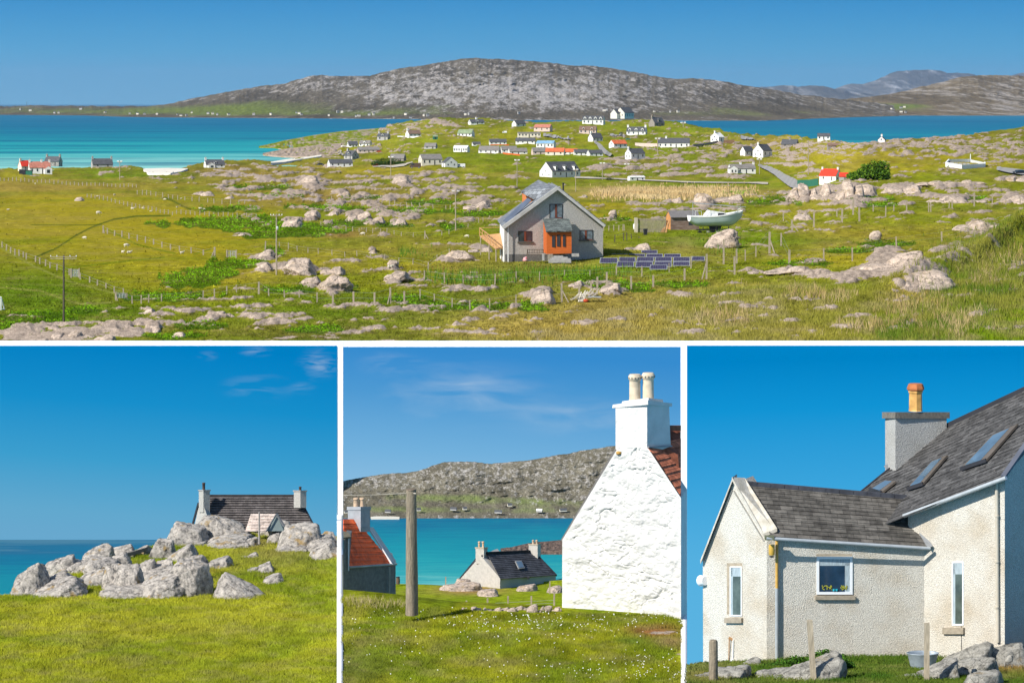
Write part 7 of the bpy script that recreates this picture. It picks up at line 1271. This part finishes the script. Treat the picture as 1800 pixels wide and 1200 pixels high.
mb = MB(); q = [plane_hit(x, r, pc, nc)-gc0 for x, r in ((911,1000),(922,998.5),(916,985.5),(905,986.5))]; mb.hexa(q + [v+nc*.05 for v in q]); sk = mb.build('skylight', mat('skylight_frame', (.25,.25,.25)), GC); mb = MB(); cq = sum(q, Vector())/4; q = [v.lerp(cq,.22)+nc*.055 for v in q]; mb.hexa(q + [v+nc*.01 for v in q]); mb.build('pane', mat('sky_glass', (.10,.16,.22), rough=.05, spec=1), sk)
mb = MB(); A = G(930,1016,157); mb.box(A.x-.12,A.x+.02,A.y-.3,A.y,A.z,A.z+.14); mb.build('vent', DARK, GC)
# stones, wall remains and fence in the middle ground
RKC = rock_mat('warm_field_stone', (.58,.46,.37), (.17,.15,.13), 2.0, moss=.4, bumpd=.05)
CR = [(771,1026,850,1038,153,1,'broad pale pink rock outcrop left of the grey cottage'),(800,1019,828,1030,155.5,2,'grey stone on top of the pink outcrop'),(838,1038,880,1048,149,3,'front flank of the pink outcrop'),(905,1028,946,1038,153,4,'rounded pale rock below the grey cottage'),(960,1031,990,1042,151.5,5,'rounded rock touching the white gable wall')]
for a,b,c_,e,d,sd,lb in CR: rock(a,b,c_,e,d,sd*17+3,RKC,lb,'outcrops in the meadow by the bay',sub=5,sink=.5,depthk=1.2,rough=.12,fine=.05,blocks=1)
rr = random.Random(9)
for i in range(34):
    x = 812 + i*5.2 + rr.uniform(-3,3); r = 1079 - rr.uniform(0,1)*(3 + (x-812)/175*8) ; w_ = rr.uniform(9,22); hh = rr.uniform(5,11); rock(x-w_/2, r-hh, min(x+w_/2, 988), r+2, 121.6+rr.uniform(-.5,.7), 300+i, RKC, 'loose stone of the tumbled dry stone wall in the meadow', 'stones of the tumbled wall', sub=3, sink=.5, rough=.08, name='wall_stone', cat='stone')
fc = empty('wire_fence', P(890, 1078, 127), 0, 'line of thin wooden fence posts behind the tumbled stones', 'fence'); f0 = fc.location.copy()
for x, rt, rb, dx in ((819,1055,1082,1),(857,1051,1082,0),(893,1047,1082,0),(934,1047,1082,0),(974,1041,1082,.3),(760,1062,1082,0)):
    mb = MB(); mb.beam(P(x,rb,127)-f0, P(x+dx,rt,127)-f0, .08, .08); mb.build('post', WOOD, fc)
mb = MB(); [mb.bar(P(760,r-1,127)-f0, P(975,r-12,127)-f0, .006, 3, caps=False) for r in (1066,1071)]; mb.build('wire', METAL, fc)
for x, rt, rb, d, lb in ((966.5,1021,1034,149,'short thin stake in front of the grey cottage'),(783.5,1013,1024,157,'tiny stake on the shore left of the grey cottage')): mb = MB(); mb.beam((0,0,-.3),(0,0,(rb-rt)*d/F),.07,.07); o = mb.build('stake', WOOD); o.location = P(x,rb,d); tag(o, lb, 'stake')
br_ = empty('barrel', P(699.5,1026,157), 0, 'small dark barrel at the water edge right of the dark walled cottage', 'barrel'); mb = MB(); mb.lathe((0,0,0), [(.11,0),(.13,.15),(.13,.25),(.11,.4)], 12); mb.build('body', mat('brown_barrel', (.13,.09,.06)), br_); mb = MB(); mb.lathe((0,0,.4), [(.12,0),(.12,.05)], 12); mb.build('lid', DARK, br_)
# ------------------------------------------------ white harled house (lower right)
before_ = set(COL.objects)
DH = empty('house', P(1450, 1165, 123), 0, 'white pebbledashed house with slate roofs, a lower wing, skylights and an orange chimney pot', 'house'); dh0 = DH.location.copy(); K = lambda x, r, d: P(x, r, d) - dh0
def dash_mat(name, col, s=1.0, dirt=(.50,.40,.27)):
    m = bpy.data.materials.new(name); m.use_nodes = True; N = m.node_tree.nodes; L = m.node_tree.links; p = N['Principled BSDF']; p.inputs['Roughness'].default_value = .95; p.inputs['Specular IOR Level'].default_value = .1
    g = N.new('ShaderNodeNewGeometry'); a = N.new('ShaderNodeTexVoronoi'); a.inputs['Scale'].default_value = 30*s; L.new(g.outputs['Position'], a.inputs['Vector']); b = N.new('ShaderNodeTexNoise'); b.inputs['Scale'].default_value = .7; b.inputs['Detail'].default_value = 7; L.new(g.outputs['Position'], b.inputs[0]); c = N.new('ShaderNodeTexNoise'); c.inputs['Scale'].default_value = 34*s; c.inputs['Detail'].default_value = 4; L.new(g.outputs['Position'], c.inputs[0])
    def rng(src, a_, b_, c_, d_): q = N.new('ShaderNodeMapRange'); q.inputs['From Min'].default_value = a_; q.inputs['From Max'].default_value = b_; q.inputs['To Min'].default_value = c_; q.inputs['To Max'].default_value = d_; L.new(src, q.inputs[0]); return q.outputs[0]
    mi = N.new('ShaderNodeMix'); mi.data_type = 'RGBA'; L.new(rng(b.outputs[0],.45,.72,0,.6), mi.inputs[0]); mi.inputs[6].default_value = (*col,1); mi.inputs[7].default_value = (*dirt,1)
    m2 = N.new('ShaderNodeMix'); m2.data_type = 'RGBA'; m2.blend_type = 'MULTIPLY'; m2.inputs[0].default_value = 1; L.new(mi.outputs[2], m2.inputs[6]); L.new(rng(c.outputs[0],.3,.7,.62,1.2), m2.inputs[7]); L.new(m2.outputs[2], p.inputs['Base Color'])
    bp = N.new('ShaderNodeBump'); bp.inputs['Distance'].default_value = .022; ad = N.new('ShaderNodeMath'); ad.operation = 'ADD'; L.new(c.outputs[0], ad.inputs[0]); L.new(a.outputs['Distance'], ad.inputs[1]); L.new(ad.outputs[0], bp.inputs['Height']); L.new(bp.outputs[0], p.inputs['Normal']); return m
DASH = dash_mat('white_pebbledash', (.68,.645,.565)); DASHG = dash_mat('grey_and_shaded_pebbledash', (.50,.49,.46), .9, dirt=(.4,.38,.33))
dg = lambda x: 126.6 - (x-1235)/113*3.8      # gable of the wing
dw = lambda x: 122.8 + (x-1348)/284*.7      # front wall of the wing
dm = lambda x: 124.0 - (x-1600)/166*3.4      # wall of the main block
wallp('gable_wall', [K(1236,1195,dg(1236)), K(1348,1195,dg(1348)), K(1348,945,dg(1348)), K(1289,849,dg(1289)), K(1235.5,986,dg(1235))], DASH, DH, (1.2,2.5,0))
wallp('wing_wall', [K(1348.2,1195,dw(1348)), K(1633,1195,dw(1633)), K(1633,958,dw(1633)), K(1348.2,942,dw(1348))], DASH, DH, (-.3,1.5,0))
wallp('main_wall', [K(1596,1195,dm(1596)), K(1766,1195,dm(1766)), K(1766,838,dm(1766)), K(1596,904,dm(1596))], DASH, DH, (.8,.9,0))
dr_ = lambda x: 120.6 + (x-1766)/60*2.2
wallp('right_gable', [K(1766.3,1195,dr_(1766)), K(1960,1195,dr_(1960)), K(1960,700,dr_(1960)), K(1890,690,dr_(1890)), K(1800,798,dr_(1800)), K(1766.3,838,dr_(1766))], DASHG, DH, (-.5,.8,0))  # greyer pebbledash carries the shade of this gable in its colour
SLM = tile_mat('weathered_slates', (.105,.097,.085), .62, .32, var=.35, mort=.012, patch=2.2, edge=.35)
SLD = tile_mat('dark_slates', (.082,.080,.078), .50, .30, var=.38, mort=.012, patch=3.0, edge=.4)
# main roof
En, Rf, Rn = P(1768,838,120.1), P(1640,763,131.1), P(1905,638,127.1); nm = (En-Rn).cross(Rf-Rn).normalized(); nm = nm if nm.z > 0 else -nm
hit = lambda x, r, o=0: plane_hit(x, r, En + nm*o, nm) - dh0
coursed('main_roof', hit(1338,1008), hit(1768,838), hit(1905,638), hit(1640,763), 24, .045, SLD, DH)
m = MB(); m.beam(hit(1640,761)+Vector((0,0,.05)), hit(1905,636)+Vector((0,0,.05)), .3, .22); m.build('main_ridge_tiles', DARK, DH)
m = MB(); m.beam(hit(1640,763)+Vector((-.05,0,0)), hit(1338,1008)+Vector((-.05,0,0)), .12, .1); m.build('far_verge', DARK, DH)
m = MB(); m.beam(hit(1764,837,.05), hit(1903,638,.05), .25, .12); m.build('near_verge', mat('slate_blue_verge', (.10,.11,.14)), DH)
FR = mat('brown_skylight_frame', (.12,.10,.08), rough=.5); GL = mat('skylight_pane', (.08,.14,.20), rough=.03, spec=1, var=.3, scale=.8)
for q4 in (((1690,826),(1735,811),(1791,747),(1747,766)), ((1596,861),(1624,852),(1667,802),(1640,812)), ((1530,862),(1551,868),(1576,848),(1558,846))):
    q = [hit(x, r, .1) for x, r in q4]; mb = MB(); mb.hexa(q + [v + nm*.10 for v in q]); s1 = mb.build('skylight', FR, DH); c_ = sum(q, Vector())/4
    p4 = [q[0].lerp(q[3],.08).lerp(q[1],.08), q[1].lerp(q[2],.08).lerp(q[0],.28), q[2].lerp(q[1],.06).lerp(q[3],.28), q[3].lerp(q[0],.06).lerp(q[2],.08)]; mb = MB(); mb.hexa([v+nm*.102 for v in p4] + [v+nm*.112 for v in p4]); mb.build('pane', GL, s1)
    mb = MB(); mb.beam(q[0]+nm*.08, q[1]+nm*.08, .1, .18); mb.build('bottom_flashing', DARK, s1)
# main chimney
c = chimney(DH, dh0, 1556, 1574, 1664, 735, 850, 129.6, DASHG, 11, over=5.5, capm=mat('concrete_cap', (.17,.155,.13), var=.25, scale=7, bump=.02), dl=1.4, dr=1.0)
q0 = P(1609.5,722,130.2)-dh0; k = 131.6/F; m = MB(); m.lathe(q0, [(12.5*k,0),(11.5*k,2*k),(11.2*k,30*k),(12.6*k,33*k),(12.6*k,36*k),(14*k,38*k),(14*k,40*k),(12*k,46*k),(10.5*k,47*k)], 8, smooth=False); pp = m.build('chimney_pot', mat('orange_clay_pot', (.62,.34,.10), var=.25, scale=3, rough=.5), c)
m = MB(); m.lathe(q0+Vector((0,0,35.5*k)), [(13.2*k,0),(15*k,2*k),(15*k,5*k),(12.6*k,11*k),(11*k,12*k)], 8, smooth=False); m.build('pot_rim', mat('red_clay_rim', (.42,.14,.05), var=.2, scale=4), pp)
LD = mat('lead_flashing', (.27,.28,.29), rough=.5, var=.15, scale=5); pts = [hit(x, r, .1) for x, r in ((1556,822),(1572,812),(1592,803),(1606,786),(1622,771),(1640,761))]; m = MB(); [m.beam(a, b, .1, .22) for a, b in zip(pts, pts[1:])]; m.build('chimney_flashing', LD, c)
# wing roof
el, er, rl = P(1362,944,122.4), P(1636,961,123.1), P(1306,849,125.2); nw = (er-el).cross(rl-el).normalized(); nw = nw if nw.z > 0 else -nw; hw_ = lambda x, r, o=0: plane_hit(x, r, el + nw*o, nw) - dh0
coursed('wing_roof', hw_(1356,943), hw_(1637,961.5), hw_(1594,874), hw_(1306,849), 13, .045, SLM, DH)
m = MB()
rid = [hw_(1306 + (1596-1306)*t, 848.5 + 25*t, .05) for t in [i/12 for i in range(13)]]
for i, (a, b) in enumerate(zip(rid, rid[1:])): m.beam(a.lerp(b,.015), b.lerp(a,.015), .24, .20)
m.build('wing_ridge_tiles', mat('blue_ridge_tiles', (.055,.058,.07), var=.3, scale=2), DH)
m = MB(); vp = [hw_(1593,873,.08), hw_(1601,903,.08), hw_(1618,932,.08), hw_(1635,961,.08)]; [m.beam(a, b, .28, .05) for a, b in zip(vp, vp[1:])]; m.build('valley_flashing', LD, DH)
SKW = mat('lichened_white_coping', (.66,.62,.54), var=.12, scale=3, col2=(.42,.38,.30), bump=.02)
m = MB(); a1, a2, a3, a4 = K(1342,943,dg(1345)-.25), hw_(1366,934,.12), hw_(1309,845,.12), K(1286.5,844,dg(1288)-.25); m.hexa([a1, a2, a3, a4] + [v + Vector((0,0,.16)) for v in (a1,a2,a3,a4)]); m.build('coping', SKW, DH)
m = MB(); b1, b2 = K(1231,989,dg(1233)-.3), K(1288,843,dg(1288)-.3); m.hexa([b1+Vector((0,0,-.05)), b1+Vector((.25,1.2,-.05)), b2+Vector((.3,1,0)), b2, b1+Vector((0,0,.14)), b1+Vector((.25,1.2,.14)), b2+Vector((.3,1,.14)), b2+Vector((0,0,.14))]); m.build('coping', SKW, DH)
m = MB(); m.beam(K(1290,862,dg(1290)-.03), K(1343,950,dg(1343)-.03), .07, .05); m.beam(K(1287,861,dg(1287)-.03), K(1238,985,dg(1238)-.03), .07, .08); m.build('coping_shadow_gap', mat('coping_shadow_grey', (.28,.27,.24)), DH)  # grey bars draw the shadow line beneath the copings
m = MB(); A = K(1354,951,121.9); m.box(A.x-.25,A.x+.2,A.y,A.y+.3,A.z+.05,A.z+.25); m.build('skew_stone', mat('mossy_stone', (.12,.13,.08)), DH)
GT = mat('aluminium_gutter', (.42,.45,.46), rough=.4, var=.08, scale=3, metal=.2)
tube('wing_gutter', K(1347,945.5,121.95), K(1635,963.5,122.85), .085, GT, DH, 12); tube('main_gutter', hit(1588,906,-.02)+Vector((0,-.08,0)), hit(1768,839,-.02)+Vector((0,-.08,0)), .10, GT, DH, 12)
DPM = mat('cream_downpipe', (.50,.45,.36), rough=.5, var=.1); YP = mat('yellow_downpipe', (.55,.33,.08), rough=.4, var=.15, scale=3)
tube('main_downpipe', K(1752,846,dm(1752)-.15), K(1754,1128,dm(1752)-.15), .085, DPM, DH, 12)
m = MB(); [m.bar(K(1752.5,r,dm(1752)-.15), K(1752.5,r+3,dm(1752)-.15), .115, 12) for r in (905,985,1065)]; m.build('pipe_bracket', DPM, DH)
tube('wing_downpipe', K(1365.5,949,dw(1365)-.15), K(1365.5,1033,dw(1365)-.15), .075, YP, DH, 12); tube('wing_downpipe', K(1365.5,1033,dw(1365)-.15), K(1365.5,1162,dw(1365)-.15), .085, GT, DH, 12)
# windows
WF = mat('white_window_frame', (.80,.82,.83), rough=.35, var=.02); REV = mat('window_reveal', (.36,.30,.22), var=.15, scale=5)
WG = mat('deep_blue_glass', (.018,.045,.085), rough=.06, spec=1, var=.5, scale=.7); CUR = mat('net_curtain', (.35,.42,.45), var=.25, scale=7, stretch=(6,6,.4))
GREENG = mat('curtained_green_glass', (.09,.115,.10), rough=.1, spec=.8, var=.4, scale=1.5)
def dwin(df, x0, x1, r0, r1, nrm, rev_l=0, name='window', fr=.055, curtain=0):
    """window let into a wall: reveal, frame, glass and sill"""
    A, B = P(x0,r1,df(x0)), P(x1,r1,df(x1)); T, U = P(x0,r0,df(x0)), P(x1,r0,df(x1)); n_ = Vector(nrm).normalized(); ux = (B-A).normalized(); uz = (T-A).normalized(); w_ = (B-A).length; h_ = (T-A).length; O = A - dh0
    f = lambda a, b, c: O + (B-A)*a + (T-A).lerp(U-B, a)*b + n_*c
    mb = MB(); mb.hexa([f(0,0,.004),f(1,0,.004),f(1,0,.012),f(0,0,.012),f(0,1,.004),f(1,1,.004),f(1,1,.012),f(0,1,.012)]); o = mb.build(name, REV, DH)
    rl = rev_l / w_; a0, a1 = rl, 1; fa, fb = fr*2/w_, fr*2/h_
    mb = MB(); 
    def bx(a, b, c, d, z0, z1): mb.hexa([f(a,c,z0),f(b,c,z0),f(b,c,z1),f(a,c,z1),f(a,d,z0),f(b,d,z0),f(b,d,z1),f(a,d,z1)])
    bx(a0+.0,a0+fa,.03,.94,.014,.06); bx(a1-fa,a1,.03,.94,.014,.06); bx(a0+fa,a1-fa,.94-fb,.94,.014,.06); bx(a0+fa,a1-fa,.03,.03+fb,.014,.065); mb.build('frame', WF, o)
    mb = MB(); bx(a0+fa,a1-fa,.03+fb,.94-fb,.014,.03); mb.build('pane', WG if curtain == 1 else GREENG, o)
    if curtain: mb = MB(); bx(a0+fa,a1-fa,.94-fb-.16,.94-fb,.031,.034); bx(a1-fa-.14,a1-fa,.03+fb,.78,.031,.034) if curtain == 1 else bx(a0+fa,a0+fa+(a1-a0)*.16,.03+fb,.94-fb,.031,.034); mb.build('curtain', CUR, o)
    mb = MB(); mb.hexa([f(-.05,-.09,0),f(1.06,-.09,0),f(1.06,-.09,.16),f(-.05,-.09,.16),f(-.05,-.001,0),f(1.06,-.001,0),f(1.06,-.001,.16),f(-.05,-.001,.16)]); mb.build('sill', mat('stone_sill', (.33,.28,.21), var=.15, scale=6), o); return o, f
o, f = dwin(dw, 1435, 1498, 973, 1046, (.2,-1,0), 0, curtain=1, fr=.06)
PLT = mat('pot_plants', (.35,.35,.04), var=.4, scale=30); BLU = mat('blue_pots', (.02,.35,.45))
mb = MB(); [mb.lathe(f(x,.11,.05), [(.05,0),(.06,.10)], 8) for x in (.48,.56)]; mb.build('flower_pot', BLU, o)
mb = MB(); rr = random.Random(3)
for i in range(60): q = f(rr.choice((rr.uniform(.15,.42), rr.uniform(.66,.85))), .14+rr.uniform(0,.10), .05); mb.box(q.x-.02,q.x+.02,q.y-.01,q.y+.01,q.z-.02,q.z+.02)
mb.build('sill_plants', PLT, o)
dwin(dg, 1278, 1305, 989, 1085, (-.7,-.7,0), .26, curtain=2, fr=.032); dwin(dm, 1662, 1695, 979, 1102, (-.8,-.6,0), .40, curtain=2, fr=.034)
# lantern, round light, tap
m = MB(); m.lathe(K(1356.5,977,dg(1348)-.35), [(.10,-.05),(.12,0)], 12); m.build('lamp_base', DARK, DH)
m = MB(); m.lathe(K(1356.5,975,dg(1348)-.35), [(.13,0),(.15,.05),(.15,.42),(.13,.5)], 14); m.build('wall_lantern', mat('amber_lantern', (.60,.38,.07), rough=.25, var=.1), DH)
m = MB(); m.bar(K(1232,1020,126.6), K(1240,1020,126.3), .28, 14, .22); m.build('round_light', WPAINT, DH)
m = MB(); m.beam(K(1281,1120,dg(1285)-.08), K(1291,1125,dg(1285)-.08), .06, .12); m.bar(K(1282,1122,dg(1285)-.1), K(1281,1165,dg(1281)-.1), .03, 6); m.build('tap', mat('copper_pipe', (.40,.22,.10)), DH); m = MB(); m.bar(K(1289,1124,dg(1289)-.1), K(1288,1160,dg(1289)-.1), .025, 6); m.lathe(K(1288,1162,dg(1289)-.1), [(.08,0),(.1,.05),(.08,.12)], 10); m.build('hose_end', WPAINT, DH)
m = MB(); m.bar(K(1690,1100,dm(1690)-.05), K(1690,1142,dm(1690)-.05), .012, 5); m.build('cable', DARK, DH)
# tin tub, posts, stones, weeds
tb = empty('tin_tub', P(1622, 1172, 119), 0, 'galvanised oval tin tub standing on the grass before the white house', 'tub'); k = 119/F
V = []; prof = [(20,0),(21,1),(26,20),(28,24),(29,25.5),(28,26),(27,24),(22,3)]
for r_, z in prof: V += [(r_*k*math.cos(a), r_*k*.62*math.sin(a), z*k) for a in [2*math.pi*j/28 for j in range(28)]]
fi = grid_faces(len(prof), 28); wr = np.array([[i*28+27, i*28, (i+1)*28, (i+1)*28+27] for i in range(len(prof)-1)]); np_mesh('body', V, np.concatenate([fi, wr]), mat('zinc', (.33,.38,.42), rough=.45, var=.18, scale=4, metal=.35), tb); m = MB(); m.lathe((0,0,1*k), [(19*k,0),(19*k,.5*k)], 20); m.build('bottom', MATS['zinc'], tb)
def stake(x0, x1, rt, rb, d, lb, round_=False, lean=0, mm=None):
    g = P((x0+x1)/2, rb, d); w_ = (x1-x0)*d/F; h_ = (rb-rt)*d/F; m = MB()
    if round_: m.lathe((0,0,-.3), [(w_/2*1.03,0),(w_/2,h_*.5),(w_/2*.96,h_+.22),(w_/2*.7,h_+.3)], 16)
    else: m.beam((0,0,-.4), (lean*d/F,0,h_), w_, w_*.6)
    o = m.build('fence_post', mm or PW); o.location = g; return tag(o, lb, 'post')
PALE = mat('pale_split_timber', (.42,.35,.25), var=.3, scale=4, bump=.01, bscale=20, stretch=(8,8,.5))
stake(1246,1262,1124,1205,112.5,'thick round grey fence post at the lower left corner of the white house', True); stake(1427,1437,1089,1206,113,'pale leaning split post in front of the white wing', lean=-9, mm=PALE); stake(1624,1633,1094,1206,113,'pale upright post in front of the tin tub', lean=1, mm=PALE)
RKD = rock_mat('lichen_spotted_rock', (.40,.38,.33), (.12,.115,.10), 2.0, moss=.35, bumpd=.06)
for a,b,c_,e,d,sd,lb,kw in [(1322,1160,1500,1212,113,1,'large smooth grey rock at the bottom of the white wing',dict(slope=.4)),(1425,1146,1484,1185,117,2,'grey stone behind the leaning post',{}),(1648,1133,1760,1172,118.5,3,'lichen spotted ledge under the main wall',dict(slope=.3)),(1560,1166,1700,1208,113.5,4,'mottled rock below the tin tub',{}),(1668,1160,1762,1196,115,5,'pale lichened rock right of the tub',{}),(1735,1134,1815,1168,118.8,9,'rock ledge under the right corner',{}),(1690,1182,1770,1212,111,10,'low rock at the bottom edge',{}),(1205,1180,1330,1206,113.5,6,'flat stone slab at the lower left of the house',{}),(1298,1157,1342,1176,120,7,'small dark stone at the foot of the gable',{}),(1766,1150,1782,1160,117,8,'small white stone on brown earth',{})]: rock(a,b,c_,e,d,sd*19+2,RKD,lb,'rocks below the white house',sub=5 if c_-a>80 else 4,sink=.5,rough=.10,fine=.05,depthk=.8,**kw)
m = MB(); m.hexa([P(x,r,d) for x,r,d in ((1510,1176,121),(1640,1176,120.5),(1640,1173,122.5),(1510,1168,123),(1510,1171,121),(1640,1171,120.5),(1640,1168,122.5),(1510,1163,123))]); o = m.build('path', CONC); tag(o, kind='structure')
def weed(lb, blobs, n, seed, cols, size=.06, gf=None):
    bl = np.array([[*P(x, r, d)[:], rx*d/F, rx*d/F*.7, ry*d/F] for x, r, d, rx, ry in blobs])
    def cf(rg, n): i = rg.integers(0, len(bl), n); q = rg.normal(size=(n,3)); q /= np.linalg.norm(q,axis=1)[:,None]; return bl[i,:3] + q*rg.uniform(.2,1.05,(n,1))*bl[i,3:]
    V, f, c = clump_cloud(n, cf, size, cols, seed); o = np_mesh('weed', V, f, LEAF, cols=c, smooth=False); tag(o, lb, 'plant'); return o
weed('dark nettles growing against the foot of the white wing', [(1380,1168,119.5,26,10),(1350,1172,119.5,16,6),(1400,1162,120,20,10),(1430,1160,120.5,16,14),(1450,1154,120.5,18,14),(1475,1158,120.5,16,10),(1490,1170,118,14,8)], 5200, 3, [(.04,.10,.012),(.07,.16,.02),(.025,.06,.01)])
weed('low green weeds at the left foot of the gable', [(1275,1166,121,10,6),(1290,1178,117,12,5),(1232,1168,121,8,5)], 1200, 4, [(.05,.12,.015),(.09,.15,.02)], .05)
# this house and its rocks stand nearer to the viewer than the whitewashed gable, out of its shadow
for o in [q for q in COL.objects if q not in before_] + D_GROUND:
    if o.parent is None: o.location = o.location * .8; o.scale = o.scale * .8
# ------------------------------------------------ grass of the lower places
def gx(dfun, top): 
    def f(px, row): d = dfun(px, row); return np.stack([(px-XC)/F*d, d, -(row-YH)/F*d], -1)
    return f
def scatter(box, n, top, dfun, colf, h, w_, label, seed, per=2, lean=.45, mask=None, bump=None, name='grass', cm=1.0):
    r = np.random.default_rng(seed); px = r.uniform(box[0], box[2], n); row = r.uniform(box[1], box[3], n); tp = np.interp(px, [a for a,b in top], [b for a,b in top]); k = row > tp + .5
    if mask is not None: k &= mask(px, row)
    px, row = px[k], row[k]; g = gx(dfun, top)(px, row); g[:,2] += bump[0]*fbm(g[:,0]/2.2, g[:,1]/4, oct=5, seed=bump[1]) if bump else 0
    c = colf(px, row, g[:,0], g[:,1]) * cm; t = np.clip(fbm(g[:,0]*1.2, g[:,1], oct=3, seed=seed)*2, 0, 1)[:,None]*.4; c = c*(1-t)+t*np.array([.26,.23,.08])
    hh = h*(1+.6*np.clip(fbm(g[:,0]/1.2, g[:,1]/1.8, oct=3, seed=seed+1), -.8, 1)); blades(name, g, hh*np.ones(len(g)), np.full(len(g), w_), c, r, lean=lean, label=label, per=per, spread=.05)
scatter((-160,935,592,1225), 170000, SB, dB, colB, .17, .03, 'short green pasture grass in front of the boulders', 71, bump=(.16,61))
scatter((603,1050,1197,1225), 150000, SC, dC, colC, .15, .03, 'green grass in front of the whitewashed gable', 72, bump=(.07,62), mask=lambda px,row: rc(px,row) < .2)
scatter((603,1050,730,1072), 260, SC, dC, lambda px,row,X,Y: np.array([[.34,.28,.14]])*np.ones((len(px),1)), .30, .022, 'taller dry grass stalks by the dark walled cottage', 73, per=2, name='dead_grass')
scatter((1208,1140,1960,1230), 40000, SD_, lambda px,row: dD(px,row)*.8, colD, .12, .03, 'short grass around the rocks of the white house', 74)
# daisies
r = np.random.default_rng(75); n = 4300; px = r.uniform(603, 1197, n); row = r.uniform(1068, 1200, n); q = gauss(px,row,(1010,1095,190,16),1)*1.0 + gauss(px,row,(1130,1180,70,22),1)*.9 + gauss(px,row,(900,1120,120,20),1)*.35 + gauss(px,row,(780,1085,100,12),1)*.3 + gauss(px,row,(990,1185,60,10),1)*.5 + .05
k = (r.uniform(0,1,n) < q*np.clip(fbm(px/12,row/5,oct=2,seed=3)*2+.5,0,1)) & (row > np.interp(px,[a for a,b in SC],[b for a,b in SC])+1) & (rc(px,row) < .2); px, row = px[k], row[k]; g = gx(dC, SC)(px,row); g[:,2] += .07*fbm(g[:,0]/2.2, g[:,1]/4, oct=5, seed=62) + r.uniform(.10,.2,len(px)); n = len(px)
ang = np.linspace(0, 2*np.pi, 7)[:-1]; rad = r.uniform(.013,.026,(n,1)); V = np.stack([np.stack([g[:,0]+rad[:,0]*np.cos(a), g[:,1]+rad[:,0]*.5*np.sin(a)-.01, g[:,2]+rad[:,0]*.8*np.sin(a)], -1) for a in ang], 1).reshape(-1,3)
tag(np_mesh('daisies', V, np.arange(6*n).reshape(-1,6), mat('daisy_petals', (.80,.80,.74)), smooth=False), 'white daisies scattered through the grass', 'flowers', kind='stuff')
# ------------------------------------------------ the air
HZ = bpy.data.materials.new('air'); HZ.use_nodes = True; N = HZ.node_tree.nodes; L = HZ.node_tree.links; N.clear(); o_ = N.new('ShaderNodeOutputMaterial'); pv = N.new('ShaderNodeVolumePrincipled'); L.new(pv.outputs[0], o_.inputs['Volume'])
pv.inputs['Color'].default_value = (.50,.72,1.0,1); pv.inputs['Density'].default_value = 1.1e-5; pv.inputs['Anisotropy'].default_value = .2
if USE_HAZE: m = MB(); m.box(-17000, 17000, -60, 62000, -80, 800); tag(m.build('haze', HZ), 'thin blue air between the near land and the mountains', 'haze', kind='stuff')
